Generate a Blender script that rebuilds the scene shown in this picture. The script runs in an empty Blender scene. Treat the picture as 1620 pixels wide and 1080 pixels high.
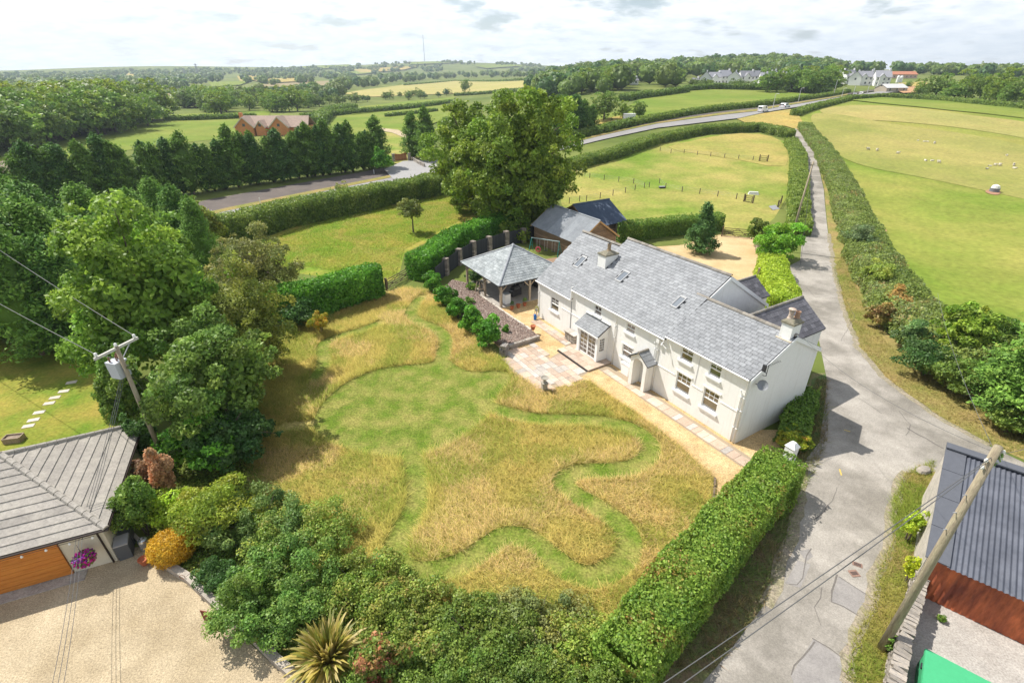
import bpy, bmesh, math, random
import numpy as np
from mathutils import Vector, Matrix

random.seed(7)
RNG = np.random.default_rng(11)
S = bpy.context.scene
COL = S.collection

# ------------------------------------------------------------------ camera
FPX, HCAM = 800.0, 22.0                     # focal length in px of a 1620 wide frame, eye height in m
PITCH = math.atan(430 / 800.0)
SP, CP = math.sin(PITCH), math.cos(PITCH)
cd = bpy.data.cameras.new('camera')
cam = bpy.data.objects.new('camera', cd)
COL.objects.link(cam)
cd.sensor_width = 36.0
cd.lens = 36.0 * FPX / 1620.0
cd.clip_start = 0.5
cd.clip_end = 30000
cam.location = (0, 0, HCAM)
cam.rotation_euler = (math.pi / 2 - PITCH, 0, 0)
S.camera = cam
S.render.resolution_x, S.render.resolution_y = 1024, 682

# ------------------------------------------------------------------ light
SUN = Vector((-0.87, 0.49, 1.36)).normalized()
sun_el = math.asin(SUN.z)
sun_az = math.atan2(SUN.x, SUN.y)
W = bpy.data.worlds.new('World')
S.world = W
W.use_nodes = True
wn, wl = W.node_tree.nodes, W.node_tree.links
wn.clear()
w_out = wn.new('ShaderNodeOutputWorld')
w_bg = wn.new('ShaderNodeBackground')
w_sky = wn.new('ShaderNodeTexSky')
w_sky.sky_type = 'NISHITA'
w_sky.sun_disc = False
w_sky.sun_elevation = sun_el
w_sky.sun_rotation = sun_az
w_sky.air_density = 1.0
w_sky.dust_density = 1.2
w_bg.inputs['Strength'].default_value = 0.09
# broken cloud: a layer of noise on a plane overhead, dense where it is seen edge-on near the horizon
w_tc = wn.new('ShaderNodeTexCoord')
w_sep = wn.new('ShaderNodeSeparateXYZ')
wl.new(w_tc.outputs['Generated'], w_sep.inputs[0])
def wmath(op, a, b=None, clamp=False):
    n = wn.new('ShaderNodeMath'); n.operation = op; n.use_clamp = clamp
    for i, v in enumerate((a, b)):
        if v is None: continue
        if isinstance(v, (int, float)): n.inputs[i].default_value = v
        else: wl.new(v, n.inputs[i])
    return n.outputs[0]
zc = wmath('MAXIMUM', w_sep.outputs['Z'], 0.0)
den = wmath('ADD', zc, 0.2)
cx = wmath('DIVIDE', w_sep.outputs['X'], den)
cy = wmath('DIVIDE', w_sep.outputs['Y'], den)
w_cmb = wn.new('ShaderNodeCombineXYZ')
wl.new(cx, w_cmb.inputs[0]); wl.new(cy, w_cmb.inputs[1])
def wnoise(scale, detail, rough, dist=0.0):
    n = wn.new('ShaderNodeTexNoise')
    n.inputs['Scale'].default_value = scale; n.inputs['Detail'].default_value = detail
    n.inputs['Roughness'].default_value = rough; n.inputs['Distortion'].default_value = dist
    wl.new(w_cmb.outputs[0], n.inputs['Vector'])
    return n.outputs['Fac']
n1 = wnoise(2.3, 10, 0.58, 0.1)
n2 = wnoise(5.5, 10, 0.62, 0.1)
hz = wmath('MULTIPLY', wmath('SUBTRACT', 1.0, wmath('MULTIPLY', zc, 4.0, True), True), 0.16)
cov = wmath('ADD', n1, hz)
cr = wn.new('ShaderNodeMapRange'); cr.interpolation_type = 'SMOOTHSTEP'
cr.inputs['From Min'].default_value = 0.44; cr.inputs['From Max'].default_value = 0.60
wl.new(cov, cr.inputs['Value'])
shade = wn.new('ShaderNodeValToRGB')
shade.color_ramp.elements[0].position = 0.34; shade.color_ramp.elements[0].color = (8.3, 8.8, 9.4, 1)
shade.color_ramp.elements[1].position = 0.62; shade.color_ramp.elements[1].color = (11.5, 11.6, 11.7, 1)
wl.new(n2, shade.inputs['Fac'])
w_mix = wn.new('ShaderNodeMix'); w_mix.data_type = 'RGBA'
wl.new(cr.outputs[0], w_mix.inputs['Factor'])
wl.new(w_sky.outputs[0], w_mix.inputs['A']); wl.new(shade.outputs[0], w_mix.inputs['B'])
wl.new(w_mix.outputs['Result'], w_bg.inputs['Color'])
wl.new(w_bg.outputs[0], w_out.inputs[0])

sd = bpy.data.lights.new('sun', 'SUN')
sd.energy = 5.0
sd.angle = math.radians(0.53)
sd.color = (1.0, 0.96, 0.89)
so = bpy.data.objects.new('sun', sd)
COL.objects.link(so)
so.rotation_euler = SUN.to_track_quat('Z', 'Y').to_euler()
so.location = (0, 0, 60)

vs = S.view_settings
vs.view_transform = 'Standard'
vs.look = 'None'
vs.exposure = 0.47
vs.gamma = 1.0
vs.use_curve_mapping = False
S.cycles.max_bounces = 8
S.cycles.diffuse_bounces = 5
S.cycles.glossy_bounces = 3
S.cycles.transmission_bounces = 6
S.cycles.transparent_max_bounces = 6
S.cycles.volume_bounces = 0
S.cycles.caustics_reflective = False
S.cycles.caustics_refractive = False
S.cycles.use_denoising = True

# ------------------------------------------------------------------ terrain
def table(knots):
    ky, kz = zip(*knots)
    yy = np.arange(-200, 12001, 2.0)
    zz = np.interp(yy, ky, kz)
    out = zz.copy()                           # smoothing that widens with the distance
    for r in (6, 6):
        k = np.ones(2 * r + 1) / (2 * r + 1)
        out = np.convolve(np.pad(out, r, mode='edge'), k, mode='valid')
    return yy, out
RIGHT = table([(-200, 0), (88, 0), (110, .9), (166, 4), (205, 8), (300, 9), (380, 12.4), (600, 15.5), (900, 20), (1300, 17), (2500, 12), (4500, 14), (12000, 14)])
LEFT = table([(-200, 0), (300, 0), (500, -2), (900, -2), (1300, 0), (2000, 4), (3000, 10), (4500, 14), (12000, 14)])
def sstep(x):
    x = np.clip(x, 0, 1); return x * x * (3 - 2 * x)
def terr(x, y):
    x = np.asarray(x, float); y = np.asarray(y, float)
    th = x / np.maximum(y + 5.0, 30.0)
    s = sstep((th + 0.13) / 0.33)
    z = np.interp(y, *LEFT) * (1 - s) + np.interp(y, *RIGHT) * s
    z = z + 44 * np.exp(-((x + 330) / 750) ** 2 - ((y - 3000) / 600) ** 2)
    z = z + 15 * np.exp(-((x - 400) / 130) ** 2 - ((y - 950) / 160) ** 2)
    z = z + 26 * np.exp(-((x + 1500) / 600) ** 2 - ((y - 2400) / 450) ** 2)
    return z
def ray(px, py):
    u = (px - 810) / FPX; v = (py - 540) / FPX
    return np.array([u, CP - v * SP, -SP - v * CP])
_T = np.concatenate([np.arange(8, 400, 0.5), np.arange(400, 9000, 8.0)])
def at(px, py, z=None):
    """world point of the ground seen in that direction (or of the level z)"""
    r = ray(px, py)
    if z is not None:
        t = (z - HCAM) / r[2]
        return Vector((r[0] * t, r[1] * t, z))
    p = _T[:, None] * r[None, :]
    p[:, 2] += HCAM
    d = p[:, 2] - terr(p[:, 0], p[:, 1])
    i = np.argmax(d < 0)
    if d[i] >= 0: return Vector((r[0] / r[1] * 3500.0, 3500.0, gz(r[0] / r[1] * 3500.0, 3500.0)))
    if i == 0: i = 1
    t = _T[i - 1] + (_T[i] - _T[i - 1]) * d[i - 1] / (d[i - 1] - d[i] + 1e-9)
    return Vector((r[0] * t, r[1] * t, HCAM + r[2] * t))
def height_at(P, py):
    """height above P of a thing standing at P whose top is seen at row py"""
    v = (py - 540) / FPX
    return float(HCAM + (-SP - v * CP) / (CP - v * SP) * P[1] - P[2])
def m_per_px(P):
    return (P[1] * CP - (P[2] - HCAM) * SP) / FPX
def xy(pts): return [at(*p).to_2d() for p in pts]
def gz(x, y): return float(terr(x, y))

# ------------------------------------------------------------------ bookkeeping
def tag(o, label=None, cat=None, group=None, kind=None):
    if label: o['label'] = label
    if cat: o['category'] = cat
    if group: o['group'] = group
    if kind: o['kind'] = kind
    return o
def link(name, me, parent=None, **kw):
    o = bpy.data.objects.new(name, me)
    COL.objects.link(o)
    if parent: o.parent = parent
    return tag(o, **kw)
def empty(name, loc=(0, 0, 0), rz=0.0, **kw):
    o = bpy.data.objects.new(name, None)
    COL.objects.link(o)
    o.location = loc; o.rotation_euler = (0, 0, rz); o.empty_display_size = 0.3
    return tag(o, **kw)
def copy_tree(o, loc=None, rz=None, scale=None, label=None, parent=None):
    c = o.copy(); COL.objects.link(c)
    if parent is not None:
        c.parent = parent
    if loc is not None: c.location = loc
    if rz is not None: c.rotation_euler = (0, 0, rz)
    if scale is not None: c.scale = scale if hasattr(scale, '__len__') else (scale,) * 3
    if label: c['label'] = label
    for ch in KIDS.get(o.name, ()):
        copy_tree(ch, parent=c)
    return c
KIDS = {}
def kid(o, parent):
    KIDS.setdefault(parent.name, []).append(o)

# ------------------------------------------------------------------ materials
MATS = {}
def nd(m): return m.node_tree.nodes, m.node_tree.links
def mat(name, color, rough=0.8, var=0.0, scale=4.0, color2=None, bump=0.0, bscale=None, spec=0.3, metal=0.0,
        island=0.0, objrand=0.0, coord='Object', detail=6, lo=0.35, hi=0.65, stretch=None, attr=None, transl=0.0, fine=None):
    """a Principled material: colour mixed by noise, optional per-piece variation and relief"""
    if name in MATS: return MATS[name]
    m = bpy.data.materials.new(name); m.use_nodes = True
    n, l = nd(m); b = n['Principled BSDF']
    b.inputs['Roughness'].default_value = rough
    b.inputs['Metallic'].default_value = metal
    b.inputs['Specular IOR Level'].default_value = spec
    tc = n.new('ShaderNodeTexCoord')
    vec = tc.outputs['Object']
    if coord == 'World':
        g = n.new('ShaderNodeNewGeometry'); vec = g.outputs['Position']
    if stretch:
        mp = n.new('ShaderNodeMapping'); mp.inputs['Scale'].default_value = stretch
        l.new(vec, mp.inputs['Vector']); vec = mp.outputs[0]
    def noise(sc, det=detail, ro=0.6):
        t = n.new('ShaderNodeTexNoise'); t.inputs['Scale'].default_value = sc
        t.inputs['Detail'].default_value = det; t.inputs['Roughness'].default_value = ro
        l.new(vec, t.inputs['Vector']); return t.outputs['Fac']
    cur = None
    if attr:
        a = n.new('ShaderNodeAttribute'); a.attribute_name = attr; cur = a.outputs['Color']
    elif color2 is not None:
        r = n.new('ShaderNodeValToRGB')
        r.color_ramp.elements[0].position = lo; r.color_ramp.elements[0].color = (*color, 1)
        r.color_ramp.elements[1].position = hi; r.color_ramp.elements[1].color = (*color2, 1)
        l.new(noise(scale), r.inputs['Fac']); cur = r.outputs['Color']
    else:
        c = n.new('ShaderNodeRGB'); c.outputs[0].default_value = (*color, 1); cur = c.outputs[0]
    def scale_by(cur, fac, a0, a1, f0=0.0, f1=1.0):
        mr = n.new('ShaderNodeMapRange'); mr.inputs['To Min'].default_value = a0; mr.inputs['To Max'].default_value = a1
        mr.inputs['From Min'].default_value = f0; mr.inputs['From Max'].default_value = f1
        l.new(fac, mr.inputs['Value'])
        v = n.new('ShaderNodeVectorMath'); v.operation = 'SCALE'
        l.new(cur, v.inputs[0]); l.new(mr.outputs[0], v.inputs['Scale']); return v.outputs[0]
    if var: cur = scale_by(cur, noise(scale * 3.1, 8, 0.7), 1 - var, 1 + var, 0.25, 0.75)
    if fine: cur = scale_by(cur, noise(fine[0], 3, 0.6), 1 - fine[1], 1 + fine[1], 0.3, 0.7)
    if island:
        g = n.new('ShaderNodeNewGeometry')
        cur = scale_by(cur, g.outputs['Random Per Island'], 1 - island, 1 + island)
    if objrand:
        g = n.new('ShaderNodeObjectInfo')
        cur = scale_by(cur, g.outputs['Random'], 1 - objrand, 1 + objrand)
    l.new(cur, b.inputs['Base Color'])
    if bump:
        bp = n.new('ShaderNodeBump'); bp.inputs['Strength'].default_value = min(1.0, bump)
        bp.inputs['Distance'].default_value = 0.05 * max(1.0, bump)
        l.new(noise(bscale or scale * 6, 5), bp.inputs['Height']); l.new(bp.outputs[0], b.inputs['Normal'])
    if transl:
        t = n.new('ShaderNodeBsdfTranslucent'); l.new(cur, t.inputs['Color'])
        mx = n.new('ShaderNodeMixShader'); mx.inputs[0].default_value = transl
        l.new(b.outputs[0], mx.inputs[1]); l.new(t.outputs[0], mx.inputs[2])
        l.new(mx.outputs[0], n['Material Output'].inputs['Surface'])
    MATS[name] = m
    return m
leaf_m = mat('leaves', (0, 0, 0), 0.5, attr='Col', transl=0.42, spec=0.35)
needle_m = mat('needles', (0, 0, 0), 0.6, attr='Col', transl=0.32, spec=0.25)
blade_m = mat('grass_blades', (0, 0, 0), 0.8, attr='Col', transl=0.4, spec=0.1)
bark_m = mat('bark', (0.13, 0.10, 0.075), 0.9, var=0.4, scale=3, bump=0.6, stretch=(1, 1, .2))
white_m = mat('white_render', (0.80, 0.79, 0.76), 0.85, var=0.035, scale=0.7, bump=0.25, bscale=26, spec=0.2)
whitep_m = mat('white_paint', (0.82, 0.82, 0.81), 0.45, var=0.02, scale=2)
wood_m = mat('weathered_wood', (0.36, 0.27, 0.19), 0.85, color2=(0.25, 0.2, 0.15), var=0.25, scale=2.2, objrand=0.15, bump=0.4, stretch=(6, 6, .8))
dark_m = mat('dark_metal', (0.035, 0.035, 0.04), 0.5)
stone_m = mat('rubble_stone', (0.36, 0.31, 0.25), 0.9, color2=(0.24, 0.22, 0.2), var=0.25, scale=3.0, objrand=0.25, island=0.25, bump=0.8, bscale=9)
terracotta_m = mat('terracotta', (0.42, 0.13, 0.06), 0.8, var=0.15, scale=6)
glass_m = bpy.data.materials.new('window_glass'); glass_m.use_nodes = True
_n, _l = nd(glass_m); _b = _n['Principled BSDF']
_b.inputs['Base Color'].default_value = (0.045, 0.045, 0.04, 1); _b.inputs['Roughness'].default_value = 0.04
_b.inputs['Specular IOR Level'].default_value = 1.0; _b.inputs['IOR'].default_value = 1.9
MATS['glass'] = glass_m

# ------------------------------------------------------------------ mesh building
class MB:
    """collects plain shapes and links them as ONE mesh object"""
    def __init__(s): s.v, s.f = [], []
    def face(s, *pts):
        i = len(s.v); s.v += [tuple(p) for p in pts]; s.f.append(tuple(range(i, i + len(pts)))); return s
    def box(s, x0, x1, y0, y1, z0, z1, M=None):
        if x0 > x1: x0, x1 = x1, x0
        if y0 > y1: y0, y1 = y1, y0
        c = [(x0, y0, z0), (x1, y0, z0), (x1, y1, z0), (x0, y1, z0), (x0, y0, z1), (x1, y0, z1), (x1, y1, z1), (x0, y1, z1)]
        return s.hexa(c, M)
    def hexa(s, c, M=None):
        i = len(s.v)
        s.v += [tuple(M @ Vector(p)) if M is not None else tuple(p) for p in c]
        for q in ((0, 3, 2, 1), (4, 5, 6, 7), (0, 1, 5, 4), (1, 2, 6, 5), (2, 3, 7, 6), (3, 0, 4, 7)):
            s.f.append(tuple(i + k for k in q))
        return s
    def bar(s, p, q, w, h=None, up=(0, 0, 1)):
        p, q = Vector(p), Vector(q); h = h or w
        d = (q - p).normalized(); u = Vector(up)
        if abs(d.dot(u)) > 0.97: u = Vector((1, 0, 0))
        x = d.cross(u).normalized() * w / 2; y = x.cross(d).normalized() * h / 2
        return s.hexa([p - x - y, p + x - y, q + x - y, q - x - y, p - x + y, p + x + y, q + x + y, q - x + y])
    def tube(s, pts, radii, n=8, caps=True):
        pts = [Vector(p) for p in pts]
        if not hasattr(radii, '__len__'): radii = [radii] * len(pts)
        base = len(s.v)
        prev = None
        for k, p in enumerate(pts):
            d = (pts[min(k + 1, len(pts) - 1)] - pts[max(k - 1, 0)])
            d = d.normalized() if d.length > 1e-9 else Vector((0, 0, 1))
            u = prev if prev is not None else (Vector((1, 0, 0)) if abs(d.x) < 0.8 else Vector((0, 1, 0)))
            x = (u - d * u.dot(d))
            if x.length < 1e-6: x = d.orthogonal()
            x.normalize(); prev = x; y = d.cross(x)
            for j in range(n):
                a = 2 * math.pi * j / n
                s.v.append(tuple(p + (x * math.cos(a) + y * math.sin(a)) * radii[k]))
        for k in range(len(pts) - 1):
            for j in range(n):
                a, b = base + k * n + j, base + k * n + (j + 1) % n
                s.f.append((a, b, b + n, a + n))
        if caps:
            s.f.append(tuple(base + j for j in reversed(range(n))))
            s.f.append(tuple(base + (len(pts) - 1) * n + j for j in range(n)))
        return s
    def lathe(s, prof, n=12, c=(0, 0, 0)):
        return s.tube([(c[0], c[1], c[2] + z) for r, z in prof], [max(r, .001) for r, z in prof], n) if False else s._lathe(prof, n, c)
    def _lathe(s, prof, n, c):
        base = len(s.v)
        for r, z in prof:
            for j in range(n):
                a = 2 * math.pi * j / n
                s.v.append((c[0] + r * math.cos(a), c[1] + r * math.sin(a), c[2] + z))
        for k in range(len(prof) - 1):
            for j in range(n):
                a, b = base + k * n + j, base + k * n + (j + 1) % n
                s.f.append((a, b, b + n, a + n))
        s.f.append(tuple(base + j for j in reversed(range(n))))
        s.f.append(tuple(base + (len(prof) - 1) * n + j for j in range(n)))
        return s
    def prism(s, poly, z0, z1):
        n = len(poly); i = len(s.v)
        ar = sum(poly[k][0] * poly[(k + 1) % n][1] - poly[(k + 1) % n][0] * poly[k][1] for k in range(n))
        if ar < 0: poly = poly[::-1]
        s.v += [(p[0], p[1], z0) for p in poly] + [(p[0], p[1], z1) for p in poly]
        s.f.append(tuple(i + k for k in reversed(range(n)))); s.f.append(tuple(i + n + k for k in range(n)))
        for k in range(n):
            a, b = i + k, i + (k + 1) % n
            s.f.append((a, b, b + n, a + n))
        return s
    def mesh(s, name, m, smooth=False):
        me = bpy.data.meshes.new(name)
        me.from_pydata(s.v, [], s.f)
        ms = m if isinstance(m, (list, tuple)) else [m]
        for q in ms: me.materials.append(q)
        if smooth:
            me.polygons.foreach_set('use_smooth', [True] * len(me.polygons))
        me.update()
        return me
    def build(s, name, m, parent=None, smooth=False, bevel=0.0, **kw):
        o = link(name, s.mesh(name, m, smooth), parent, **kw)
        if parent is not None: kid(o, parent)
        return o

def np_mesh(name, V, F, m, cols=None, smooth=False, normals=None):
    """fast mesh from arrays; F is (n,3) or (n,4); cols per vertex"""
    me = bpy.data.meshes.new(name)
    nv, nf, k = len(V), len(F), F.shape[1]
    me.vertices.add(nv); me.vertices.foreach_set('co', np.ascontiguousarray(V, dtype=np.float32).ravel())
    me.loops.add(nf * k); me.loops.foreach_set('vertex_index', np.ascontiguousarray(F, dtype=np.int32).ravel())
    me.polygons.add(nf)
    me.polygons.foreach_set('loop_start', np.arange(0, nf * k, k, dtype=np.int32))
    if cols is not None:
        a = me.color_attributes.new('Col', 'FLOAT_COLOR', 'POINT')
        c4 = np.ones((nv, 4), np.float32); c4[:, :3] = cols
        a.data.foreach_set('color', c4.ravel())
    for q in (m if isinstance(m, (list, tuple)) else [m]): me.materials.append(q)
    me.update(calc_edges=True)
    if smooth or normals is not None: me.polygons.foreach_set('use_smooth', np.ones(nf, bool))
    if normals is not None: me.normals_split_custom_set_from_vertices(np.ascontiguousarray(normals, dtype=np.float32))
    return me

# ------------------------------------------------------------------ draped sheets
def inside(poly, X, Y):
    p = np.array([(q[0], q[1]) for q in poly]); n = len(p)
    r = np.zeros(np.shape(X), bool)
    for i in range(n):
        x0, y0 = p[i]; x1, y1 = p[(i + 1) % n]
        c = (y0 > Y) != (y1 > Y)
        r ^= c & (X < (x1 - x0) * (Y - y0) / (y1 - y0 + 1e-12) + x0)
    return r
def smooth_poly(pts, n=3, closed=True):
    for _ in range(n):
        q = []
        m = len(pts)
        for i in range(m if closed else m - 1):
            a, b = Vector(pts[i][:2]), Vector(pts[(i + 1) % m][:2])
            q += [a * .75 + b * .25, a * .25 + b * .75]
        if not closed: q = [Vector(pts[0][:2])] + q + [Vector(pts[-1][:2])]
        pts = q
    return pts
def sheet(name, poly, m, level=1, soft=0, rag=0.0, **kw):
    """a ground sheet laid over the terrain: level says how many sheets lie below it"""
    if soft: poly = smooth_poly(poly, soft)
    bm = bmesh.new()
    vs_ = [bm.verts.new((p[0], p[1], 0)) for p in poly]
    bm.faces.new(vs_)
    bmesh.ops.triangulate(bm, faces=bm.faces[:])
    ys = [p[1] for p in poly]; xs = [p[0] for p in poly]
    if max(ys) > 85:
        y = max(min(ys), 60)
        while y < max(ys):
            bmesh.ops.bisect_plane(bm, geom=bm.verts[:] + bm.edges[:] + bm.faces[:], plane_co=(0, y, 0), plane_no=(0, 1, 0))
            y += max(4.0, y * 0.05)
        step = max(8.0, (sum(ys) / len(ys)) * 0.07)
        x = min(xs) + step
        while x < max(xs):
            bmesh.ops.bisect_plane(bm, geom=bm.verts[:] + bm.edges[:] + bm.faces[:], plane_co=(x, 0, 0), plane_no=(1, 0, 0))
            x += step
    for v in bm.verts:
        yy = v.co.y
        v.co.z = gz(v.co.x, yy) + level * (0.006 + max(0, yy - 70) * 0.0009)
    bmesh.ops.recalc_face_normals(bm, faces=bm.faces[:])
    for fc in bm.faces:
        if fc.normal.z < 0: fc.normal_flip()
    me = bpy.data.meshes.new(name); bm.to_mesh(me); bm.free()
    me.materials.append(m)
    if 'kind' not in kw: kw['kind'] = 'structure'
    return link(name, me, **kw)
def strip(line, w0, w1=None):
    """polygon of a band along a line (list of 2D points)"""
    L = [Vector(p[:2]) for p in line]; n = len(L); a, b = [], []
    w1 = w0 if w1 is None else w1
    for i, p in enumerate(L):
        d = (L[min(i + 1, n - 1)] - L[max(i - 1, 0)]).normalized(); nn = Vector((-d.y, d.x))
        w = (w0 + (w1 - w0) * i / (n - 1)) / 2
        a.append(p + nn * w); b.append(p - nn * w)
    return a + b[::-1]
def dense(line, step):
    out = [Vector(line[0][:2])]
    for a, b in zip(line[:-1], line[1:]):
        a, b = Vector(a[:2]), Vector(b[:2]); k = max(1, int((b - a).length / step))
        out += [a.lerp(b, (i + 1) / k) for i in range(k)]
    return out
def seg_dist(line, X, Y):
    d = np.full(np.shape(X), 1e9)
    for a, b in zip(line[:-1], line[1:]):
        ax, ay = a[0], a[1]; ex, ey = b[0] - ax, b[1] - ay
        t = np.clip(((X - ax) * ex + (Y - ay) * ey) / (ex * ex + ey * ey + 1e-12), 0, 1)
        d = np.minimum(d, np.hypot(X - ax - t * ex, Y - ay - t * ey))
    return d

# ------------------------------------------------------------------ value noise for the numpy side
_perm = RNG.random((64, 64, 64)).astype(np.float32)
def vnoise(P, s):
    q = np.asarray(P, float) * s
    i = np.floor(q).astype(int); t = q - i; t = t * t * (3 - 2 * t)
    r = 0
    for dx in (0, 1):
        for dy in (0, 1):
            for dz in (0, 1):
                w = (t[:, 0] if dx else 1 - t[:, 0]) * (t[:, 1] if dy else 1 - t[:, 1]) * (t[:, 2] if dz else 1 - t[:, 2])
                r = r + w * _perm[(i[:, 0] + dx) % 64, (i[:, 1] + dy) % 64, (i[:, 2] + dz) % 64]
    return r

# ------------------------------------------------------------------ foliage
def unit(v): return v / (np.linalg.norm(v, axis=1, keepdims=True) + 1e-9)
def colours(P, pal, jit=0.22, ns=0.8, seed=0):
    pal = np.array(pal) * LEAF_GAIN
    n = len(P)
    k = vnoise(P + seed * 7.3, ns) * 0.7 + RNG.random(n) * 0.5 - 0.1
    f = np.clip(k, 0, 0.999) * (len(pal) - 1)
    i = f.astype(int); t = (f - i)[:, None]
    c = pal[i] * (1 - t) + pal[np.minimum(i + 1, len(pal) - 1)] * t
    return c * (1 + jit * (RNG.random((n, 1)) * 2 - 1))
def leaf_arrays(P, N, size, spread=0.7, aspect=0.55, droop=0.0):
    """diamond leaves at P facing about N"""
    n = len(P)
    R = RNG.normal(size=(n, 3))
    nn = unit(N + spread * R)
    t = RNG.normal(size=(n, 3)); t[:, 2] -= droop
    u = unit(t - nn * (t * nn).sum(1, keepdims=True)); w = np.cross(nn, u)
    sz = (size * (0.65 + 0.7 * RNG.random((n, 1))))
    bend = nn * sz * 0.12
    V = np.stack([P + u * sz * .5 - bend, P + w * sz * .5 * aspect, P - u * sz * .5 - bend, P - w * sz * .5 * aspect], 1).reshape(-1, 3)
    F = np.arange(4 * n).reshape(n, 4)
    return V, F
class Leaves:
    def __init__(s): s.V, s.F, s.C, s.n = [], [], [], 0
    def add(s, V, F, C):
        s.V.append(V); s.F.append(F + s.n); s.C.append(C); s.n += len(V)
    def leaves(s, P, N, size, pal, spread=0.7, aspect=0.55, jit=0.22, ns=0.8, droop=0.0, seed=0):
        if len(P) == 0: return
        V, F = leaf_arrays(P, N, size, spread, aspect, droop)
        s.add(V, F, np.repeat(colours(P, pal, jit, ns, seed), 4, 0))
    def ball(s, c, r, pal, k=1.0, seg=7, ring=5, wob=0.12):
        """rough solid core under the leaves"""
        th = np.linspace(0, 2 * np.pi, seg, endpoint=False); ph = np.linspace(0.0, np.pi, ring)
        V = np.array([[math.sin(p_) * math.cos(t_), math.sin(p_) * math.sin(t_), math.cos(p_)] for p_ in ph for t_ in th])
        V = V * (1 + wob * (RNG.random((len(V), 1)) * 2 - 1)) * np.array(r) + np.array(c)
        F = np.array([[a * seg + b, (a + 1) * seg + b, (a + 1) * seg + (b + 1) % seg, a * seg + (b + 1) % seg] for a in range(ring - 1) for b in range(seg)])
        s.add(V, F, np.tile(np.array(pal[len(pal) // 2]) * LEAF_GAIN * k, (len(V), 1)))
    def mesh(s, name, m=None):
        return np_mesh(name, np.concatenate(s.V), np.concatenate(s.F), m or leaf_m, np.concatenate(s.C))
def sph(n, zmin=-1.0):
    z = zmin + (1 - zmin) * RNG.random(n); a = RNG.random(n) * 2 * np.pi; r = np.sqrt(1 - z * z)
    return np.stack([r * np.cos(a), r * np.sin(a), z], 1)
def crown(L, c, R, pal, nclump=26, nleaf=4000, size=0.3, clump=0.34, low=-0.45, spread=0.95, jit=0.3, core=True, aspect=0.6, ns=None, shape=None):
    """clumps of leaves spread through an ellipsoid: uneven outline, gaps and shaded hollows between clumps"""
    nclump = int(nclump * 1.9); clump = clump * .70
    c = np.array(c, float); R = np.array(R, float) / (.86 + clump * .62)
    D = sph(nclump, low)
    rad = (0.36 + 0.54 * RNG.random((nclump, 1)) ** .7) * (.66 + .74 * vnoise(D * 1.0 + RNG.random(3) * 40, 1.7))[:, None]
    Cc = D * rad
    if shape is not None: Cc = shape(Cc)
    cr_ = clump * (0.55 + 0.9 * RNG.random(nclump) ** 1.3)
    st_ = RNG.random(nclump) < .16; cr_[st_] *= .6; Cc[st_] *= 1.1
    if core:
        L.ball(c - R * np.array([0, 0, .06]), R * 0.40, pal, 0.8)
        d = sph(max(40, nleaf // 7), -.8); q = d * (.42 + .32 * RNG.random((len(d), 1)))
        L.leaves(c + q * R, d + np.array([0, 0, .2]), size * 1.7, pal, spread, aspect, jit, ns or 0.9 / max(size * 4, .4))
    per = (cr_ ** 2 / (cr_ ** 2).sum() * nleaf).astype(int) + 3
    rm = R.mean()
    for k in range(nclump):
        d = sph(per[k], -0.55)
        d = unit(d + 0.35 * D[k])
        rr = cr_[k] * (0.62 + 0.42 * RNG.random((per[k], 1)) ** 0.6)
        q = Cc[k] + d * rr * np.array([.75 + .5 * RNG.random(), .75 + .5 * RNG.random(), .55 + .4 * RNG.random()]) + RNG.normal(size=(per[k], 3)) * .018
        P = c + q * R
        pk = np.array(pal) * (0.74 + 0.5 * RNG.random()) * np.array([0.9 + 0.22 * RNG.random(), 1, 1])
        L.leaves(P, d + 0.25 * D[k] + np.array([0, 0, .25]), size, pk, spread, aspect, jit, ns or 0.9 / max(size * 4, .4), seed=k)
    return [c + Cc[k] * R for k in range(nclump)]
def limbs(mb, base, h, targets, r0, n=7, wob=0.3, k=9):
    """tapered trunk with limbs that run out into the clumps"""
    b = Vector(base)
    top = b + Vector((RNG.normal() * wob, RNG.normal() * wob, h))
    mid = b.lerp(top, .5) + Vector((RNG.normal() * wob * .5, RNG.normal() * wob * .5, 0))
    mb.tube([b - Vector((0, 0, .15)), b + Vector((0, 0, h * .06)), mid, top], [r0 * 1.5, r0 * 1.05, r0 * .75, r0 * .4], n)
    idx = RNG.permutation(len(targets))[:k]
    for i in idx:
        t = Vector(targets[i]); f_ = 0.45 + 0.5 * RNG.random()
        p = b.lerp(mid, f_ * 2) if f_ < .5 else mid.lerp(top, f_ * 2 - 1)
        m1 = p.lerp(t, .5) + Vector((0, 0, (t - p).length * .08))
        mb.tube([p, m1, t], [r0 * .42, r0 * .26, r0 * .07], 5)

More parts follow.
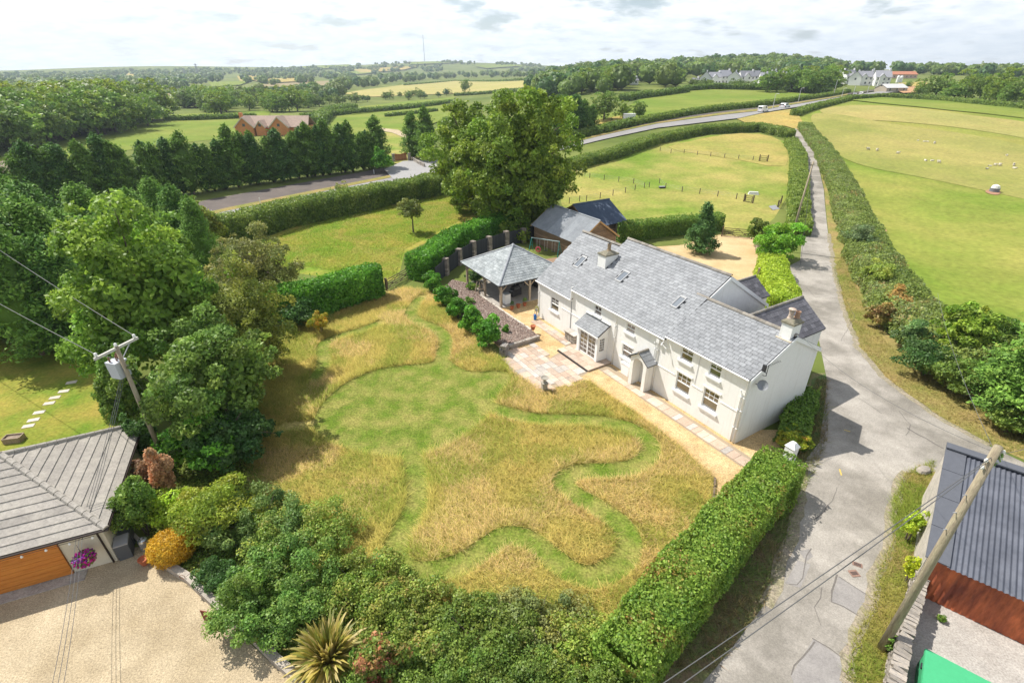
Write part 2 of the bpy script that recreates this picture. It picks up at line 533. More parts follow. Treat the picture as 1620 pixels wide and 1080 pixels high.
HAZE = 0.00016
LEAF_GAIN = np.array([2.1, 2.0, 1.6])
LEAFSETS = {
    'laurel': [(0.025, .08, .010), (.06, .165, .018), (.115, .25, .03)],
    'privet': [(0.05, .10, .02), (.09, .16, .03), (.15, .21, .05)],
    'sycamore': [(0.06, .105, .016), (.11, .17, .024), (.175, .225, .038)],
    'ash': [(0.06, .12, .02), (.11, .19, .03), (.18, .27, .045)],
    'olive': [(0.07, .095, .018), (.125, .155, .03), (.19, .21, .05)],
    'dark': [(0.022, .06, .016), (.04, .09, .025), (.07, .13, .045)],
    'conifer': [(0.035, .075, .016), (.07, .135, .024), (.125, .205, .04)],
    'cypress': [(0.045, .10, .022), (.09, .175, .034), (.165, .26, .06)],
    'golden': [(0.22, .14, .014), (.34, .22, .02), (.32, .25, .035)],
    'lime': [(0.13, .20, .02), (.20, .28, .03), (.28, .34, .05)],
    'bramble': [(0.05, .105, .02), (.10, .165, .03), (.17, .22, .05), (.20, .17, .06)],
    'hedge': [(0.05, .09, .02), (.095, .145, .03), (.16, .20, .05)],
    'roadhedge': [(0.06, .10, .025), (.115, .165, .035), (.185, .225, .06)],
    'far': [(0.045, .085, .02), (.08, .13, .028), (.125, .175, .04)],
    'farlight': [(0.06, .095, .022), (.09, .13, .03), (.13, .17, .045)],
    'brown': [(0.16, .08, .045), (.22, .12, .07), (.28, .17, .10)],
    'red': [(0.24, .07, .05), (.32, .13, .09), (.16, .16, .04)],
    'bluegreen': [(0.05, .115, .03), (.09, .17, .04), (.15, .225, .06)],
}
def silhouette(px, pyb, pyt, wpx, deep=1.0):
    """ground point, height and width of a rounded plant whose outline fills that part of the view"""
    pm = (pyb + pyt) / 2; r = ray(px, pm); sn, cs = -r[2] / np.linalg.norm(r), np.hypot(r[0], r[1]) / np.linalg.norm(r)
    h = 1.0
    for _ in range(6):
        P = at(px, pm, h / 2) if h / 2 < 20 else at(px, pm)
        m = m_per_px(P); w = wpx * m; e = (pyb - pyt) / 2 * m
        h = 2 * math.sqrt(max(e * e - (w * deep / 2 * sn) ** 2, (.28 * w) ** 2)) / cs
    return Vector((P.x, P.y, gz(P.x, P.y))), h, w
def shrub(name, label, px, py, wpx, toppy, pal, cat='shrub', leaf=0.16, n=2500, nclump=14, clump=.42, deep=1.0, stem=True, group=None, P=None, spread=.95, hfix=None, jit=.3, low=-.3):
    if py < 330: P = at(px, py); h = max(.5, height_at(P, toppy)); w = wpx * m_per_px(P)
    else: P, h, w = silhouette(px, py, toppy, wpx, deep)
    h = hfix or h
    root = empty(name, P, 0, label=label, cat=cat, group=group)
    L = Leaves(); n = int(n * 1.25)
    crown(L, (0, 0, h * .5), (w * .5, w * .5 * deep, h * .52), LEAFSETS[pal] if isinstance(pal, str) else pal, nclump, n, leaf, clump, low=low, spread=spread, jit=jit)
    kid(link('foliage', L.mesh('foliage'), root), root)
    if stem:
        mb = MB()
        for k in range(4):
            a = k * 1.7; mb.tube([(0.05 * math.cos(a), .05 * math.sin(a), -.05), (w * .16 * math.cos(a), w * .16 * math.sin(a), h * .45)], [.035, .015], 5)
        mb.build('stem', bark_m, root)
    return root
def stree(name, label, px, pyb, pyt, wpx, pal, **kw):
    P, h, w = silhouette(px, pyb, pyt, wpx, kw.get('deep', 1.0))
    return tree(name, label, P, h, w, pal, **kw)
def tree(name, label, P, h, w, pal, cat='tree', n=6000, leaf=.3, nclump=34, clump=.3, trunk=.25, base=.25, group=None, deep=1.0, off=(0, 0), low=-.5, jit=.3, k=10, shape=None):
    root = empty(name, P, 0, label=label, cat=cat, group=group)
    L = Leaves()
    c = (off[0], off[1], h * (base + (1 - base) * .5)); R = (w * .5, w * .5 * deep, h * (1 - base) * .52)
    T = crown(L, c, R, LEAFSETS[pal] if isinstance(pal, str) else pal, nclump, n, leaf, clump, low=low, jit=jit, shape=shape)
    kid(link('crown', L.mesh('crown'), root), root)
    mb = MB(); limbs(mb, (0, 0, 0), h * .7, T, trunk, k=k)
    mb.build('trunk', bark_m, root, smooth=True)
    return root
def conifer_mesh(name, h, r, pal, n=2600, size=.45, tiers=26, taper=.75, tip=True):
    """evergreen: sprays that run outward and upward from the stem, with dark gaps between them"""
    L = Leaves(); pal = LEAFSETS[pal] if isinstance(pal, str) else pal
    m = tiers * 5
    zt = RNG.random(m) ** 0.8
    ang = RNG.random(m) * 2 * np.pi
    prof = np.minimum(1.0, (1 - zt) ** taper * 1.15 + .05) * np.minimum(1, .6 + zt * 4)
    cx_ = np.stack([np.cos(ang), np.sin(ang)], 1)
    per = max(6, n // m)
    for k in range(m):
        t = RNG.random(per) ** .6
        rad = r * prof[k] * (.35 + .65 * t) * (.85 + .3 * RNG.random())
        z0 = h * (.04 + .9 * zt[k])
        wv = RNG.normal(size=(per, 3)) * np.array([.11, .11, .07]) * r
        P = np.stack([cx_[k, 0] * rad, cx_[k, 1] * rad, z0 + (t ** 1.5) * h * .05 * (.5 + RNG.random())], 1) + wv
        N = np.tile([cx_[k, 0] * .5, cx_[k, 1] * .5, .8], (per, 1))
        pk = np.array(pal) * (.8 + .4 * RNG.random())
        L.leaves(P, N, size, pk, .6, .42, .25, 1.2, seed=k)
    k = max(40, n // 14); t = RNG.random(k); P = np.stack([RNG.normal(size=k) * r * .10 * (1.15 - t), RNG.normal(size=k) * r * .10 * (1.15 - t), h * (.86 + .17 * t)], 1)
    L.leaves(P, np.tile([0, 0, .6], (k, 1)) + RNG.normal(size=(k, 3)) * .5, size * .8, pal, .6, .42, .25, 1.2)
    L.ball((0, 0, h * .42), (r * .5, r * .5, h * .42), pal, .7)
    return L.mesh(name, needle_m)
def hedge_mesh(L, line, w, h, pal, leaf=.2, dens=55, top_rag=.12, z0=None, w1=None, h1=None, spread=.75, ns=.7, jit=.34, round_=.25):
    """clipped or rough hedge: leafed top, sides and ends over a solid core"""
    pal = LEAFSETS[pal] if isinstance(pal, str) else pal
    D = [Vector(p[:2]) for p in line]
    w1 = w if w1 is None else w1; h1 = h if h1 is None else h1
    n = len(D)
    Ls = [0.0]
    for a, b in zip(D[:-1], D[1:]): Ls.append(Ls[-1] + (b - a).length)
    tot = Ls[-1]
    Ls = np.array(Ls); Dx = np.array([p.x for p in D]); Dy = np.array([p.y for p in D])
    tang = []
    for i in range(n):
        t = (D[min(i + 1, n - 1)] - D[max(i - 1, 0)]).normalized(); tang.append((t.x, t.y))
    tang = np.array(tang)
    def pos(s, off, z):
        x = np.interp(s, Ls, Dx); y = np.interp(s, Ls, Dy)
        tx = np.interp(s, Ls, tang[:, 0]); ty = np.interp(s, Ls, tang[:, 1])
        x2, y2 = x - ty * off, y + tx * off
        return np.stack([x2, y2, terr(x2, y2) + z], 1), np.stack([-ty, tx, 0 * tx], 1), np.stack([tx, ty, 0 * tx], 1)
    def W_(s): return w + (w1 - w) * s / tot
    def H_(s): return h + (h1 - h) * s / tot
    area_top, area_side = tot * (w + w1) / 2, tot * (h + h1) / 2
    # core
    k = max(2, int(tot / 1.2)); ss = np.linspace(0.14 * w, tot - .14 * w, k)
    prof = [(-.36, 0), (-.36, .55), (-.28, .8), (0, .86), (.28, .8), (.36, .55), (.36, 0)]
    rows = []
    for a, b in prof:
        r_, _, _ = pos(ss, W_(ss) * a * (1 + .08 * (RNG.random(k) - .5)), H_(ss) * b * (1 + .06 * (RNG.random(k) - .5)))
        rows.append(r_)
    V = np.stack(rows, 1).reshape(-1, 3); m = len(prof)
    F = np.array([[i * m + j, i * m + j + 1, (i + 1) * m + j + 1, (i + 1) * m + j] for i in range(k - 1) for j in range(m - 1)])
    L.add(V, F, np.tile(np.array(pal[len(pal) // 2]) * LEAF_GAIN * .8, (len(V), 1)))
    for e, s_ in ((0, ss[0]), (k - 1, ss[-1])):      # ends of the core
        E_ = np.stack([r[e] for r in rows]); cen = E_.mean(0)
        F2 = np.array([[j, (j + 1) % m, m, m] for j in range(m)])[:, [0, 1, 2]]
        V2 = np.vstack([E_, cen]); L.add(np.vstack([V2, cen + [0, 0, .001]]), np.hstack([F2, np.full((m, 1), m + 1)]), np.tile(np.array(pal[len(pal) // 2]) * LEAF_GAIN * .8, (m + 2, 1)))
    def lump(P): return (vnoise(P, .9 / max(.6, w * .5)) - .5) * .5 * w * .42 + (vnoise(P, 2.7) - .5) * .22
    for f_, dn, lf in ((.86, dens * .3, leaf * 1.7), (1.0, dens, leaf)):
        nt = int(area_top * dn)
        s_ = RNG.random(nt) * tot; o = (RNG.random(nt) * 2 - 1)
        z = H_(s_) * (1 - round_ * .5 * np.abs(o) ** 3) * f_
        P, nx, tx = pos(s_, o * W_(s_) * .5 * f_, z)
        P[:, 2] += lump(P) + top_rag * (RNG.random(nt) - .6)
        L.leaves(P, np.array([0, 0, 1.0]) + nx * (o * .5)[:, None], lf, pal, spread, .62, jit, ns)
        for sd_ in (-1, 1):
            nn_ = int(area_side * dn)
            s_ = RNG.random(nn_) * tot; zz = RNG.random(nn_) ** .85
            P, nx, tx = pos(s_, sd_ * W_(s_) * (.5 - round_ * .3 * zz ** 4) * f_, zz * H_(s_) * f_)
            P += nx * (sd_ * (lump(P) + .1 * (RNG.random(nn_) - .5)))[:, None]
            L.leaves(P, nx * sd_ + np.array([0, 0, .35]), lf, pal, spread, .62, jit, ns)
        for e, sd_ in ((0.0, -1), (tot, 1)):
            nn_ = int(w * h * dn * 1.5)
            o = RNG.random(nn_) * 2 - 1; zz = RNG.random(nn_)
            P, nx, tx = pos(np.full(nn_, e), o * W_(e) * .5 * f_, zz * H_(e) * f_)
            P += tx * (sd_ * (.15 * w * (1 - o * o) - (1 - f_) * w * .5) + .1 * (RNG.random(nn_) - .5))[:, None]
            L.leaves(P, tx * sd_ + np.array([0, 0, .3]), lf, pal, spread, .62, jit, ns)
def at_near(line): return min(p[1] for p in line) < 110
def shoots(L, line, w, h, pal, leaf, n):
    D = [Vector(p[:2]) for p in line]
    for _ in range(n):
        i = RNG.integers(0, len(D) - 1); p = D[i].lerp(D[i + 1], RNG.random()); t = (D[i + 1] - D[i]).normalized(); o = (RNG.random() - .5) * w * .9
        x, y = p.x - t.y * o, p.y + t.x * o; k = 7; up = .25 + .4 * RNG.random()
        P = np.stack([x + RNG.normal(size=k) * .07, y + RNG.normal(size=k) * .07, gz(x, y) + h * .95 + np.linspace(0, up, k)], 1)
        L.leaves(P, RNG.normal(size=(k, 3)) + [0, 0, .5], leaf * .9, pal, .6, .6)
def hedge(name, label, line, w, h, pal, cat='hedge', group=None, **kw):
    L = Leaves(); hedge_mesh(L, line, w, h, pal, **kw)
    if at_near(line): shoots(L, line, w, h, LEAFSETS[pal] if isinstance(pal, str) else pal, kw.get('leaf', .2), int(len(line) * 3))
    return link(name, L.mesh(name), label=label, cat=cat, group=group)
# ================================================================== GROUND
def grass_mat(name, a, b, c=None, scale=.08, fine=(2.5, .28), var=.18, rough=.95, stripes=None):
    return mat(name, a, rough, var=var, scale=scale, color2=b, coord='World', spec=0.08, fine=fine, lo=.38, hi=.62, detail=9, bump=0.5, bscale=5)
g_base = grass_mat('countryside_grass', (.10, .135, .03), (.17, .19, .05), scale=.012, fine=(.25, .15))
g_lawn = mat('mown_lawn', (.11, .165, .02), .95, var=.24, scale=.6, color2=(.245, .23, .062), coord='World', spec=.08, fine=(8, .4), lo=.38, hi=.64, detail=10, bump=.5, bscale=9)
g_mead = grass_mat('meadow_floor', (.27, .26, .06), (.42, .34, .12), scale=.5, fine=(9, .4))
g_pad = grass_mat('paddock_grass', (.145, .215, .028), (.33, .285, .085), scale=.055, fine=(2.0, .22))
g_green = grass_mat('bright_pasture', (.14, .20, .028), (.20, .225, .045), scale=.03, fine=(.8, .12))
g_sheep = grass_mat('sheep_pasture', (.15, .21, .028), (.285, .265, .065), scale=.026, fine=(1.3, .2))
g_straw = grass_mat('dry_grass', (.40, .29, .09), (.30, .26, .08), scale=.05, fine=(1.2, .22))
g_paddry = grass_mat('dry_paddock', (.36, .285, .09), (.25, .25, .06), scale=.07, fine=(1.5, .2))
g_orch = grass_mat('orchard_grass', (.125, .22, .02), (.33, .27, .06), scale=.16, fine=(2.5, .25))
g_verge = grass_mat('verge_grass', (.30, .22, .09), (.19, .20, .05), scale=.25, fine=(4, .3))
g_nlawn = grass_mat('neighbour_lawn', (.13, .20, .022), (.29, .24, .05), scale=.22, fine=(5, .25))
g_leaf = mat('leaf_litter', (.17, .12, .07), .95, var=.4, scale=2.0, color2=(.13, .16, .05), coord='World', fine=(12, .4))
m_asph = mat('worn_asphalt', (.225, .205, .175), .92, var=.22, scale=.22, color2=(.345, .315, .275), coord='World', spec=.15, fine=(14, .18), bump=.3, bscale=30, lo=.42, hi=.58)
m_road = mat('main_road_asphalt', (.25, .24, .23), .9, var=.08, scale=.12, color2=(.29, .28, .265), coord='World', spec=.15)
m_patch = mat('asphalt_patch', (.235, .218, .205), .92, var=.12, scale=.8, color2=(.295, .275, .255), coord='World', spec=.15, fine=(18, .14))
m_gold = mat('golden_gravel', (.44, .295, .135), .95, var=.18, scale=.5, color2=(.58, .425, .23), coord='World', fine=(16, .42), bump=.9, bscale=22, spec=.1)
m_gold2 = mat('courtyard_gravel', (.47, .335, .17), .95, var=.12, scale=.25, color2=(.57, .425, .24), coord='World', fine=(9, .2), bump=.5, bscale=18, spec=.1)
m_pale = mat('pale_gravel', (.36, .285, .18), .95, var=.13, scale=.4, color2=(.48, .39, .26), coord='World', fine=(15, .34), bump=.9, bscale=20, spec=.1)
m_conc = mat('yard_concrete', (.34, .31, .275), .9, var=.2, scale=.6, color2=(.43, .40, .36), coord='World', fine=(13, .25), spec=.1, bump=.4, bscale=24)
m_dirt = mat('bare_earth', (.26, .20, .15), .95, var=.2, scale=.3, color2=(.20, .155, .12), coord='World', fine=(4, .25))

# one sheet of ground out to the horizon
ths = np.concatenate([np.linspace(-6, -1.7, 14, endpoint=False), np.linspace(-1.7, 1.7, 130), np.linspace(1.7, 6, 15)[1:]])
rows = [-60.0, -30.0, -10.0]
y = 0.0
while y < 6400:
    rows.append(y); y += max(4.0, y * .028)
rows = np.array(rows)
X = np.clip(ths[None, :] * (np.maximum(rows, 0)[:, None] + 40), -8000 + 60 * (ths[None, :] + 6), 8000 - 60 * (6 - ths[None, :])); Y = np.repeat(rows[:, None], len(ths), 1)
V = np.stack([X, Y, terr(X, Y)], -1).reshape(-1, 3)
nc = len(ths)
F = np.array([[i * nc + j, i * nc + j + 1, (i + 1) * nc + j + 1, (i + 1) * nc + j] for i in range(len(rows) - 1) for j in range(nc - 1)])
link('ground', np_mesh('ground', V, F, g_base, smooth=True), kind='structure')

# --- near sheets (levels keep flush sheets a few millimetres apart)
GARDEN = xy([(430, 560), (470, 505), (560, 480), (640, 455), (690, 462), (735, 520), (780, 560), (803, 575), (806, 586), (862, 619), (930, 602),
             (960, 622), (1010, 655), (1075, 705), (1128, 755), (1130, 800), (1060, 900), (985, 990), (860, 1030), (700, 1010), (600, 930), (480, 840), (400, 780), (380, 700), (400, 620)])
sheet('garden_ground', GARDEN, g_mead, 1)
CIRC = smooth_poly(xy([(494, 668), (507, 640), (540, 608), (590, 585), (640, 577), (680, 575), (704, 562), (735, 590), (800, 585), (812, 600), (785, 628), (778, 655), (735, 690),
            (690, 715), (640, 728), (590, 722), (540, 708), (505, 692)]), 2)
PATH1 = dense(smooth_poly(xy([(762, 640), (800, 652), (847, 664), (904, 664), (961, 667), (1007, 680), (1034, 706), (1018, 736), (968, 745), (914, 744), (886, 760), (898, 776), (945, 802),
            (985, 829), (999, 860), (987, 888), (945, 914), (905, 908), (872, 882), (837, 852), (800, 845), (768, 868), (724, 897), (659, 910), (622, 890), (630, 848), (656, 812), (662, 772), (652, 722)]), 2, False), .4)
PATH2 = dense(smooth_poly(xy([(690, 590), (703, 560), (706, 535), (690, 519), (655, 508), (648, 492), (668, 470)]), 2, False), .4)
PATH3 = dense(smooth_poly(xy([(600, 512), (570, 524), (535, 532), (508, 545), (515, 578), (498, 600)]), 2, False), .4)
PATH4 = dense(xy([(494, 672), (450, 676)]), .4)
PW = {1: 1.35, 2: 1.35, 3: 1.2, 4: 1.0}
sheet('mown_lawn', CIRC, g_lawn, 2)
sheet('mown_path', strip(PATH1, PW[1]), g_lawn, 3)
sheet('mown_path', strip(PATH2, PW[2]), g_lawn, 4)
sheet('mown_path', strip(PATH3, PW[3]), g_lawn, 3)

sheet('gravel_path', xy([(735, 500), (800, 470), (850, 470), (900, 480), (1000, 560), (1170, 680), (1235, 680), (1262, 640), (1280, 660), (1240, 720), (1195, 715), (1165, 760), (1138, 795), (1126, 790), (1130, 757), (1075, 706), (1010, 656), (960, 623), (928, 601), (880, 610), (800, 560)]), m_gold, 5)
sheet('courtyard', xy([(960, 395), (1075, 388), (1140, 371), (1196, 377), (1208, 400), (1212, 500), (1260, 520), (1200, 560), (1000, 450)]), m_gold2, 1)
sheet('driveway', xy([(-500, 990), (-60, 935), (0, 920), (120, 885), (196, 868), (240, 862), (275, 900), (340, 965), (420, 1040), (520, 1130), (520, 1290), (-500, 1290)]), m_pale, 1)
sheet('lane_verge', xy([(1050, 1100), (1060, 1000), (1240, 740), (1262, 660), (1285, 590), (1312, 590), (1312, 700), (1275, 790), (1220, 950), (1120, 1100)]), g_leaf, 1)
sheet('grass_strip', xy([(1284, 600), (1308, 590), (1310, 690), (1285, 740), (1275, 690)]), mat('dark_strip_grass', (.06, .10, .025), .95, color2=(.10, .14, .04), scale=1.5, coord='World', fine=(9, .3)), 2)  # strip of darker green grass along the gable
LANE = xy([(1085, 1110), (1150, 1035), (1210, 955), (1252, 850), (1262, 790), (1268, 735), (1296, 700), (1305, 640), (1308, 600), (1296, 540), (1268, 480), (1252, 436), (1250, 420), (1266, 412), (1272, 335), (1276, 275), (1270, 238), (1252, 208),
           (1259, 205), (1276, 222), (1291, 248), (1303, 300), (1310, 370), (1319, 430), (1333, 490), (1358, 552), (1402, 602), (1482, 660), (1560, 703), (1700, 770), (1900, 850), (1900, 1000), (1620, 800), (1500, 745), (1430, 748), (1408, 800), (1408, 860),
           (1384, 900), (1374, 960), (1348, 1002), (1328, 1085), (1320, 1110)])
sheet('lane', LANE, m_asph, 3)
sheet('roadside_verge', xy([(1320, 1110), (1330, 1077), (1348, 1002), (1374, 960), (1385, 900), (1408, 860), (1408, 790), (1430, 742), (1480, 722), (1500, 760), (1450, 880), (1440, 1000), (1410, 1110)]), g_verge, 2)
sheet('roadside_verge', xy([(1259, 203), (1277, 221), (1292, 247), (1304, 300), (1311, 370), (1320, 430), (1334, 489), (1359, 550), (1403, 600), (1483, 658), (1562, 702), (1720, 770), (1720, 720), (1600, 640), (1520, 600), (1440, 560), (1385, 500), (1350, 440), (1330, 370), (1318, 300), (1300, 240), (1280, 215), (1262, 195)]), g_verge, 2)
sheet('concrete_yard', xy([(1452, 880), (1475, 850), (1620, 930), (1900, 1050), (1900, 1300), (1400, 1300), (1430, 1060)]), m_conc, 1)
for q in ([(1326, 912), (1381, 945), (1369, 978), (1313, 950)], [(1251, 1068), (1287, 1010), (1338, 1045), (1332, 1080), (1320, 1110), (1265, 1110)],
          [(1242, 922), (1262, 886), (1282, 893), (1266, 930)], [(1264, 872), (1280, 868), (1286, 880), (1275, 888)]):
    c = sum((Vector(p) for p in q), Vector((0, 0))) / len(q)
    q = sorted(q, key=lambda p: math.atan2(p[1] - c.y, p[0] - c.x))
    sheet('road_patch', xy(q), m_patch, 4)
# repair seams along the patches and cracks across the lane: thin strips of bitumen
m_seam = mat('bitumen_seam', (.15, .135, .12), .9, coord='World', var=.3, scale=6)
def crack(pts, w=.05, lv=5):
    L = dense(xy(pts), .5)
    L = [p + Vector((RNG.normal() * .05, RNG.normal() * .05)) for p in L]
    sheet('road_seam', strip(L, w, w * .6), m_seam, lv)
crack([(1326, 912), (1379, 945)]); crack([(1326, 912), (1313, 950), (1358, 975)], .08); crack([(1287, 1010), (1336, 1046)]); crack([(1287, 1010), (1251, 1068)], .07)
crack([(1284, 869), (1262, 925), (1243, 921)]); crack([(1436, 678), (1465, 695), (1493, 710)], .12); crack([(1395, 655), (1368, 636), (1358, 630)], .05); crack([(1340, 478), (1352, 500), (1330, 540)], .04)
crack([(1255, 830), (1262, 850)], .03)
# the two worn yellow dashes and the drain covers in the lane
m_yel = mat('faded_yellow_paint', (.55, .40, .10), .85, var=.3, scale=4)
for a, b in (((1328, 742), (1331, 752)), ((1335, 680), (1345, 683))):
    sheet('road_marking', strip(xy([a, b]), .09), m_yel, 5)

for L_, w_ in (([(1333, 1080), (1351, 1002), (1376, 960), (1387, 900), (1410, 860), (1410, 800), (1432, 747)], .55), ([(1212, 955), (1254, 850), (1264, 790), (1270, 735)], .6), ([(1311, 370), (1320, 430), (1334, 490), (1359, 552), (1403, 602), (1483, 660), (1562, 703)], .5)):
    D_ = [p + Vector((RNG.normal() * .07, RNG.normal() * .07)) for p in dense(xy(L_), .6)]
    sheet('lane_edge', strip(D_, w_), mat('gritty_edge', (.30, .25, .19), .95, var=.35, scale=1.5, color2=(.22, .20, .12), coord='World', fine=(14, .4)), 4.5)
crack([(1290, 820), (1310, 800), (1325, 770)], .035); crack([(1300, 930), (1290, 960), (1300, 990)], .035); crack([(1420, 650), (1440, 672), (1436, 690)], .05); crack([(1275, 455), (1290, 470), (1310, 468)], .05)
# --- fields
def field(name, px, m, lv=1, **kw): return sheet(name, xy(px), m, lv, **kw)
field('sheep_field', [(1262, 182), (1300, 172), (1345, 160), (1395, 156), (1500, 162), (1640, 172), (1900, 190), (2300, 420), (1900, 640), (1640, 560), (1520, 545), (1440, 520), (1385, 440), (1340, 330), (1310, 260)], g_sheep, 1)
field('dry_field_band', [(1283, 178), (1330, 168), (1400, 168), (1500, 180), (1640, 196), (1800, 215), (1800, 262), (1640, 222), (1530, 204), (1430, 194), (1350, 190)], mat('sunburnt_pasture', (.34, .275, .085), .95, color2=(.265, .255, .065), scale=.035, coord='World', var=.15, fine=(1.2, .2)), 2, soft=3)
field('half_dry_field', [(1276, 186), (1300, 178), (1420, 200), (1530, 212), (1640, 235), (1800, 280), (1800, 345), (1640, 320), (1480, 285), (1350, 262), (1312, 235)], mat('half_dry_pasture', (.19, .21, .036), .95, color2=(.315, .27, .075), scale=.03, coord='World', var=.15, fine=(1.3, .2)), 2.5, soft=3)
field('far_pasture', [(1345, 160), (1395, 156), (1500, 162), (1640, 172), (1760, 184), (1760, 205), (1640, 191), (1500, 176), (1400, 166)], g_green, 3)
field('paddock', [(890, 330), (880, 285), (905, 268), (960, 258), (1040, 228), (1120, 215), (1200, 211), (1244, 225), (1252, 260), (1246, 310), (1225, 345), (1195, 372), (1140, 375), (985, 372), (930, 345)], g_pad, 1)
field('dry_paddock_corner', [(1045, 236), (1090, 224), (1160, 211), (1215, 214), (1240, 226), (1248, 250), (1240, 268), (1150, 250)], g_paddry, 2, soft=1)
field('orchard', [(380, 470), (372, 395), (430, 372), (520, 338), (640, 315), (720, 306), (790, 325), (800, 345), (700, 372), (640, 400), (630, 440), (600, 450), (455, 430)], g_orch, 1)
field('front_lawn', [(-500, 480), (-60, 540), (90, 535), (175, 560), (185, 680), (60, 720), (-100, 760), (-500, 760)], g_nlawn, 1)
field('pasture', [(890, 200), (985, 176), (1010, 158), (1080, 146), (1120, 142), (1200, 144), (1310, 151), (1240, 164), (1190, 168), (1030, 190), (960, 206), (900, 220)], g_green, 1)
field('rough_corner', [(920, 196), (985, 184), (1000, 186), (985, 198), (925, 212)], g_straw, 2)
field('junction_verge', [(1165, 189), (1250, 174), (1262, 182), (1280, 212), (1262, 206), (1240, 200), (1190, 200)], g_straw, 2)
field('pasture', [(-60, 262), (60, 235), (140, 213), (230, 197), (275, 189), (360, 186), (420, 188), (400, 215), (300, 225), (150, 245), (0, 275)], g_green, 1)
field('pasture', [(268, 182), (330, 179), (430, 176), (425, 184), (280, 189)], g_green, 1)
field('pasture', [(405, 192), (500, 186), (600, 178), (690, 167), (740, 160), (730, 178), (690, 195), (640, 212), (600, 215), (520, 225)], g_green, 2)
field('pasture', [(520, 178), (560, 172), (640, 163), (720, 155), (716, 163), (640, 174), (560, 183)], g_green, 3)
field('dry_pasture', [(540, 149), (575, 143), (640, 135), (720, 128), (872, 126), (866, 140), (760, 146), (690, 150), (590, 154)], mat('far_dry_grass', (.30, .28, .07), .95, color2=(.36, .30, .10), scale=.02, coord='World', var=.1), 1)
field('house_paddock', [(590, 205), (650, 205), (690, 235), (695, 258), (640, 262), (600, 255)], g_pad, 3)
field('gravel_track', [(596, 204), (630, 208), (655, 220), (662, 240), (654, 240), (645, 222), (620, 212), (594, 208)], m_pale, 4)
# small fields on the far slopes
for i, (q, k) in enumerate([
    ([(185, 125), (205, 117), (240, 117), (238, 127), (190, 131)], 0), ([(60, 136), (130, 131), (150, 134), (70, 141)], 0), ([(192, 138), (225, 131), (262, 131), (250, 141), (200, 146)], 1),
    ([(205, 154), (280, 143), (330, 139), (335, 144), (240, 158)], 2), ([(262, 152), (330, 145), (360, 146), (300, 160), (265, 165)], 1), ([(375, 122), (430, 121), (425, 127), (380, 130)], 0),
    ([(395, 127), (470, 125), (500, 129), (420, 133)], 0), ([(405, 136), (470, 132), (560, 128), (570, 133), (430, 142)], 2), ([(560, 112), (620, 108), (660, 106), (640, 112), (570, 117)], 0),
    ([(640, 100), (700, 96), (740, 96), (720, 101), (650, 104)], 1), ([(100, 148), (165, 142), (180, 147), (110, 155)], 2), ([(520, 117), (560, 114), (600, 116), (540, 121)], 1),
    ([(330, 132), (400, 129), (380, 136), (335, 139)], 1), ([(430, 147), (500, 142), (545, 139), (520, 146), (440, 152)], 1), ([(0, 150), (60, 146), (90, 149), (20, 156)], 1), ([(470, 108), (540, 104), (560, 107), (480, 112)], 1),
    ([(750, 106), (800, 103), (830, 106), (770, 110)], 1), ([(985, 121), (1040, 118), (1060, 122), (1000, 126)], 1), ([(1420, 133), (1460, 131), (1475, 137), (1425, 139)], 0)]):
    field('field', q, [g_straw, g_green, mat('stubble', (.27, .20, .10), .95, color2=(.22, .19, .08), scale=.02, coord='World')][k], 2)

# --- main road in two carriageways
field('main_road', [(160, 380), (365, 333), (614, 283), (690, 263), (900, 229), (1039, 197.5), (1201, 177.5), (1340, 153), (1420, 143), (1428, 145), (1349, 157), (1249, 173), (1170, 188.5), (1039, 204), (897, 236), (690, 277), (600, 297), (370, 347), (160, 396)], m_road, 3)
field('main_road', [(160, 360), (330, 316), (600, 268), (700, 250), (891, 223), (1039, 193), (1195, 172), (1340, 149), (1400, 141), (1404, 142.5), (1340, 151), (1195, 175), (1039, 195.6), (900, 226), (690, 259), (614, 279), (360, 329), (160, 376)], mat('dark_carriageway', (.135, .11, .095), .95, var=.2, scale=.2, color2=(.105, .09, .08), coord='World'), 2)  # far carriageway: dark asphalt, with the roadside trees' shade also put into its colour
field('road_median', [(160, 376), (360, 329), (614, 279), (690, 259), (900, 226), (1039, 195.6), (1195, 175), (1340, 151), (1340, 153), (1201, 177.5), (1039, 197.5), (900, 229), (690, 263), (614, 283), (365, 333), (160, 380)], g_verge, 4)
field('drive_apron', [(608, 270), (638, 257), (690, 254), (712, 262), (690, 276), (650, 284), (622, 285)], mat('tarmac_apron', (.30, .29, .28), .9, var=.08, scale=.2, coord='World'), 5)
field('farm_track', [(-30, 268), (30, 246), (75, 238), (92, 246), (50, 262), (0, 275)], m_dirt, 2)

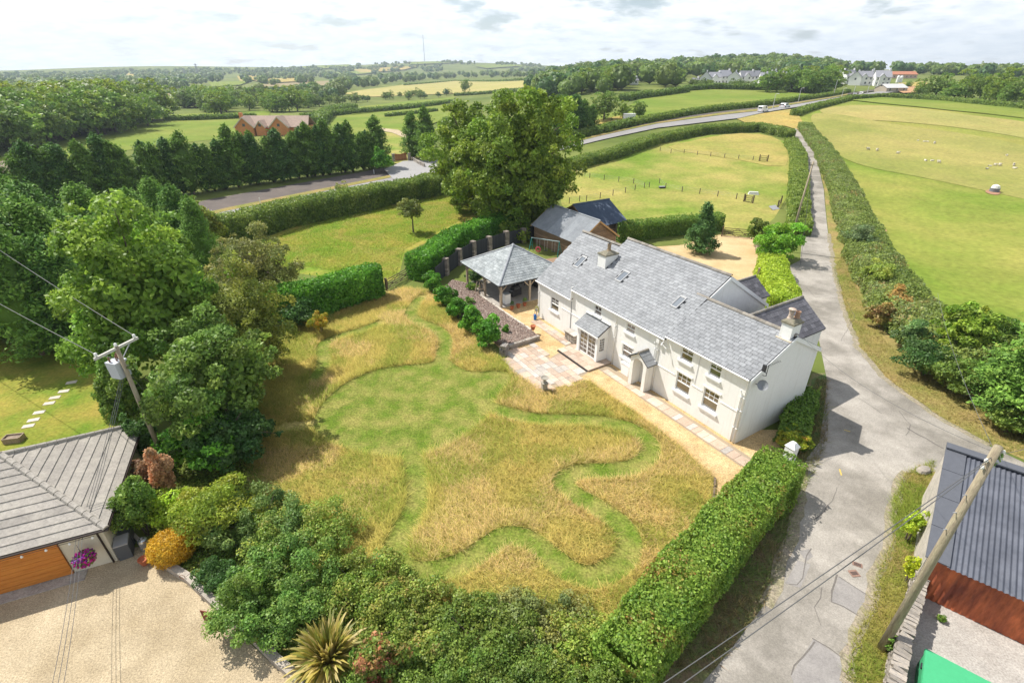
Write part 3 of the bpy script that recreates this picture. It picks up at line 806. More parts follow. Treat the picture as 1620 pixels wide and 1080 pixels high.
# ================================================================== TALL GRASS
def blades(name, poly, n, hgt, wid, pal_tip, pal_base, avoid=None, lean=.9, jitter=None, patch=.55, **kw):
    P = np.array([(p[0], p[1]) for p in poly]); lo, hi = P.min(0), P.max(0)
    area = (hi - lo).prod()
    Q = lo + RNG.random((int(n * 2.2), 2)) * (hi - lo)
    ok = inside(poly, Q[:, 0], Q[:, 1])
    if avoid is not None: ok &= ~avoid(Q[:, 0], Q[:, 1])
    Q = Q[ok][:n]; m = len(Q)
    Z = terr(Q[:, 0], Q[:, 1])
    P3 = np.stack([Q[:, 0], Q[:, 1], Z], 1)
    pn = vnoise(P3 * [1, 1, 0] + 3.1, .55); pn2 = vnoise(P3 * [1, 1, 0] + 11.7, .16); pn3 = vnoise(P3 * [1, 1, 0] + 5.1, 1.7)
    h = hgt * (.55 + .35 * RNG.random(m) + .4 * pn3) * (.8 + .4 * pn2)
    a = RNG.random(m) * 2 * np.pi
    w = wid * (.6 + .8 * RNG.random(m))
    side = np.stack([np.cos(a), np.sin(a), 0 * a], 1) * w[:, None] * .5
    wind = np.stack([pn - .5, pn2 - .5, 0 * pn], 1) * 1.1
    ln = (RNG.normal(size=(m, 3)) * lean * [1, 1, 0] + wind * .8) * h[:, None]
    tip = P3 + ln + np.array([0, 0, 1]) * h[:, None]
    V = np.stack([P3 - side, P3 + side, tip], 1)
    idx = np.arange(m)[:, None] * 3
    F = np.hstack([idx, idx + 1, idx + 2])
    mixp = np.clip((pn * .7 + pn2 * .9 - .3) + (RNG.random(m) - .5) * patch, 0, 1)[:, None]
    pt = np.array(pal_tip); pb = np.array(pal_base)
    ct = pt[0] * (1 - mixp) + pt[1] * mixp
    if len(pt) > 2:
        third = (vnoise(P3 * [1, 1, 0] + 27, .33) > .56)[:, None] & (RNG.random((m, 1)) < .65)
        ct = np.where(third, pt[2], ct)
    if len(pt) > 3:
        fourth = (vnoise(P3 * [1, 1, 0] + 41, .45) + .25 * vnoise(P3 * [1, 1, 0] + 3, 1.9) > .70)[:, None] & (RNG.random((m, 1)) < .7)
        ct = np.where(fourth, pt[3], ct)
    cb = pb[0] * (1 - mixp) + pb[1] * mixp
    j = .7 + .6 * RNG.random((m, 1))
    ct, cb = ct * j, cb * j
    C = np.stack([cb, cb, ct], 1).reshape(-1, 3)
    up = np.cross(V[:, 1] - V[:, 0], V[:, 2] - V[:, 0])[:, 2] < 0
    V[up] = V[up][:, [1, 0, 2]]          # the face of every blade that looks at the sky is its front
    V = V.reshape(-1, 3)
    NN = np.repeat(unit(RNG.normal(size=(m, 3)) * .3 + np.array([0, 0, 1.0])), 3, 0)
    return link(name, np_mesh(name, V, F, blade_m, C, normals=NN), **kw)
def mown(X, Y):
    r = inside(CIRC, X, Y)
    for k, L in ((1, PATH1), (2, PATH2), (3, PATH3), (4, PATH4)):
        r |= seg_dist(L, X, Y) < PW[k] * .5
    return r
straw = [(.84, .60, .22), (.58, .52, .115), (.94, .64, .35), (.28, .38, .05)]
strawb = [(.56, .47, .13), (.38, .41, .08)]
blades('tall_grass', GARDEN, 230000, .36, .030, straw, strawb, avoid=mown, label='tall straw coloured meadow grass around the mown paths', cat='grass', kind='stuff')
def not_edge(X, Y):
    d = np.minimum(seg_dist(CIRC + [CIRC[0]], X, Y), seg_dist(PATH1, X, Y) - PW[1] / 2)
    for k, L in ((2, PATH2), (3, PATH3)): d = np.minimum(d, seg_dist(L, X, Y) - PW[k] / 2)
    return mown(X, Y) | (d > .42)
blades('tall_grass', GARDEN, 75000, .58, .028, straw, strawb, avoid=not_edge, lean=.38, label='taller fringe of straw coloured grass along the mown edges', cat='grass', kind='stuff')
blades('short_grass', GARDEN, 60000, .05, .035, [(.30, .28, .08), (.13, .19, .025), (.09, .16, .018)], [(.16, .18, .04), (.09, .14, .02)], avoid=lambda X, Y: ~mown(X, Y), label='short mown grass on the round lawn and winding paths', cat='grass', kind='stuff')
VERGE = xy([(1335, 1077), (1352, 1002), (1378, 960), (1388, 900), (1411, 860), (1412, 795), (1432, 748), (1478, 728), (1470, 780), (1440, 880), (1435, 1000), (1405, 1090)])
blades('verge_grass', VERGE, 42000, .24, .026, [(.56, .46, .12), (.30, .38, .05), (.62, .42, .19), (.24, .36, .04)], [(.30, .30, .07), (.22, .28, .05)], label='rough grass on the verge between lane and stone wall', cat='grass', kind='stuff')
V2 = xy([(1318, 425), (1336, 490), (1362, 552), (1406, 602), (1486, 660), (1565, 703), (1660, 740), (1650, 690), (1560, 640), (1470, 600), (1400, 540), (1360, 470), (1335, 400)])
blades('verge_grass', V2, 36000, .22, .03, [(.60, .43, .17), (.34, .36, .07), (.64, .42, .22), (.26, .34, .05)], [(.34, .28, .10), (.22, .26, .06)], label='dry grass verge along the far side of the lane', cat='grass', kind='stuff')
BEDS = xy([(210, 760), (300, 700), (360, 690), (420, 760), (470, 840), (560, 880), (640, 925), (760, 975), (880, 985), (985, 985), (1040, 960), (1060, 1010), (1010, 1130), (560, 1160), (440, 1050), (345, 965), (270, 895), (230, 830)])
V3 = xy([(1060, 1060), (1090, 1000), (1250, 760), (1262, 700), (1290, 600), (1310, 600), (1308, 700), (1262, 800), (1215, 945), (1130, 1060)])
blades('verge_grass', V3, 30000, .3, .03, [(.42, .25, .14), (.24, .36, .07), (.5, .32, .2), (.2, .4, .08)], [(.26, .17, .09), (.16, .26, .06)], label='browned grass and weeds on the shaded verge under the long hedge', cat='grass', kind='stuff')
OR_ = xy([(400, 460), (395, 395), (445, 372), (530, 340), (640, 318), (715, 310), (770, 328), (690, 368), (640, 395), (625, 440), (600, 440), (470, 420)])
blades('orchard_grass', OR_, 80000, .22, .05, [(.52, .46, .09), (.26, .40, .035), (.60, .44, .16), (.20, .40, .03)], [(.28, .32, .05), (.2, .3, .03)], label='uncut grass of the small orchard behind the laurel hedge', cat='grass', kind='stuff')
# ================================================================== COTTAGE
def weather(m, dirt=(.50, .46, .38), z0=0.0, z1=.9, amount=.35):
    """rain splash along the foot of the walls and faint vertical streaks"""
    n, l = nd(m); b = n['Principled BSDF']; src = b.inputs['Base Color'].links[0].from_socket
    tc = n.new('ShaderNodeTexCoord'); mp = n.new('ShaderNodeMapping'); mp.inputs['Scale'].default_value = (3.2, 3.2, .22); l.new(tc.outputs['Object'], mp.inputs['Vector'])
    t = n.new('ShaderNodeTexNoise'); t.inputs['Scale'].default_value = 1.3; t.inputs['Detail'].default_value = 7; t.inputs['Roughness'].default_value = .65; l.new(mp.outputs[0], t.inputs['Vector'])
    sx = n.new('ShaderNodeSeparateXYZ'); l.new(tc.outputs['Object'], sx.inputs[0])
    mr = n.new('ShaderNodeMapRange'); mr.inputs['From Min'].default_value = z1; mr.inputs['From Max'].default_value = z0; mr.inputs['To Max'].default_value = .55; l.new(sx.outputs['Z'], mr.inputs['Value'])
    st = n.new('ShaderNodeMapRange'); st.inputs['From Min'].default_value = .52; st.inputs['From Max'].default_value = .78; l.new(t.outputs['Fac'], st.inputs['Value'])
    ad = n.new('ShaderNodeMath'); ad.operation = 'MULTIPLY_ADD'; l.new(mr.outputs[0], ad.inputs[0]); l.new(t.outputs['Fac'], ad.inputs[1]); l.new(st.outputs[0], ad.inputs[2])
    ml = n.new('ShaderNodeMath'); ml.operation = 'MULTIPLY'; ml.use_clamp = True; l.new(ad.outputs[0], ml.inputs[0]); ml.inputs[1].default_value = amount
    mx = n.new('ShaderNodeMix'); mx.data_type = 'RGBA'; l.new(ml.outputs[0], mx.inputs['Factor']); l.new(src, mx.inputs['A']); mx.inputs['B'].default_value = (*dirt, 1)
    l.new(mx.outputs['Result'], b.inputs['Base Color'])
weather(white_m)
slate_m = mat('slate', coord='World', color=(.215, .221, .228), rough=.8, var=.12, scale=.9, color2=(.265, .271, .278), objrand=.12, island=.12, bump=.3, bscale=14, spec=.2, fine=(9, .12))
slate_under_m = mat('slate_underlay', (.035, .037, .04), .9, var=.2, scale=2)
slate_dark_m = mat('dark_slate', (.085, .08, .09), .55, coord='World', var=.3, scale=2.2, color2=(.12, .115, .125), island=.3, objrand=.25, bump=.3, bscale=10, spec=.45)
ridge_m = mat('ridge_tile', (.30, .26, .21), .9, var=.3, scale=5, color2=(.21, .20, .18), objrand=.25, bump=.5)
lead_m = mat('lead_flashing', (.30, .31, .33), .55, var=.15, scale=3)
gutter_m = mat('white_plastic', (.80, .80, .79), .4)
cap_m = mat('mossy_mortar', (.27, .24, .18), .95, var=.4, scale=6, color2=(.18, .17, .12), bump=.8)

HX, HY, HA = 14.85, 26.49, math.atan2(-.852, .524)
house = empty('cottage', (HX, HY, 0), HA, label='long white rendered cottage with grey slate roof and two chimneys', cat='cottage')
def hbox(mb, a0, a1, b0, b1, z0, z1): return mb.box(-a1, -a0, b0, b1, z0, z1)
def hp(a, b, z): return Vector((-a, b, z))
def wall_block(name, a0, a1, zf, rb, rz, bb, zb, openings, depth=.16):
    mb = MB()
    As = sorted({a0, a1} | {o[0] for o in openings} | {o[1] for o in openings})
    Zs = sorted({0, zf} | {o[2] for o in openings} | {o[3] for o in openings})
    for i in range(len(As) - 1):
        for j in range(len(Zs) - 1):
            ca, cz = (As[i] + As[i + 1]) / 2, (Zs[j] + Zs[j + 1]) / 2
            if any(o[0] < ca < o[1] and o[2] < cz < o[3] for o in openings): continue
            mb.face(hp(As[i + 1], 0, Zs[j]), hp(As[i], 0, Zs[j]), hp(As[i], 0, Zs[j + 1]), hp(As[i + 1], 0, Zs[j + 1]))
    for o in openings:
        p, q, r, s_ = o[:4]
        for e in (((q, r), (p, r)), ((p, r), (p, s_)), ((p, s_), (q, s_)), ((q, s_), (q, r))):
            (aa, za), (ab, zb_) = e
            mb.face(hp(aa, 0, za), hp(ab, 0, zb_), hp(ab, depth, zb_), hp(aa, depth, za))
        mb.face(hp(q, depth, r), hp(p, depth, r), hp(p, depth, s_), hp(q, depth, s_))
    for a in (a0, a1):
        mb.face(hp(a, 0, 0), hp(a, bb, 0), hp(a, bb, zb), hp(a, rb, rz), hp(a, 0, zf))
    mb.face(hp(a0, bb, 0), hp(a1, bb, 0), hp(a1, bb, zb), hp(a0, bb, zb))
    return mb.build(name, white_m, house)
WIN = [  # a0, a1, z0, z1, columns, upper rows, sill drop
    (20.0, 21.25, 1.62, 2.92, 2, 2, .26), (14.08, 14.98, 3.62, 4.45, 2, 1, .12), (10.1, 11.05, 3.66, 4.40, 2, 1, .30), (10.05, 11.2, 1.35, 2.45, 2, 2, .28),
    (4.48, 5.5, 3.85, 4.97, 2, 2, .34), (4.25, 5.5, 1.32, 2.78, 3, 2, .42), (2.12, 3.05, 3.85, 4.95, 2, 2, .36), (1.85, 3.08, 1.28, 2.76, 3, 2, .42)]
def openings(a0, a1): return [w for w in WIN if a0 < w[0] < a1]
wall_block('wall', 0, 6.9, 5.22, 3.8, 7.0, 7.2, 5.25, openings(0, 6.9))
wall_block('wall', 6.9, 17.9, 4.95, 6.0, 8.37, 11.5, 4.95, openings(6.9, 17.9))
wall_block('wall', 17.9, 23.4, 3.95, 5.3, 7.8, 9.6, 4.6, openings(17.9, 23.4))
for (p, q, r, s_, cols, rws, sill) in WIN:
    fr = MB(); y0, y1 = .07, .13
    t = .055
    hbox(fr, p, p + t, y0, y1, r, s_); hbox(fr, q - t, q, y0, y1, r, s_); hbox(fr, p + t, q - t, y0, y1, r, r + t); hbox(fr, p + t, q - t, y0, y1, s_ - t, s_)
    zm = r + (s_ - r) * .52
    hbox(fr, p + t, q - t, y0 - .02, y1 - .001, zm - .035, zm + .035)
    for c in range(1, cols):
        a = p + (q - p) * c / cols; hbox(fr, a - .018, a + .018, y0 + .01, y1 - .003, zm + .035, s_ - t)
    for k in range(1, rws):
        z = zm + (s_ - zm) * k / rws; hbox(fr, p + t, q - t, y0 + .013, y1 - .006, z - .018, z + .018)
    f_ = fr.build('window', whitep_m, house)
    pn = MB(); hbox(pn, p + t, q - t, .105, .115, r + t, s_ - t); pn.build('pane', glass_m, f_)
    sl = MB(); hbox(sl, p - .13, q + .13, -.15, .06, r - .12, r - .005)
    if sill > .2: hbox(sl, p - .13, q + .13, -.10, -.004, r - .12 - sill * .35, r - .122)
    sl.build('sill', whitep_m, f_)
# plaster bands: string course, hood above the lower windows, plinth line
for a0, a1 in ((.25, 1.7), (3.2, 4.1), (5.65, 7.35), (16.1, 19.5)):
    mb = MB(); hbox(mb, a0, a1, -.035, -.002, 2.38, 2.45); mb.build('string_course', white_m, house)
for a0, a1 in ((1.72, 3.2), (4.12, 5.63), (10.0, 11.3)):
    mb = MB(); hbox(mb, a0, a1, -.07, -.003, 2.86 if a0 < 9 else 2.5, 2.97 if a0 < 9 else 2.58); mb.build('window_hood', white_m, house)

# --- roofs: a slab for every slope, ridge tiles and slates that lie on it
def slope_frame(a, b0, z0, b1, z1):
    up = Vector((0, b1 - b0, z1 - z0)); L = up.length; up /= L
    X = Vector((1, 0, 0)); N = X.cross(up)
    return up, N, L
def roof_slope(a0, a1, b0, z0, b1, z1, th=.09, m=None, name='roof', lift=0):
    up, N, L = slope_frame(a0, b0, z0, b1, z1)
    if N.z < 0: N = -N
    mb = MB()
    c = [hp(a1, b0, z0), hp(a0, b0, z0), hp(a0, b1, z1), hp(a1, b1, z1)]
    mb.hexa([p - N * th for p in c] + [p + N * lift for p in c])
    return mb.build(name, m or slate_under_m, house)
def slate_mesh(w, l, m, nm='slate'):
    mb = MB(); t = .02
    mb.hexa([(-w / 2, 0, .02), (w / 2, 0, .02), (w / 2, l, 0), (-w / 2, l, 0), (-w / 2, 0, .02 + t), (w / 2, 0, .02 + t), (w / 2, l, t * .6), (-w / 2, l, t * .6)])
    return mb.mesh(nm, m)
SLATES = {}
def slates(parent, a0, a1, b0, z0, b1, z1, w, ex, m, holes=(), single=True, skew=0.0):
    """courses of slates; single: every slate an object, otherwise one stuff mesh"""
    up, N, L = slope_frame(a0, b0, z0, b1, z1)
    if N.z < 0: N = -N
    key = (round(w, 3), round(ex, 3), m.name)
    if key not in SLATES: SLATES[key] = [slate_mesh(w - .022, ex * 1.2, m) for _ in range(1)]
    rows_ = int(L / ex); mb = MB(); cnt = 0
    for i in range(rows_):
        s_ = i * ex + .004
        off = (i % 2) * w * .5
        k = -1
        while True:
            k += 1
            ac = a0 + w * .5 + k * w - off + w * .0
            if ac - w * .5 > a1 - .02: break
            lo, hi = max(ac - w / 2, a0), min(ac + w / 2, a1)
            if hi - lo < .08: continue
            b = b0 + (b1 - b0) * s_ / L
            if any(h[0] < ac < h[1] and h[2] < b + .1 < h[3] for h in holes): continue
            P = hp((lo + hi) / 2, b0, z0) + up * s_ + N * (.004 + .004 * random.random())
            jz = (random.random() - .5) * .016
            X = Vector((1, 0, 0)) * math.cos(jz) + up * math.sin(jz)
            U = N.cross(X)
            M = Matrix(((X.x, U.x, N.x, P.x), (X.y, U.y, N.y, P.y), (X.z, U.z, N.z, P.z), (0, 0, 0, 1)))
            M = M @ Matrix.Diagonal(((hi - lo) / w, min(1, (L - s_) / (ex * 1.2)), 1, 1))
            if single:
                o = bpy.data.objects.new('slate', SLATES[key][0]); COL.objects.link(o); o.parent = parent; o.matrix_local = M; cnt += 1
            else:
                me = SLATES[key][0]
                i0 = len(mb.v); mb.v += [tuple(M @ v.co) for v in me.vertices]
                for f in ((4, 5, 6, 7), (0, 1, 5, 4), (1, 2, 6, 5), (3, 0, 4, 7)): mb.f.append(tuple(i0 + q for q in f))
    if not single: mb.build('slates', m, parent, kind='stuff')
    return cnt
def ridge(parent, a0, a1, b, z, m=ridge_m, w=.15, step=.45):
    n = max(1, round((a1 - a0) / step)); L = (a1 - a0) / n
    mb = MB()
    pr = [(-w, -.075), (-w * .55, .015), (0, .05), (w * .55, .015), (w, -.075)]
    for k in range(len(pr) - 1):
        (y0, z0), (y1, z1) = pr[k], pr[k + 1]
        mb.hexa([(-L / 2 + .005, y0, z0), (L / 2 - .005, y0, z0), (L / 2 - .005, y1, z1), (-L / 2 + .005, y1, z1),
                 (-L / 2 + .005, y0, z0 + .03), (L / 2 - .005, y0, z0 + .03), (L / 2 - .005, y1, z1 + .03), (-L / 2 + .005, y1, z1 + .03)])
    me = mb.mesh('ridge_tile', m)
    for i in range(n):
        o = bpy.data.objects.new('ridge_tile', me); COL.objects.link(o); o.parent = parent
        o.location = (-(a0 + (i + .5) * L), b, z + .05 + (random.random() - .5) * .012)
SK = [(20.2, 20.92, 2.15, 3.30), (14.35, 15.05, 2.05, 3.15), (8.18, 8.80, 2.02, 3.08)]
CH1 = (16.95, 17.95, 2.6, 4.0); CH2 = (.10, .85, 3.3, 4.25)
holes = [(s[0] - .05, s[1] + .05, s[2] - .08, s[3] + .05) for s in SK] + [CH1, CH2]
R_R = roof_slope(-.06, 6.9, -.2, 5.14, 3.8, 7.09); roof_slope(-.06, 6.9, 7.4, 5.25, 3.8, 7.09, m=slate_m)
R_M = roof_slope(6.86, 17.9, -.2, 4.86, 6.0, 8.46); roof_slope(6.86, 17.96, 11.8, 4.85, 6.0, 8.46, m=slate_m)
R_L = roof_slope(17.9, 23.5, -.2, 3.88, 5.3, 7.88); roof_slope(17.9, 23.5, 9.8, 4.6, 5.3, 7.88, m=slate_m)
slates(R_R, -.06, 6.9, -.22, 5.14, 3.8, 7.09, .46, .295, slate_m, holes)
slates(R_M, 6.88, 17.93, -.22, 4.86, 6.0, 8.46, .44, .295, slate_m, holes, single=False)
slates(R_L, 17.93, 23.5, -.22, 3.88, 5.3, 7.88, .46, .30, slate_m, holes, single=False)
ridge(R_R, -.06, 7.9, 3.8, 7.12); ridge(R_M, 6.86, 17.95, 6.0, 8.49); ridge(R_L, 17.95, 23.5, 5.3, 7.91)
# verge boards and soffits
mb = MB()
for a, b0, z0, rb, rz, b1, z1 in ((-.07, -.2, 5.02, 3.8, 6.96, 7.4, 5.12), (6.84, 3.9, 7.1, 6.0, 8.33, 11.8, 4.73)):
    for (p, q), (r, s_) in (((b0, z0), (rb, rz)), ((rb, rz), (b1, z1))):
        mb.hexa([hp(a, p, q - .2), hp(a - .05, p, q - .2), hp(a - .05, r, s_ - .2), hp(a, r, s_ - .2), hp(a, p, q + .1), hp(a - .05, p, q + .1), hp(a - .05, r, s_ + .1), hp(a, r, s_ + .1)])
mb.build('bargeboard', whitep_m, house)
mb = MB(); hbox(mb, 17.9, 17.96, -.24, .6, 3.7, 5.05); hbox(mb, 17.86, 17.9, -.2, .01, 4.0, 4.95)
mb.build('verge_upstand', white_m, house)
# gutters and downpipes
mb = MB()
for a0, a1, z in ((-.02, 6.85, 5.08), (6.9, 17.88, 4.80), (17.95, 23.5, 3.82)):
    mb.tube([hp(a0, -.27, z), hp(a1, -.27, z)], .065, 8)
    hbox(mb, a0, a1, -.19, -.01, z - .07, z - .045)
mb.build('gutter', gutter_m, house)
for a, z, b in ((.10, 5.05, -.06), (.34, 4.2, -.05), (7.55, 4.8, -.07), (7.78, 4.2, -.06), (12.15, 4.75, -.07), (23.22, 3.8, -.06)):
    mb = MB()
    mb.tube([hp(a, -.25, z), hp(a, -.2, z - .12), hp(a, b, z - .35), hp(a, b, .02)], .045 if z > 4.3 else .035, 8)
    for zz in (1.2, 2.6, 3.6): hbox(mb, a - .065, a + .065, b - .055, -.004, zz, zz + .05)
    mb.build('downpipe', gutter_m, house, smooth=True)
mb = MB(); hbox(mb, 7.35, 7.62, -.28, -.005, 4.3, 4.62); mb.tube([hp(7.35, -.15, 4.45), hp(6.75, -.1, 4.1)], .05, 8); mb.build('rainwater_hopper', gutter_m, house)
mb = MB(); mb.tube([hp(6.95, -.04, 4.75), hp(6.9, -.42, 4.62), hp(6.9, -.5, 4.45)], [.03, .03, .07], 8); hbox(mb, 6.78, 7.02, -.1, -.003, 4.55, 4.9); mb.build('security_light', gutter_m, house)
mb = MB(); mb.tube([hp(18.05, -.03, 3.6), hp(18.05, -.03, .1)], .025, 6); mb.build('cable', lead_m, house)
mb = MB(); mb.tube([hp(3.85, -.02, 4.9), hp(3.9, -.02, 2.6)], .012, 5); mb.build('cable', lead_m, house)

# --- chimneys
def chimney(a0, a1, b0, b1, z0, z1, pots):
    mb = MB(); hbox(mb, a0, a1, b0, b1, z0, z1)
    c = mb.build('chimney', white_m, house)
    mb = MB(); hbox(mb, a0 - .07, a1 + .07, b0 - .07, b1 + .07, z1 + .002, z1 + .13)
    m_ = (a0 + a1) / 2; n_ = (b0 + b1) / 2
    lo = [hp(a1 + .02, b0 - .02, z1 + .13), hp(a0 - .02, b0 - .02, z1 + .13), hp(a0 - .02, b1 + .02, z1 + .13), hp(a1 + .02, b1 + .02, z1 + .13)]
    hi = [hp(m_ + .25, n_ - .3, z1 + .32), hp(m_ - .25, n_ - .3, z1 + .32), hp(m_ - .25, n_ + .3, z1 + .32), hp(m_ + .25, n_ + .3, z1 + .32)]
    mb.hexa(lo + hi); mb.build('chimney_cap', cap_m, c)
    for (a, b, h, r, m_, cowl) in pots:
        mb = MB(); mb.lathe([(r * 1.15, z1 + .28), (r * 1.05, z1 + .34), (r * .85, z1 + .42), (r * .78, z1 + .3 + h * .8), (r * .95, z1 + .3 + h * .84), (r * .95, z1 + .3 + h), (r * .7, z1 + .3 + h), (r * .66, z1 + .1 + h)], 14, (-a, b, 0))
        if cowl:
            mb.lathe([(r * .9, z1 + .36 + h), (r * 1.35, z1 + .38 + h), (r * 1.3, z1 + .44 + h), (r * .4, z1 + .5 + h)], 12, (-a, b, 0))
            for k in range(4): mb.tube([(-a + r * .8 * math.cos(k * 1.57), b + r * .8 * math.sin(k * 1.57), z1 + .28 + h), (-a + r * .8 * math.cos(k * 1.57), b + r * .8 * math.sin(k * 1.57), z1 + .38 + h)], .02, 4)
        mb.build('chimney_pot', m_, c, smooth=False)
    return c
pot_m = mat('stained_clay', (.34, .24, .15), .9, var=.4, scale=6, color2=(.20, .16, .11), bump=.5)
pot_w = mat('limed_clay', (.50, .45, .39), .9, var=.4, scale=9, color2=(.40, .27, .19))
chimney(*CH1, 6.2, 7.62, [(17.45, 3.35, .62, .19, pot_m, False)])
mb = MB(); mb.tube([hp(17.45, 3.35, 8.45), hp(17.45, 3.35, 8.72)], [.05, .03], 6); mb.build('chimney_vent', dark_m, house)
chimney(*CH2, 6.6, 7.85, [(.6, 3.6, .5, .17, pot_w, True), (.4, 4.0, .45, .17, mat('orange_clay', (.34, .21, .14), .85, var=.4, scale=7), False)])
mb = MB(); hbox(mb, -.08, .95, 3.12, 3.3, 6.72, 6.86); mb.build('chimney_flashing', mat('cream_mortar', (.55, .47, .36), .9, var=.3, scale=4), house)
# --- skylights
for (p, q, r, s_) in SK:
    a_, b_, z0, z1 = (R_L, -.2, 3.88, .727) if p > 18 else (R_M, -.2, 4.86, .581)
    def zz(b, d=0): return z0 + z1 * (b + .2) + d
    fr = MB()
    def pl(a0, a1, b0, b1, d0, d1):
        fr.hexa([hp(a1, b0, zz(b0, d0)), hp(a0, b0, zz(b0, d0)), hp(a0, b1, zz(b1, d0)), hp(a1, b1, zz(b1, d0)), hp(a1, b0, zz(b0, d1)), hp(a0, b0, zz(b0, d1)), hp(a0, b1, zz(b1, d1)), hp(a1, b1, zz(b1, d1))])
    pl(p, p + .07, r, s_, 0, .13); pl(q - .07, q, r, s_, 0, .13); pl(p + .07, q - .07, r, r + .08, 0, .13); pl(p + .07, q - .07, s_ - .12, s_, 0, .13)
    f_ = fr.build('skylight', mat('grey_cladding', (.34, .34, .34), .5), house)
    fr = MB(); pl(p + .07, q - .07, r + .08, s_ - .12, .05, .08)
    fr.build('skylight_pane', mat('skylight_glass', (.16, .18, .2), .05, spec=1.0), f_)
# --- garden porch with French doors
gp = MB()
A0, A1, B0 = 12.92, 15.62, -1.15
for a0, a1 in ((A0, A0 + .28), (A1 - .32, A1)): hbox(gp, a0, a1, B0, B0 + .14, .2, 2.62)
hbox(gp, A0 + .28, A1 - .32, B0, B0 + .14, 2.38, 2.62)
hbox(gp, A0, A0 + .14, B0 + .14, 0, .2, .95); hbox(gp, A0, A0 + .14, B0 + .14, 0, 2.3, 2.62); hbox(gp, A0, A0 + .14, -.3, 0, .95, 2.3); hbox(gp, A0, A0 + .14, B0 + .14, B0 + .24, .95, 2.3)
hbox(gp, A1 - .14, A1, B0 + .14, 0, .2, 2.62)
for a in (A0, A1 - .14):
    gp.face(hp(a, B0, 2.62), hp(a, 0, 2.62), hp(a, 0, 3.34)); gp.face(hp(a + .14, B0, 2.62), hp(a + .14, 0, 2.62), hp(a + .14, 0, 3.34))
GP = gp.build('garden_porch', whitep_m, house)
def glazed(parent, name, lo, hi, z0, z1, cols, rws, along='a', plane=-1.08, t=.07):
    fr, pn = MB(), MB()
    def bx(m, u0, u1, d0, d1, za, zb):
        if along == 'a': hbox(m, u0, u1, plane + d0, plane + d1, za, zb)
        else: hbox(m, plane + d0, plane + d1, u0, u1, za, zb)
    bx(fr, lo, lo + t, 0, .06, z0, z1); bx(fr, hi - t, hi, 0, .06, z0, z1); bx(fr, lo + t, hi - t, 0, .06, z0, z0 + t * 1.6); bx(fr, lo + t, hi - t, 0, .06, z1 - t, z1)
    for c in range(1, cols):
        u = lo + t + (hi - lo - 2 * t) * c / cols; bx(fr, u - .014, u + .014, .004, .056, z0 + t * 1.6, z1 - t)
    for k in range(1, rws):
        z = z0 + t * 1.6 + (z1 - z0 - 2.6 * t) * k / rws; bx(fr, lo + t, hi - t, .008, .052, z - .014, z + .014)
    f_ = fr.build(name, whitep_m, parent)
    bx(pn, lo + t, hi - t, .025, .035, z0 + t * 1.6, z1 - t); pn.build('door_pane' if 'door' in name else 'side_pane', glass_m, parent)
glazed(GP, 'glazed_door', 13.2, 14.24, .22, 2.38, 2, 5); glazed(GP, 'glazed_door', 14.26, 15.3, .22, 2.38, 2, 5)
glazed(GP, 'side_window', -.91, -.30, .95, 2.3, 3, 5, along='b', plane=12.96)
mb = MB(); c = [hp(15.85, -1.32, 2.62), hp(12.78, -1.32, 2.62), hp(12.78, -.01, 3.42), hp(15.85, -.01, 3.42)]
mb.hexa([p - Vector((0, 0, .1)) for p in c] + c); mb.build('porch_roof', slate_under_m, GP)
slates(GP, 12.78, 15.85, -1.34, 2.62, -.01, 3.42, .42, .26, slate_m)
mb = MB(); hbox(mb, 12.7, 15.9, -1.40, -1.33, 2.5, 2.62); hbox(mb, 12.76, 15.88, -.10, -.003, 3.40, 3.47); mb.build('porch_gutter', gutter_m, GP)
# --- entrance porch
ep = MB()
hbox(ep, 9.0, 9.32, -.88, -.0, 0, 2.3); hbox(ep, 7.62, 7.94, -.88, -.0, 0, 2.3)
for b in (-.88, -.12):
    prev = None
    for k in range(9):
        t = math.pi * k / 8; a = 8.47 + .53 * math.cos(t); z = 2.1 + .5 * math.sin(t)
        if prev:
            pa, pz = prev; top = lambda q: 3.12 - abs(q - 8.47) * .72
            ep.face(hp(pa, b, pz), hp(a, b, z), hp(a, b, top(a)), hp(pa, b, top(pa)))
            if b < -.5: ep.face(hp(pa, b, pz), hp(a, b, z), hp(a, 0, z), hp(pa, 0, pz))
        prev = (a, z)
    for a0, a1 in ((7.62, 7.94), (9.0, 9.32)):
        ep.face(hp(a0, b, 2.3), hp(a1, b, 2.3), hp(a1, b, 3.12 - abs(a1 - 8.47) * .72), hp(a0, b, 3.12 - abs(a0 - 8.47) * .72))
EP = ep.build('entrance_porch', white_m, house)
for s_ in (-1, 1):
    mb = MB(); c = [hp(8.47, -1.0, 3.2), hp(8.47 + s_ * 1.05, -1.0, 2.45), hp(8.47 + s_ * 1.05, -.004, 2.45), hp(8.47, -.004, 3.2)]
    mb.hexa([p - Vector((0, 0, .09)) for p in c] + c); mb.build('porch_roof', slate_under_m if s_ > 0 else slate_under_m, EP)
    for r_ in range(3):
        for k in range(2):
            t0, t1 = (r_ + .03) / 3, (r_ + 1.0) / 3; b0, b1 = -1.02 + k * .51, -1.02 + k * .51 + .5
            P = lambda t, b, d: hp(8.47 + s_ * 1.08 * t, b, 3.21 - .77 * t + d)
            mb = MB(); mb.hexa([P(t1, b0, .012), P(t1, b1, .012), P(t0, b1, .0), P(t0, b0, .0), P(t1, b0, .03), P(t1, b1, .03), P(t0, b1, .015), P(t0, b0, .015)])
            mb.build('slate', slate_m, EP)
mb = MB()
for k in range(3):
    mb.tube([hp(8.47, -1.02 + k * .34, 3.22), hp(8.47, -1.02 + k * .34 + .32, 3.22)], .10, 8)
mb.build('porch_ridge', ridge_m, EP)
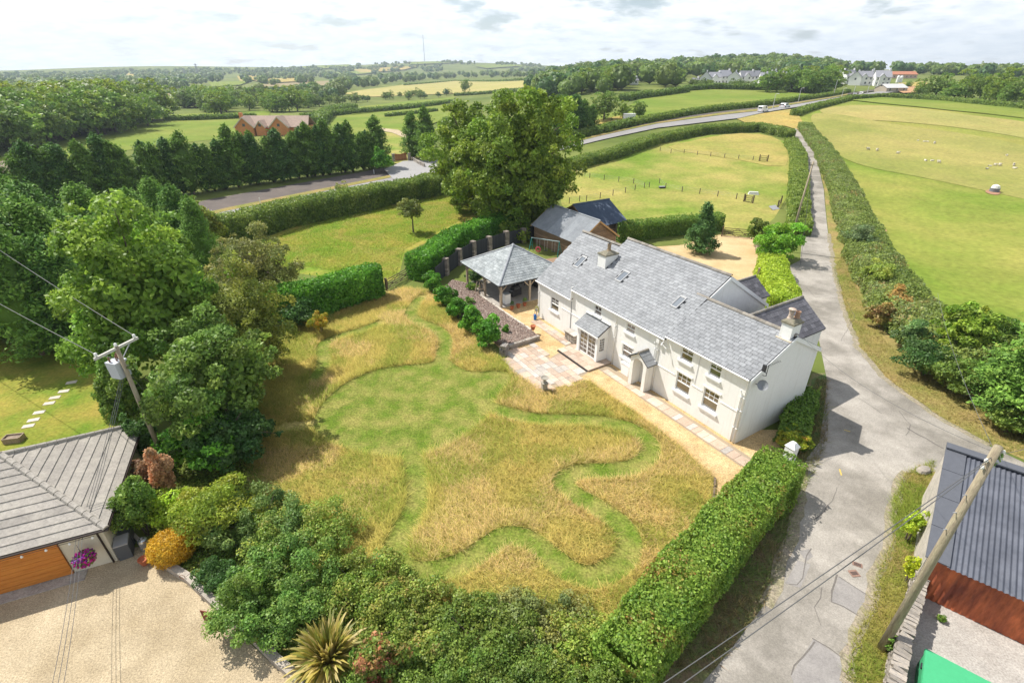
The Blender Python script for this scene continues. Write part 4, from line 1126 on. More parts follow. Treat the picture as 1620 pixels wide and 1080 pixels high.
mb = MB(); hbox(mb, 7.95, 8.99, -.02, -.004, .05, 2.08); mb.build('front_door', mat('grey_door', (.55, .56, .55), .5), EP)
mb = MB(); hbox(mb, 9.95, 10.75, -.32, -.005, 0, .95); hbox(mb, 9.9, 10.85, -.36, -.003, .952, 1.05); mb.build('meter_box', whitep_m, house)
# --- rear wings
def wing(a_r, z_r, hw, z_e, b0, b1, m, wall_z0=0, rows_ex=.34, w=.5):
    wl = MB(); hbox(wl, a_r - hw + .15, a_r + hw - .15, b0, b1 - .15, 0, z_e - .02)
    wl.face(hp(a_r - hw + .15, b1 - .151, z_e - .02), hp(a_r + hw - .15, b1 - .151, z_e - .02), hp(a_r, b1 - .151, z_r - .1))
    wl.build('wall', white_m, house)
    for s_ in (-1, 1):
        mb = MB(); c = [hp(a_r, b0, z_r), hp(a_r + s_ * hw, b0, z_e), hp(a_r + s_ * hw, b1, z_e), hp(a_r, b1, z_r)]
        mb.hexa([p - Vector((0, 0, .1)) for p in c] + c); R = mb.build('roof', slate_under_m, house)
        st = MB(); L = math.hypot(hw, z_r - z_e); n = int(L / rows_ex); nb = int((b1 - b0) / w)
        for i in range(n):
            for k in range(nb + 1):
                t1, t0 = 1.01 - i / n, 1.0 - (i + 1.1) / n
                q0 = b0 + (k - .5 * (i % 2)) * w; q1 = min(q0 + w - .012, b1 + .03); q0 = max(q0, b0)
                if q1 - q0 < .06: continue
                P = lambda t, b, d: hp(a_r + s_ * hw * t, b, z_r + (z_e - z_r) * t + d)
                dz = random.random() * .006
                st.hexa([P(t1, q0, .012 + dz), P(t1, q1, .012 + dz), P(t0, q1, .002), P(t0, q0, .002), P(t1, q0, .03 + dz), P(t1, q1, .03 + dz), P(t0, q1, .014), P(t0, q0, .014)])
        st.build('slates', m, R, kind='stuff')
    n = int((b1 - b0) / .45); me = None
    for i in range(n):
        if me is None:
            mb = MB(); mb.tube([(0, 0, 0), (0, .44, 0)], .11, 8); me = mb.mesh('ridge_tile', ridge_m)
        o = bpy.data.objects.new('ridge_tile', me); COL.objects.link(o); o.parent = R; o.location = hp(a_r, b0 + i * (b1 - b0) / n, z_r + .0)
wing(4.15, 6.55, 2.3, 4.8, 4.9, 11.5, slate_dark_m)
wing(12.2, 4.4, 1.9, 3.0, 11.5, 17.8, slate_dark_m)
mb = MB(); hbox(mb, 16.6, 19.6, 9.8, 13.6, 0, 3.3); hbox(mb, 16.4, 19.8, 9.75, 13.9, 3.302, 3.5); mb.build('rear_annexe', slate_dark_m, house)
# --- dish and aerial on the gable
mb = MB()
for k in range(5):
    pass
prof = [(.02, 0), (.16, .02), (.27, .06), (.34, .11)]
d = MB(); n = 18
for r, z in prof:
    for j in range(n): d.v.append((r * math.cos(2 * math.pi * j / n), r * math.sin(2 * math.pi * j / n), z))
for k in range(3):
    for j in range(n): d.f.append((k * n + j, k * n + (j + 1) % n, (k + 1) * n + (j + 1) % n, (k + 1) * n + j))
d.tube([(0, -.3, .08), (0, -.1, .42)], .015, 5); d.box(-.04, .04, -.14, -.06, .38, .5)
dish = d.build('satellite_dish', mat('dish_grey', (.22, .23, .24), .45), house, smooth=False)
Rm = Vector((.62, -.55, .56)).to_track_quat('Z', 'Y').to_matrix().to_4x4()
dish.matrix_local = Matrix.Translation(hp(-.45, .55, 4.72)) @ Rm
mb = MB(); mb.tube([hp(-.02, .55, 4.6), hp(-.3, .55, 4.62), hp(-.45, .55, 4.72)], .025, 6); mb.build('dish_bracket', dark_m, house)
mb = MB(); mb.tube([hp(-.05, 1.0, 5.1), hp(-.28, 1.0, 5.15), hp(-.28, 1.0, 6.0)], .022, 6); mb.tube([hp(-.05, 1.0, 5.35), hp(-.28, 1.0, 5.38)], .02, 6)
mb.tube([hp(-.28, .5, 5.95), hp(-.35, 2.1, 5.95)], .014, 5)
for k in range(8):
    b = .65 + k * .19; mb.tube([hp(-.28 - .18, b, 5.95), hp(-.28 + .12, b, 5.95)], .008, 4)
mb.box(.22, .46, .42, .5, 5.7, 6.15); mb.build('tv_aerial', dark_m, house)

# ================================================================== GAZEBO
F0 = Vector((-1.2, 48.25, 0)); gA = math.atan2(.524, .852)
gaz = empty('gazebo', F0, gA, label='open oak gazebo with a pyramid roof of grey slates', cat='gazebo')
Lg = 8.0; ze, za = 2.62, 5.05; ov = .35
oak_m = mat('silvered_oak', (.36, .29, .21), .85, var=.25, scale=2, color2=(.45, .37, .28), objrand=.12, stretch=(5, 5, .7), bump=.4)
for (x, y) in ((.15, .15), (3.7, .15), (7.8, .15), (.15, 3.6), (.15, 7.8), (7.8, 7.8), (7.8, 3.8)):
    mb = MB(); mb.box(x - .11, x + .11, y - .11, y + .11, 0, 2.5); mb.build('post', oak_m, gaz)
    for dx, dy in ((1, 0), (-1, 0), (0, 1), (0, -1)):
        ex_, ey_ = x + dx * .75, y + dy * .75
        if not (0 <= ex_ <= 8 and 0 <= ey_ <= 8) or (dx and y not in (.15, 7.8)) or (dy and x not in (.15, 7.8)): continue
        mb = MB(); mb.bar((x + dx * .1, y + dy * .1, 1.75), (ex_, ey_, 2.38), .08, .1); mb.build('brace', oak_m, gaz)
for q in ((.04, 7.96, .05, .25), (.04, 7.96, 7.7, 7.9)):
    mb = MB(); mb.box(q[0], q[1], q[2], q[3], 2.36, 2.56); mb.build('beam', oak_m, gaz)
    mb = MB(); mb.box(q[2], q[3], .26, 7.69, 2.362, 2.562); mb.build('beam', oak_m, gaz)
lo_, hi_ = -ov, Lg + ov; cen = Vector((Lg / 2, Lg / 2, za))
cor = [Vector((lo_, lo_, ze)), Vector((hi_, lo_, ze)), Vector((hi_, hi_, ze)), Vector((lo_, hi_, ze))]
rf = MB()
for i in range(4):
    a, b = cor[i], cor[(i + 1) % 4]
    rf.face(a, b, cen); rf.face(b - Vector((0, 0, .1)), a - Vector((0, 0, .1)), cen - Vector((0, 0, .1))); rf.face(a - Vector((0, 0, .1)), b - Vector((0, 0, .1)), b, a)
GR = rf.build('roof', slate_under_m, gaz)
gsl_m = mat('gazebo_slate', (.225, .245, .25), .75, coord='World', var=.3, scale=1.5, color2=(.34, .36, .36), objrand=.13, island=.13, bump=.4, bscale=9, spec=.2)
ex = .33; w = .52
half = (hi_ - lo_) / 2; sl_len = math.hypot(half, za - ze); rws = int(sl_len / ex)
for i in range(4):
    a, b = cor[i], cor[(i + 1) % 4]; X = (b - a).normalized(); mid = (a + b) / 2
    U = (cen - mid).normalized(); N = X.cross(U)
    st = MB()
    for r_ in range(rws):
        s0, s1 = r_ * ex, min((r_ + 1.15) * ex, sl_len)
        hw0 = half * (1 - s0 / sl_len); hw1 = half * (1 - s1 / sl_len)
        k = -int(hw0 / w) - 1
        while k * w < hw0:
            x0 = k * w + (r_ % 2) * w * .5; x1 = x0 + w - .022; k += 1
            p0, p1 = max(x0, -hw0), min(x1, hw0); t0, t1 = max(min(x0, hw1), -hw1), min(max(x1, -hw1), hw1)
            if p1 - p0 < .05: continue
            if t1 < t0: t0 = t1 = (t0 + t1) / 2
            dz = random.random() * .008
            c = [mid + X * u + U * s_ + N * d for u, s_, d in ((p0, s0, .006), (p1, s0, .006), (t1, s1, .001), (t0, s1, .001), (p0, s0, .036 + dz), (p1, s0, .036 + dz), (t1, s1, .012), (t0, s1, .012))]
            if i in (0, 3):
                mb = MB(); mb.hexa(c); mb.build('slate', gsl_m, GR)
            else: st.hexa(c)
    if st.v: st.build('slates', gsl_m, GR, kind='stuff')
for c in cor:
    mb = MB(); n = 9
    for k in range(n):
        p, q = c.lerp(cen, k / n), c.lerp(cen, (k + .97) / n); mb.tube([p + Vector((0, 0, .05)), q + Vector((0, 0, .05))], .09, 6)
    mb.build('hip_tile', lead_m, GR)
mb = MB(); mb.lathe([(.22, za - .02), (.2, za + .1), (.08, za + .18), (.03, za + .25)], 8, (Lg / 2, Lg / 2, 0)); mb.build('finial', lead_m, GR)
mb = MB(); mb.box(-.1, 8.2, -.1, 8.2, .0, .06); mb.build('floor_slab', mat('slab_floor', (.40, .36, .31), .9, var=.2, scale=1.2, color2=(.33, .3, .27)), gaz)

# ================================================================== CORRUGATED SHEETS
def corrugated(name, parent, o, X, U, width, length, m, period=.18, amp=.03, sheets=1, lap=.0, n_=8):
    X = Vector(X).normalized(); U = Vector(U).normalized(); N = X.cross(U)
    if N.z < -.01: N = -N
    sw = width / sheets
    for s_ in range(sheets):
        k = max(4, int(sw / period * n_)); mb = MB()
        for j in range(2):
            for i in range(k + 1):
                x = s_ * sw + sw * i / k
                mb.v.append(tuple(Vector(o) + X * x + U * (length * j) + N * (amp * math.sin(2 * math.pi * x / period) + .004 * (s_ % 2))))
        for i in range(k): mb.f.append((i, i + 1, k + 1 + i + 1, k + 1 + i))
        mb.build(name, m, parent, smooth=False)
tin_m = mat('grey_tin', (.08, .087, .108), .6, var=.2, scale=.8, color2=(.12, .127, .152), spec=.3, objrand=.08)
tin_light = mat('galvanised_tin', (.30, .315, .33), .6, var=.15, scale=.9, color2=(.24, .255, .27), spec=.3, objrand=.1)
tin_blue = mat('blue_grey_tin', (.06, .085, .13), .6, var=.15, scale=.6, color2=(.08, .11, .16), spec=.3)
rust_m = mat('rust_red_tin', (.50, .135, .05), .75, var=.4, scale=1.0, color2=(.19, .05, .028), spec=.3, objrand=.15, stretch=(2.0, 2.0, .5))
flash_m = mat('grey_flashing', (.10, .105, .12), .6, var=.12, scale=1.5)
# --- near barn, bottom right (local x along the eave, y up the roof)
NB = Vector((19.30, 15.40, 0)); nbA = math.atan2(-.635, .773)
nbarn = empty('barn', NB, nbA, label='near barn with dark grey corrugated roof and rust red tin wall', cat='barn')
Lb, rise = 7.75, 1.35; len_b = 14.0
sl = Vector((0, Lb, rise)).normalized(); sL = math.hypot(Lb, rise)
corrugated('roof_sheet', nbarn, (.25, -.25, 2.52), (1, 0, 0), sl, len_b, sL + .25, tin_m, period=.20, amp=.032, sheets=12)
mb = MB()
c = [Vector((-.55, -.22, 2.60)), Vector((.33, -.22, 2.60)), Vector((.33, -.22, 2.60)) + sl * (sL + .2), Vector((-.55, -.22, 2.60)) + sl * (sL + .2)]
for k in range(4):
    p = [c[0].lerp(c[3], k / 4), c[1].lerp(c[2], k / 4), c[1].lerp(c[2], (k + .985) / 4), c[0].lerp(c[3], (k + .985) / 4)]
    mb.hexa([q - Vector((0, 0, .05)) for q in p] + p)
e = c[3]; mb.hexa([e + Vector((0, -.45, -.02)), e + Vector((len_b + .8, -.45, -.02)), e + Vector((len_b + .8, .1, -.02)), e + Vector((0, .1, -.02)), e + Vector((0, -.45, .06)), e + Vector((len_b + .8, -.45, .06)), e + Vector((len_b + .8, .1, .06)), e + Vector((0, .1, .06))])
mb.build('flashing', flash_m, nbarn)
corrugated('wall_sheet', nbarn, (-.1, .1, .02), (1, 0, 0), (0, 0, 1), len_b + .3, 2.5, rust_m, period=.26, amp=.02, sheets=12)
mb = MB(); z0, z1 = 2.42, 2.42 + rise
mb.hexa([(-.42, .15, 0), (-.12, .15, 0), (-.12, Lb, 0), (-.42, Lb, 0), (-.42, .15, z0), (-.12, .15, z0), (-.12, Lb, z1), (-.42, Lb, z1)])
mb.box(-.1, len_b, Lb - .2, Lb, 0, z1 - .05); mb.box(len_b - .2, len_b, .15, Lb - .2, 0, z0)
mb.build('side_wall', mat('lime_rubble', (.50, .45, .38), .95, var=.25, scale=1.2, color2=(.36, .33, .28), bump=.8, bscale=7), nbarn)

# ================================================================== NEIGHBOUR'S GARAGE
GE = Vector((-19.6, 17.24, 0)); ga = math.atan2(.397, .918)       # origin at the front right eave corner; x to the right along the front eave, y away
garage = empty('garage', GE, ga, label='cream walled garage with hipped roof of pale concrete tiles', cat='garage')
D_, zE, zR = 9.0, 2.5, 5.05; LW = 15.0
tile_m = mat('pale_concrete_tile', (.40, .365, .315), .9, var=.14, scale=1.2, color2=(.33, .30, .265), objrand=.08, bump=.4, bscale=12, fine=(8, .12))
cream_m = mat('cream_render', (.66, .60, .46), .9, var=.05, scale=1.0)
mb = MB()
mb.box(-LW, -.35, .35, D_ - .35, 0, zE + .1); mb.build('wall', cream_m, garage)
hipA = Vector((-D_ / 2, D_ / 2, zR)); ridL = Vector((-LW + D_ / 2, D_ / 2, zR))
cfr, cbr, cfl, cbl = Vector((0, 0, zE)), Vector((0, D_, zE)), Vector((-LW, 0, zE)), Vector((-LW, D_, zE))
mb = MB()
for q in ((cfl, cfr, hipA, ridL), (cfr, cbr, hipA), (cbr, cbl, ridL, hipA), (cbl, cfl, ridL)):
    mb.face(*q); mb.face(*[p - Vector((0, 0, .12)) for p in reversed(q)])
for p, q in ((cfl, cfr), (cfr, cbr), (cbr, cbl)): mb.face(p - Vector((0, 0, .12)), q - Vector((0, 0, .12)), q, p)
GRF = mb.build('roof', mat('tile_underlay', (.12, .10, .085), .9), garage)
nr = 12
def course(p0, p1, q0, q1, k):
    """tile courses between the eave p0-p1 and the top q0-q1, each a strip cut into tiles"""
    N = (p1 - p0).cross(q0 - p0).normalized()
    if N.z < 0: N = -N
    t0, t1 = k / nr, (k + 1.06) / nr
    a0, a1 = p0.lerp(q0, t0), p1.lerp(q1, t0); b0, b1 = p0.lerp(q0, min(t1, 1)), p1.lerp(q1, min(t1, 1))
    L = (a1 - a0).length
    mb = MB(); n = max(1, int(L / .36))
    for i in range(n):
        u0, u1 = i / n, (i + 1 - .012) / n
        c = [a0.lerp(a1, u0), a0.lerp(a1, u1), b0.lerp(b1, u1), b0.lerp(b1, u0)]
        h = .055 + .006 * random.random()
        mb.hexa([c[0] + N * .01, c[1] + N * .01, c[2] + N * .002, c[3] + N * .002, c[0] + N * h, c[1] + N * h, c[2] + N * .02, c[3] + N * .02])
    mb.build('tile_course', tile_m, GRF)
for k in range(nr):
    course(cfl, cfr, ridL, hipA, k); course(cfr, cbr, hipA, hipA + Vector((0, .001, 0)), k); course(cbr, cbl, hipA, ridL, k)
for p, q in ((cfr, hipA), (cbr, hipA), (hipA, ridL)):
    n = int((q - p).length / .45); mb0 = MB()
    d = (q - p).normalized()
    mb0.tube([(0, 0, 0), (0, 0, .43)], [.15, .14], 8); me = mb0.mesh('hip_tile' if q is hipA else 'ridge_tile', tile_m)
    for k in range(n):
        o = bpy.data.objects.new('hip_tile' if q is hipA else 'ridge_tile', me); COL.objects.link(o); o.parent = GRF
        o.matrix_local = Matrix.Translation(p.lerp(q, k / n) + Vector((0, 0, .02))) @ d.to_track_quat('Z', 'Y').to_matrix().to_4x4()
mb = MB(); mb.tube([(-LW, -.06, zE - .06), (.06, -.06, zE - .06), (.06, D_, zE - .06)], .06, 8); mb.build('gutter', mat('brown_plastic', (.05, .035, .03), .5), garage)
mb = MB(); mb.box(-LW, -.2, .0, .345, zE - .16, zE - .13); mb.build('soffit', gutter_m, garage)
mb = MB(); mb.tube([(-.55, -.02, 2.4), (-.55, .25, 2.2), (-.5, .27, .05)], .045, 8); mb.build('downpipe', MATS['brown_plastic'], garage, smooth=True)
door_m = mat('golden_oak_door', (.52, .175, .03), .45, var=.2, scale=1.5, color2=(.60, .235, .045), stretch=(.6, 1, 8), objrand=.05)
dr = MB(); dr.box(-8.0, -2.15, .28, .33, .05, 2.2); DR = dr.build('garage_door', mat('door_core', (.25, .10, .025), .6), garage)
for k in range(8):
    mb = MB(); mb.box(-7.98, -2.17, .255, .279, .06 + k * .265, .06 + k * .265 + .25); mb.build('door_panel', door_m, DR)
mb = MB(); mb.box(-8.6, -1.6, -.35, .34, 0, .035); mb.build('door_threshold', m_conc, garage)

# ================================================================== OAK BARNS BEHIND THE COTTAGE
def barn(name, label, o, rz, L, wd, ze_, zr_, tin, boards=True, open_front=False, sheets=8, cat='barn'):
    """gable barn: x along the ridge, y across; corrugated roof over weatherboard walls"""
    root = empty(name, o, rz, label=label, cat=cat)
    mb = MB(); mb.box(.12, L - .12, .12 if not open_front else wd * .5, wd - .12, 0, ze_ - .05)
    for x in (.12, L - .12): mb.face((x, .12, ze_ - .05), (x, wd - .12, ze_ - .05), (x, wd / 2, zr_ - .12))
    mb.build('wall', mat('barn_core', (.11, .075, .05), .9), root)
    bw = mat('barn_board', (.30, .19, .115), .9, var=.35, scale=1.6, color2=(.21, .14, .09), objrand=.22, stretch=(1, 1, 5), bump=.4)
    for x, sgn in ((.12, -1), (L - .12, 1)):
        k = 0; h = .21
        while k * h < zr_ - .35:
            z = k * h; t = 0 if z + h < ze_ else (z + h - ze_) / (zr_ - ze_) * (wd / 2)
            mb = MB(); mb.hexa([(x, .1 + t, z), (x + sgn * .045, .1 + t, z), (x + sgn * .045, wd - .1 - t, z), (x, wd - .1 - t, z), (x, .1 + t, z + h * 1.05), (x + sgn * .012, .1 + t, z + h * 1.05), (x + sgn * .012, wd - .1 - t, z + h * 1.05), (x, wd - .1 - t, z + h * 1.05)])
            mb.build('board', bw, root); k += 1
    for y, sgn in (((.12, -1),) if not open_front else ()) + ((wd - .12, 1),):
        k = 0; h = .21
        while (k + 1) * h < ze_ - (.7 if sgn < 0 else 0):
            z = k * h; mb = MB(); mb.hexa([(.1, y, z), (L - .1, y, z), (L - .1, y + sgn * .045, z), (.1, y + sgn * .045, z), (.1, y, z + h * 1.05), (L - .1, y, z + h * 1.05), (L - .1, y + sgn * .012, z + h * 1.05), (.1, y + sgn * .012, z + h * 1.05)])
            mb.build('board', bw, root); k += 1
    k = 0
    for x in np.linspace(.2, L - .2, 5):
        mb = MB(); mb.box(x - .08, x + .08, .0, .115, 0, ze_ - .08); mb.build('post', oak_m, root)
    for s_ in (0, 1):
        o2 = Vector((-.25, -.3 if s_ == 0 else wd + .3, ze_ - .02)); top = Vector((-.25, wd / 2, zr_)); U = top - o2
        corrugated('roof_sheet', root, o2, (1, 0, 0), U, L + .5, U.length, tin, period=.17, amp=.025, sheets=sheets, n_=6)
    mb = MB(); mb.tube([(-.25, wd / 2, zr_ + .03), (L + .25, wd / 2, zr_ + .03)], .1, 8); mb.build('ridge_cap', tin, root)
    for x in (-.22, L + .2):
        mb = MB()
        for s_ in (0, 1): mb.bar((x, -.3 if s_ == 0 else wd + .3, ze_ - .14), (x, wd / 2, zr_ - .12), .05, .2, up=(0, 0, 1))
        mb.build('bargeboard', mat('orange_oak', (.50, .29, .12), .8, var=.2, scale=3), root)
    return root
def HW(a, b, z=0): return Vector((HX - .524 * a + .852 * b, HY + .852 * a + .524 * b, z))
barn('barn', 'timber barn with pale corrugated roof between the gazebo and the paddock', HW(34.3, 20.1), math.atan2(.852, -.524), 10.2, 6.6, 2.45, 4.95, tin_light, open_front=False)
barn('barn', 'barn with blue grey tin roof behind the pale roofed timber barn', HW(40.2, 20.6), math.atan2(.524, .852), 6.6, 8.4, 2.1, 4.5, tin_blue)
# ================================================================== HEDGES
def mid(ps, z=0.0): return [at(px, py, z).to_2d() for px, py in ps]
L = dense(mid([(1240, 722), (1170, 800), (1085, 900), (1012, 992), (985, 1035)], 2.3), .8)
LONG_HEDGE = L
hedge('hedge', 'long clipped hedge with russet patches between the garden and the lane', L, 2.5, 2.5, [(.045, .095, .018), (.08, .15, .025), (.14, .215, .04), (.11, .165, .03), (.22, .11, .05)], leaf=.135, dens=185, ns=1.4, top_rag=.2)
hedge('hedge', 'tall glossy laurel hedge left of the wooden garden gate', dense(xy([(436, 512), (520, 491), (580, 472), (597, 465)]), 1), 2.6, 3.5, 'laurel', leaf=.26, dens=60, top_rag=.22)
hedge('hedge', 'laurel hedge behind the dark boarded fence with stone pillars', dense([at(664, 443).to_2d(), at(692, 424).to_2d(), at(716, 400).to_2d(), at(760, 382).to_2d(), at(806, 366).to_2d()], 1), 3.2, 3.1, 'laurel', leaf=.28, dens=50, top_rag=.3)
hedge('hedge', 'clipped hedge behind the golden courtyard, left of the dark conifer', dense(xy([(982, 382), (1050, 372), (1136, 364)]), 1), 2.2, 2.6, 'privet', leaf=.24, dens=50, round_=.15)
hedge('hedge', 'yellow green clipped hedge between the courtyard and the lane', dense(mid([(1218, 418), (1228, 450), (1240, 488)], 1.0), .8), 3.1, 2.3, 'lime', leaf=.2, dens=75)
hedge('hedge', 'hedge on the left bank of the lane beside the paddock', dense(xy([(1262, 372), (1262, 335), (1263, 290), (1262, 250), (1250, 228)]), 2), 3.4, 1.7, 'roadhedge', leaf=.3, dens=40, w1=3.6)
hedge('hedge', 'rough hedge along the top of the paddock beside the main road', dense(xy([(903, 268), (960, 253), (1040, 226), (1110, 211), (1200, 207), (1250, 219)]), 3), 3.6, 2.3, 'hedge', leaf=.36, dens=24, top_rag=.5)
hedge('hedge', 'rough bramble hedge between the orchard and the main road', dense(xy([(352, 384), (400, 372), (480, 350), (600, 325), (735, 297)]), 2), 4.4, 3.7, 'hedge', leaf=.32, dens=34, top_rag=.55)
hedge('hedge', 'low hedge on the far side of the main road below the green pasture', dense(xy([(862, 238), (900, 221), (1039, 191), (1195, 169), (1340, 147.5)]), 3), 3.4, 2.0, 'hedge', leaf=.45, dens=10, top_rag=.4)
hedge('hedge', 'broad bramble hedge between the lane and the sheep field', dense(xy([(1272, 204), (1302, 245), (1330, 298), (1352, 360), (1374, 415), (1408, 475), (1452, 530), (1500, 572), (1540, 596)]), 2), 4.2, 2.0, [(.06, .10, .035), (.10, .145, .04), (.15, .19, .05), (.10, .14, .07), (.22, .16, .06)], leaf=.25, dens=56, w1=5.6, top_rag=.35, ns=.5)
hedge('hedge', 'hedge along the top of the sheep field beside the main road', dense(xy([(1256, 184), (1300, 170), (1345, 158.5), (1395, 155)]), 3), 3.2, 2.0, 'hedge', leaf=.5, dens=8, top_rag=.4)
hedge('hedge', 'hedge at the far edge of the sheep field in front of the trees', dense(xy([(1395, 155), (1460, 158), (1540, 166), (1640, 176), (1760, 190)]), 4), 3.4, 2.2, 'hedge', leaf=.55, dens=7, top_rag=.6)
hedge('hedge', 'short leafy hedge below the white cottage gable', dense(xy([(1248, 708), (1258, 672), (1270, 640)]), .6), 1.7, 1.5, 'privet', leaf=.19, dens=95, top_rag=.3)

# ================================================================== SHRUBS
for i, (px, py, w_, ty, lb) in enumerate([(684, 461, 33, 431, 'round laurel bush nearest the wooden garden gate'), (703, 482, 34, 449, 'second laurel bush in the row from the garden gate'),
        (723, 504, 36, 468, 'third laurel bush, in the middle of the row beside the slate bed'), (747, 526, 40, 483, 'fourth laurel bush in the row from the garden gate'), (772, 550, 46, 500, 'largest laurel bush, last of the row beside the stone wall end')]):
    shrub('shrub', lb, px, py, w_, ty, 'laurel', leaf=.2, n=2600, nclump=16, clump=.5, group='laurel bushes in a row beside the slate bed', low=-.8)
shrub('shrub', 'small green shrub alone on the slate chippings', 800, 530, 13, 512, 'laurel', leaf=.13, n=500, nclump=8, clump=.5)
shrub('shrub', 'pale grey green plant at the edge of the slate bed', 742, 484, 16, 468, 'bluegreen', leaf=.12, n=500, nclump=8)
shrub('shrub', 'low silvery shrub in the shade left of the gazebo', 748, 462, 22, 446, 'bluegreen', leaf=.16, n=600, nclump=8)
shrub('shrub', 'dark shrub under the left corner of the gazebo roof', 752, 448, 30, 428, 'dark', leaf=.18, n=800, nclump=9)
gP, gh, gw = silhouette(272, 892, 836, 66)
gr = empty('shrub', gP, 0, label='round golden clipped bush at the corner of the gravel drive', cat='shrub')
L = Leaves(); d_ = sph(9000, -.95); lum = (vnoise(d_ * 2 + 9, 1.6) - .5)[:, None] * .14
L.ball((0, 0, gh * .5), (gw * .44, gw * .44, gh * .46), LEAFSETS['golden'], .8, 14, 9, .03)
L.leaves(np.array([0, 0, gh * .5]) + d_ * (1 + lum + .05 * RNG.normal(size=(9000, 1))) * [gw * .5, gw * .5, gh * .52], d_, .085, LEAFSETS['golden'], .55, .6, .3, 2.0)
kid(link('foliage', L.mesh('foliage'), gr), gr)
mb = MB(); mb.tube([(0, 0, -.05), (0, 0, gh * .4)], [.06, .04], 6); mb.build('stem', bark_m, gr)
shrub('shrub', 'small dark evergreen bush behind the drive kerb', 337, 934, 58, 880, 'dark', leaf=.09, n=3200, nclump=16)
shrub('shrub', 'low yellowing bush beside the sleeper kerb', 414, 1004, 42, 976, [(.12, .13, .02), (.22, .18, .03), (.30, .22, .04)], leaf=.09, n=1200, nclump=10)
shrub('shrub', 'bright green shrub between garage and golden bush', 268, 842, 82, 778, 'lime', leaf=.13, n=3600, nclump=18)
shrub('shrub', 'yellow green privet below the dead brown conifer', 335, 850, 120, 762, [(.10, .15, .02), (.17, .22, .03), (.25, .27, .05)], leaf=.14, n=6000, nclump=24)
shrub('shrub', 'olive green shrub against the right end of the garage roof', 214, 856, 66, 752, 'privet', leaf=.14, n=3600, nclump=18)
shrub('shrub', 'dark rhododendron at the foot of the transformer pole', 330, 748, 150, 640, 'laurel', leaf=.22, n=4500, nclump=22)
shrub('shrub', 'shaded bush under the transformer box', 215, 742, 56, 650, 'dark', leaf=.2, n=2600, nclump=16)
pass
shrub('shrub', 'low feathery green bush left of the spiky flax plant', 392, 990, 78, 908, 'privet', leaf=.12, n=3600, nclump=18)
def thicket(label, px, pyb, pyt, w_, pal, h, n, leaf=.12, nclump=62, clump=.22, **kw):
    """low spreading shrub: many small clumps at uneven heights"""
    P, _, w = silhouette(px, pyb, pyt, w_)
    P = at(px, (pyb + pyt) / 2, h * .6).xy.to_3d(); m = m_per_px(P); deep = (pyb - pyt) * m / (w_ * m) * 1.15
    root = empty('shrub', P, 0, label=label, cat='shrub'); L = Leaves()
    pal_ = LEAFSETS[pal] if isinstance(pal, str) else pal
    w = w_ * m * 1.12
    di = sph(n // 8, -.3); L.leaves(di * [w * .38, w * .38 * deep, h * .45] * (.6 + .4 * RNG.random((len(di), 1))) + [0, 0, h * .2], di + [0, 0, .4], leaf * 2, pal_, .8, .6, .3, 1.2)
    per = int(n * 1.35 / nclump)
    for k in range(nclump):
        a, r_ = RNG.random() * 6.283, math.sqrt(RNG.random()) * .46
        cx_, cy_ = math.cos(a) * r_ * w, math.sin(a) * r_ * w * deep
        hh = h * (.55 + .6 * RNG.random()) * (1 - 1.1 * r_ ** 2); cr = clump * (.7 + .8 * RNG.random()) * max(.9, w * .35)
        d_ = sph(per, -.35); rr = (.55 + .5 * RNG.random((per, 1)))
        Pp = np.array([cx_, cy_, hh - cr * .45]) + d_ * rr * cr * np.array([1, 1, .8])
        Pp[:, 2] = np.maximum(Pp[:, 2], .03)
        pk = np.array(pal_) * (.8 + .4 * RNG.random()) * np.array([.9 + .25 * RNG.random(), 1, 1])
        L.leaves(Pp, d_ + np.array([0, 0, .45]), leaf, pk, .75, .6, .28, 1.6, seed=k)
    kid(link('foliage', L.mesh('foliage'), root), root)
    mb = MB()
    for k in range(5):
        a = k * 1.26; mb.tube([(0, 0, 0), (w * .3 * math.cos(a), w * .3 * deep * math.sin(a), h * .8)], [.03, .012], 5)
    mb.build('stem', bark_m, root)
thicket('bramble thicket on the left edge of the meadow', 478, 905, 782, 165, 'bramble', 1.7, 10000)
thicket('big leafy hydrangea above the sleeper kerb', 436, 1005, 845, 160, 'bluegreen', 1.9, 15000, nclump=85)
thicket('green bramble mass behind the big hydrangea', 405, 870, 768, 140, [(.05, .10, .03), (.09, .15, .045), (.14, .2, .06)], 1.9, 9000)
thicket('bramble mound at the lower edge of the meadow above the flax', 572, 975, 870, 150, 'bramble', 1.2, 9000)
thicket('bramble and bindweed mound right of the flax plant', 655, 1040, 915, 160, [(.05, .09, .02), (.10, .15, .03), (.17, .22, .05), (.25, .18, .09)], 1.2, 10000)
thicket('leafy green thicket below the middle of the meadow', 760, 1060, 950, 170, 'hedge', 1.2, 10000)
thicket('grey green willow herb with thin bare twigs below the meadow', 850, 1020, 930, 160, [(.09, .12, .05), (.14, .17, .07), (.17, .18, .04)], .9, 5500, nclump=34)
thicket('dark green thicket beside the near end of the long hedge', 930, 1080, 975, 170, 'bramble', 1.3, 10000)
thicket('bramble with pink flowers at the lower edge of the picture', 690, 1150, 1030, 190, [(.05, .10, .02), (.09, .15, .03), (.14, .2, .05)], 1.3, 11000, leaf=.11)
thicket('bushy green thicket at the lower edge below the long hedge', 830, 1160, 1050, 200, [(.045, .09, .02), (.08, .13, .03), (.13, .17, .045)], 1.3, 11000, leaf=.11)
thicket('dense ivy bush where the long hedge ends near the viewer', 975, 1150, 1040, 140, 'hedge', 1.6, 8000, leaf=.12)
thicket('small leaved climber at the lower edge behind the flax', 575, 1130, 1060, 110, 'privet', 1.0, 5000, leaf=.11)
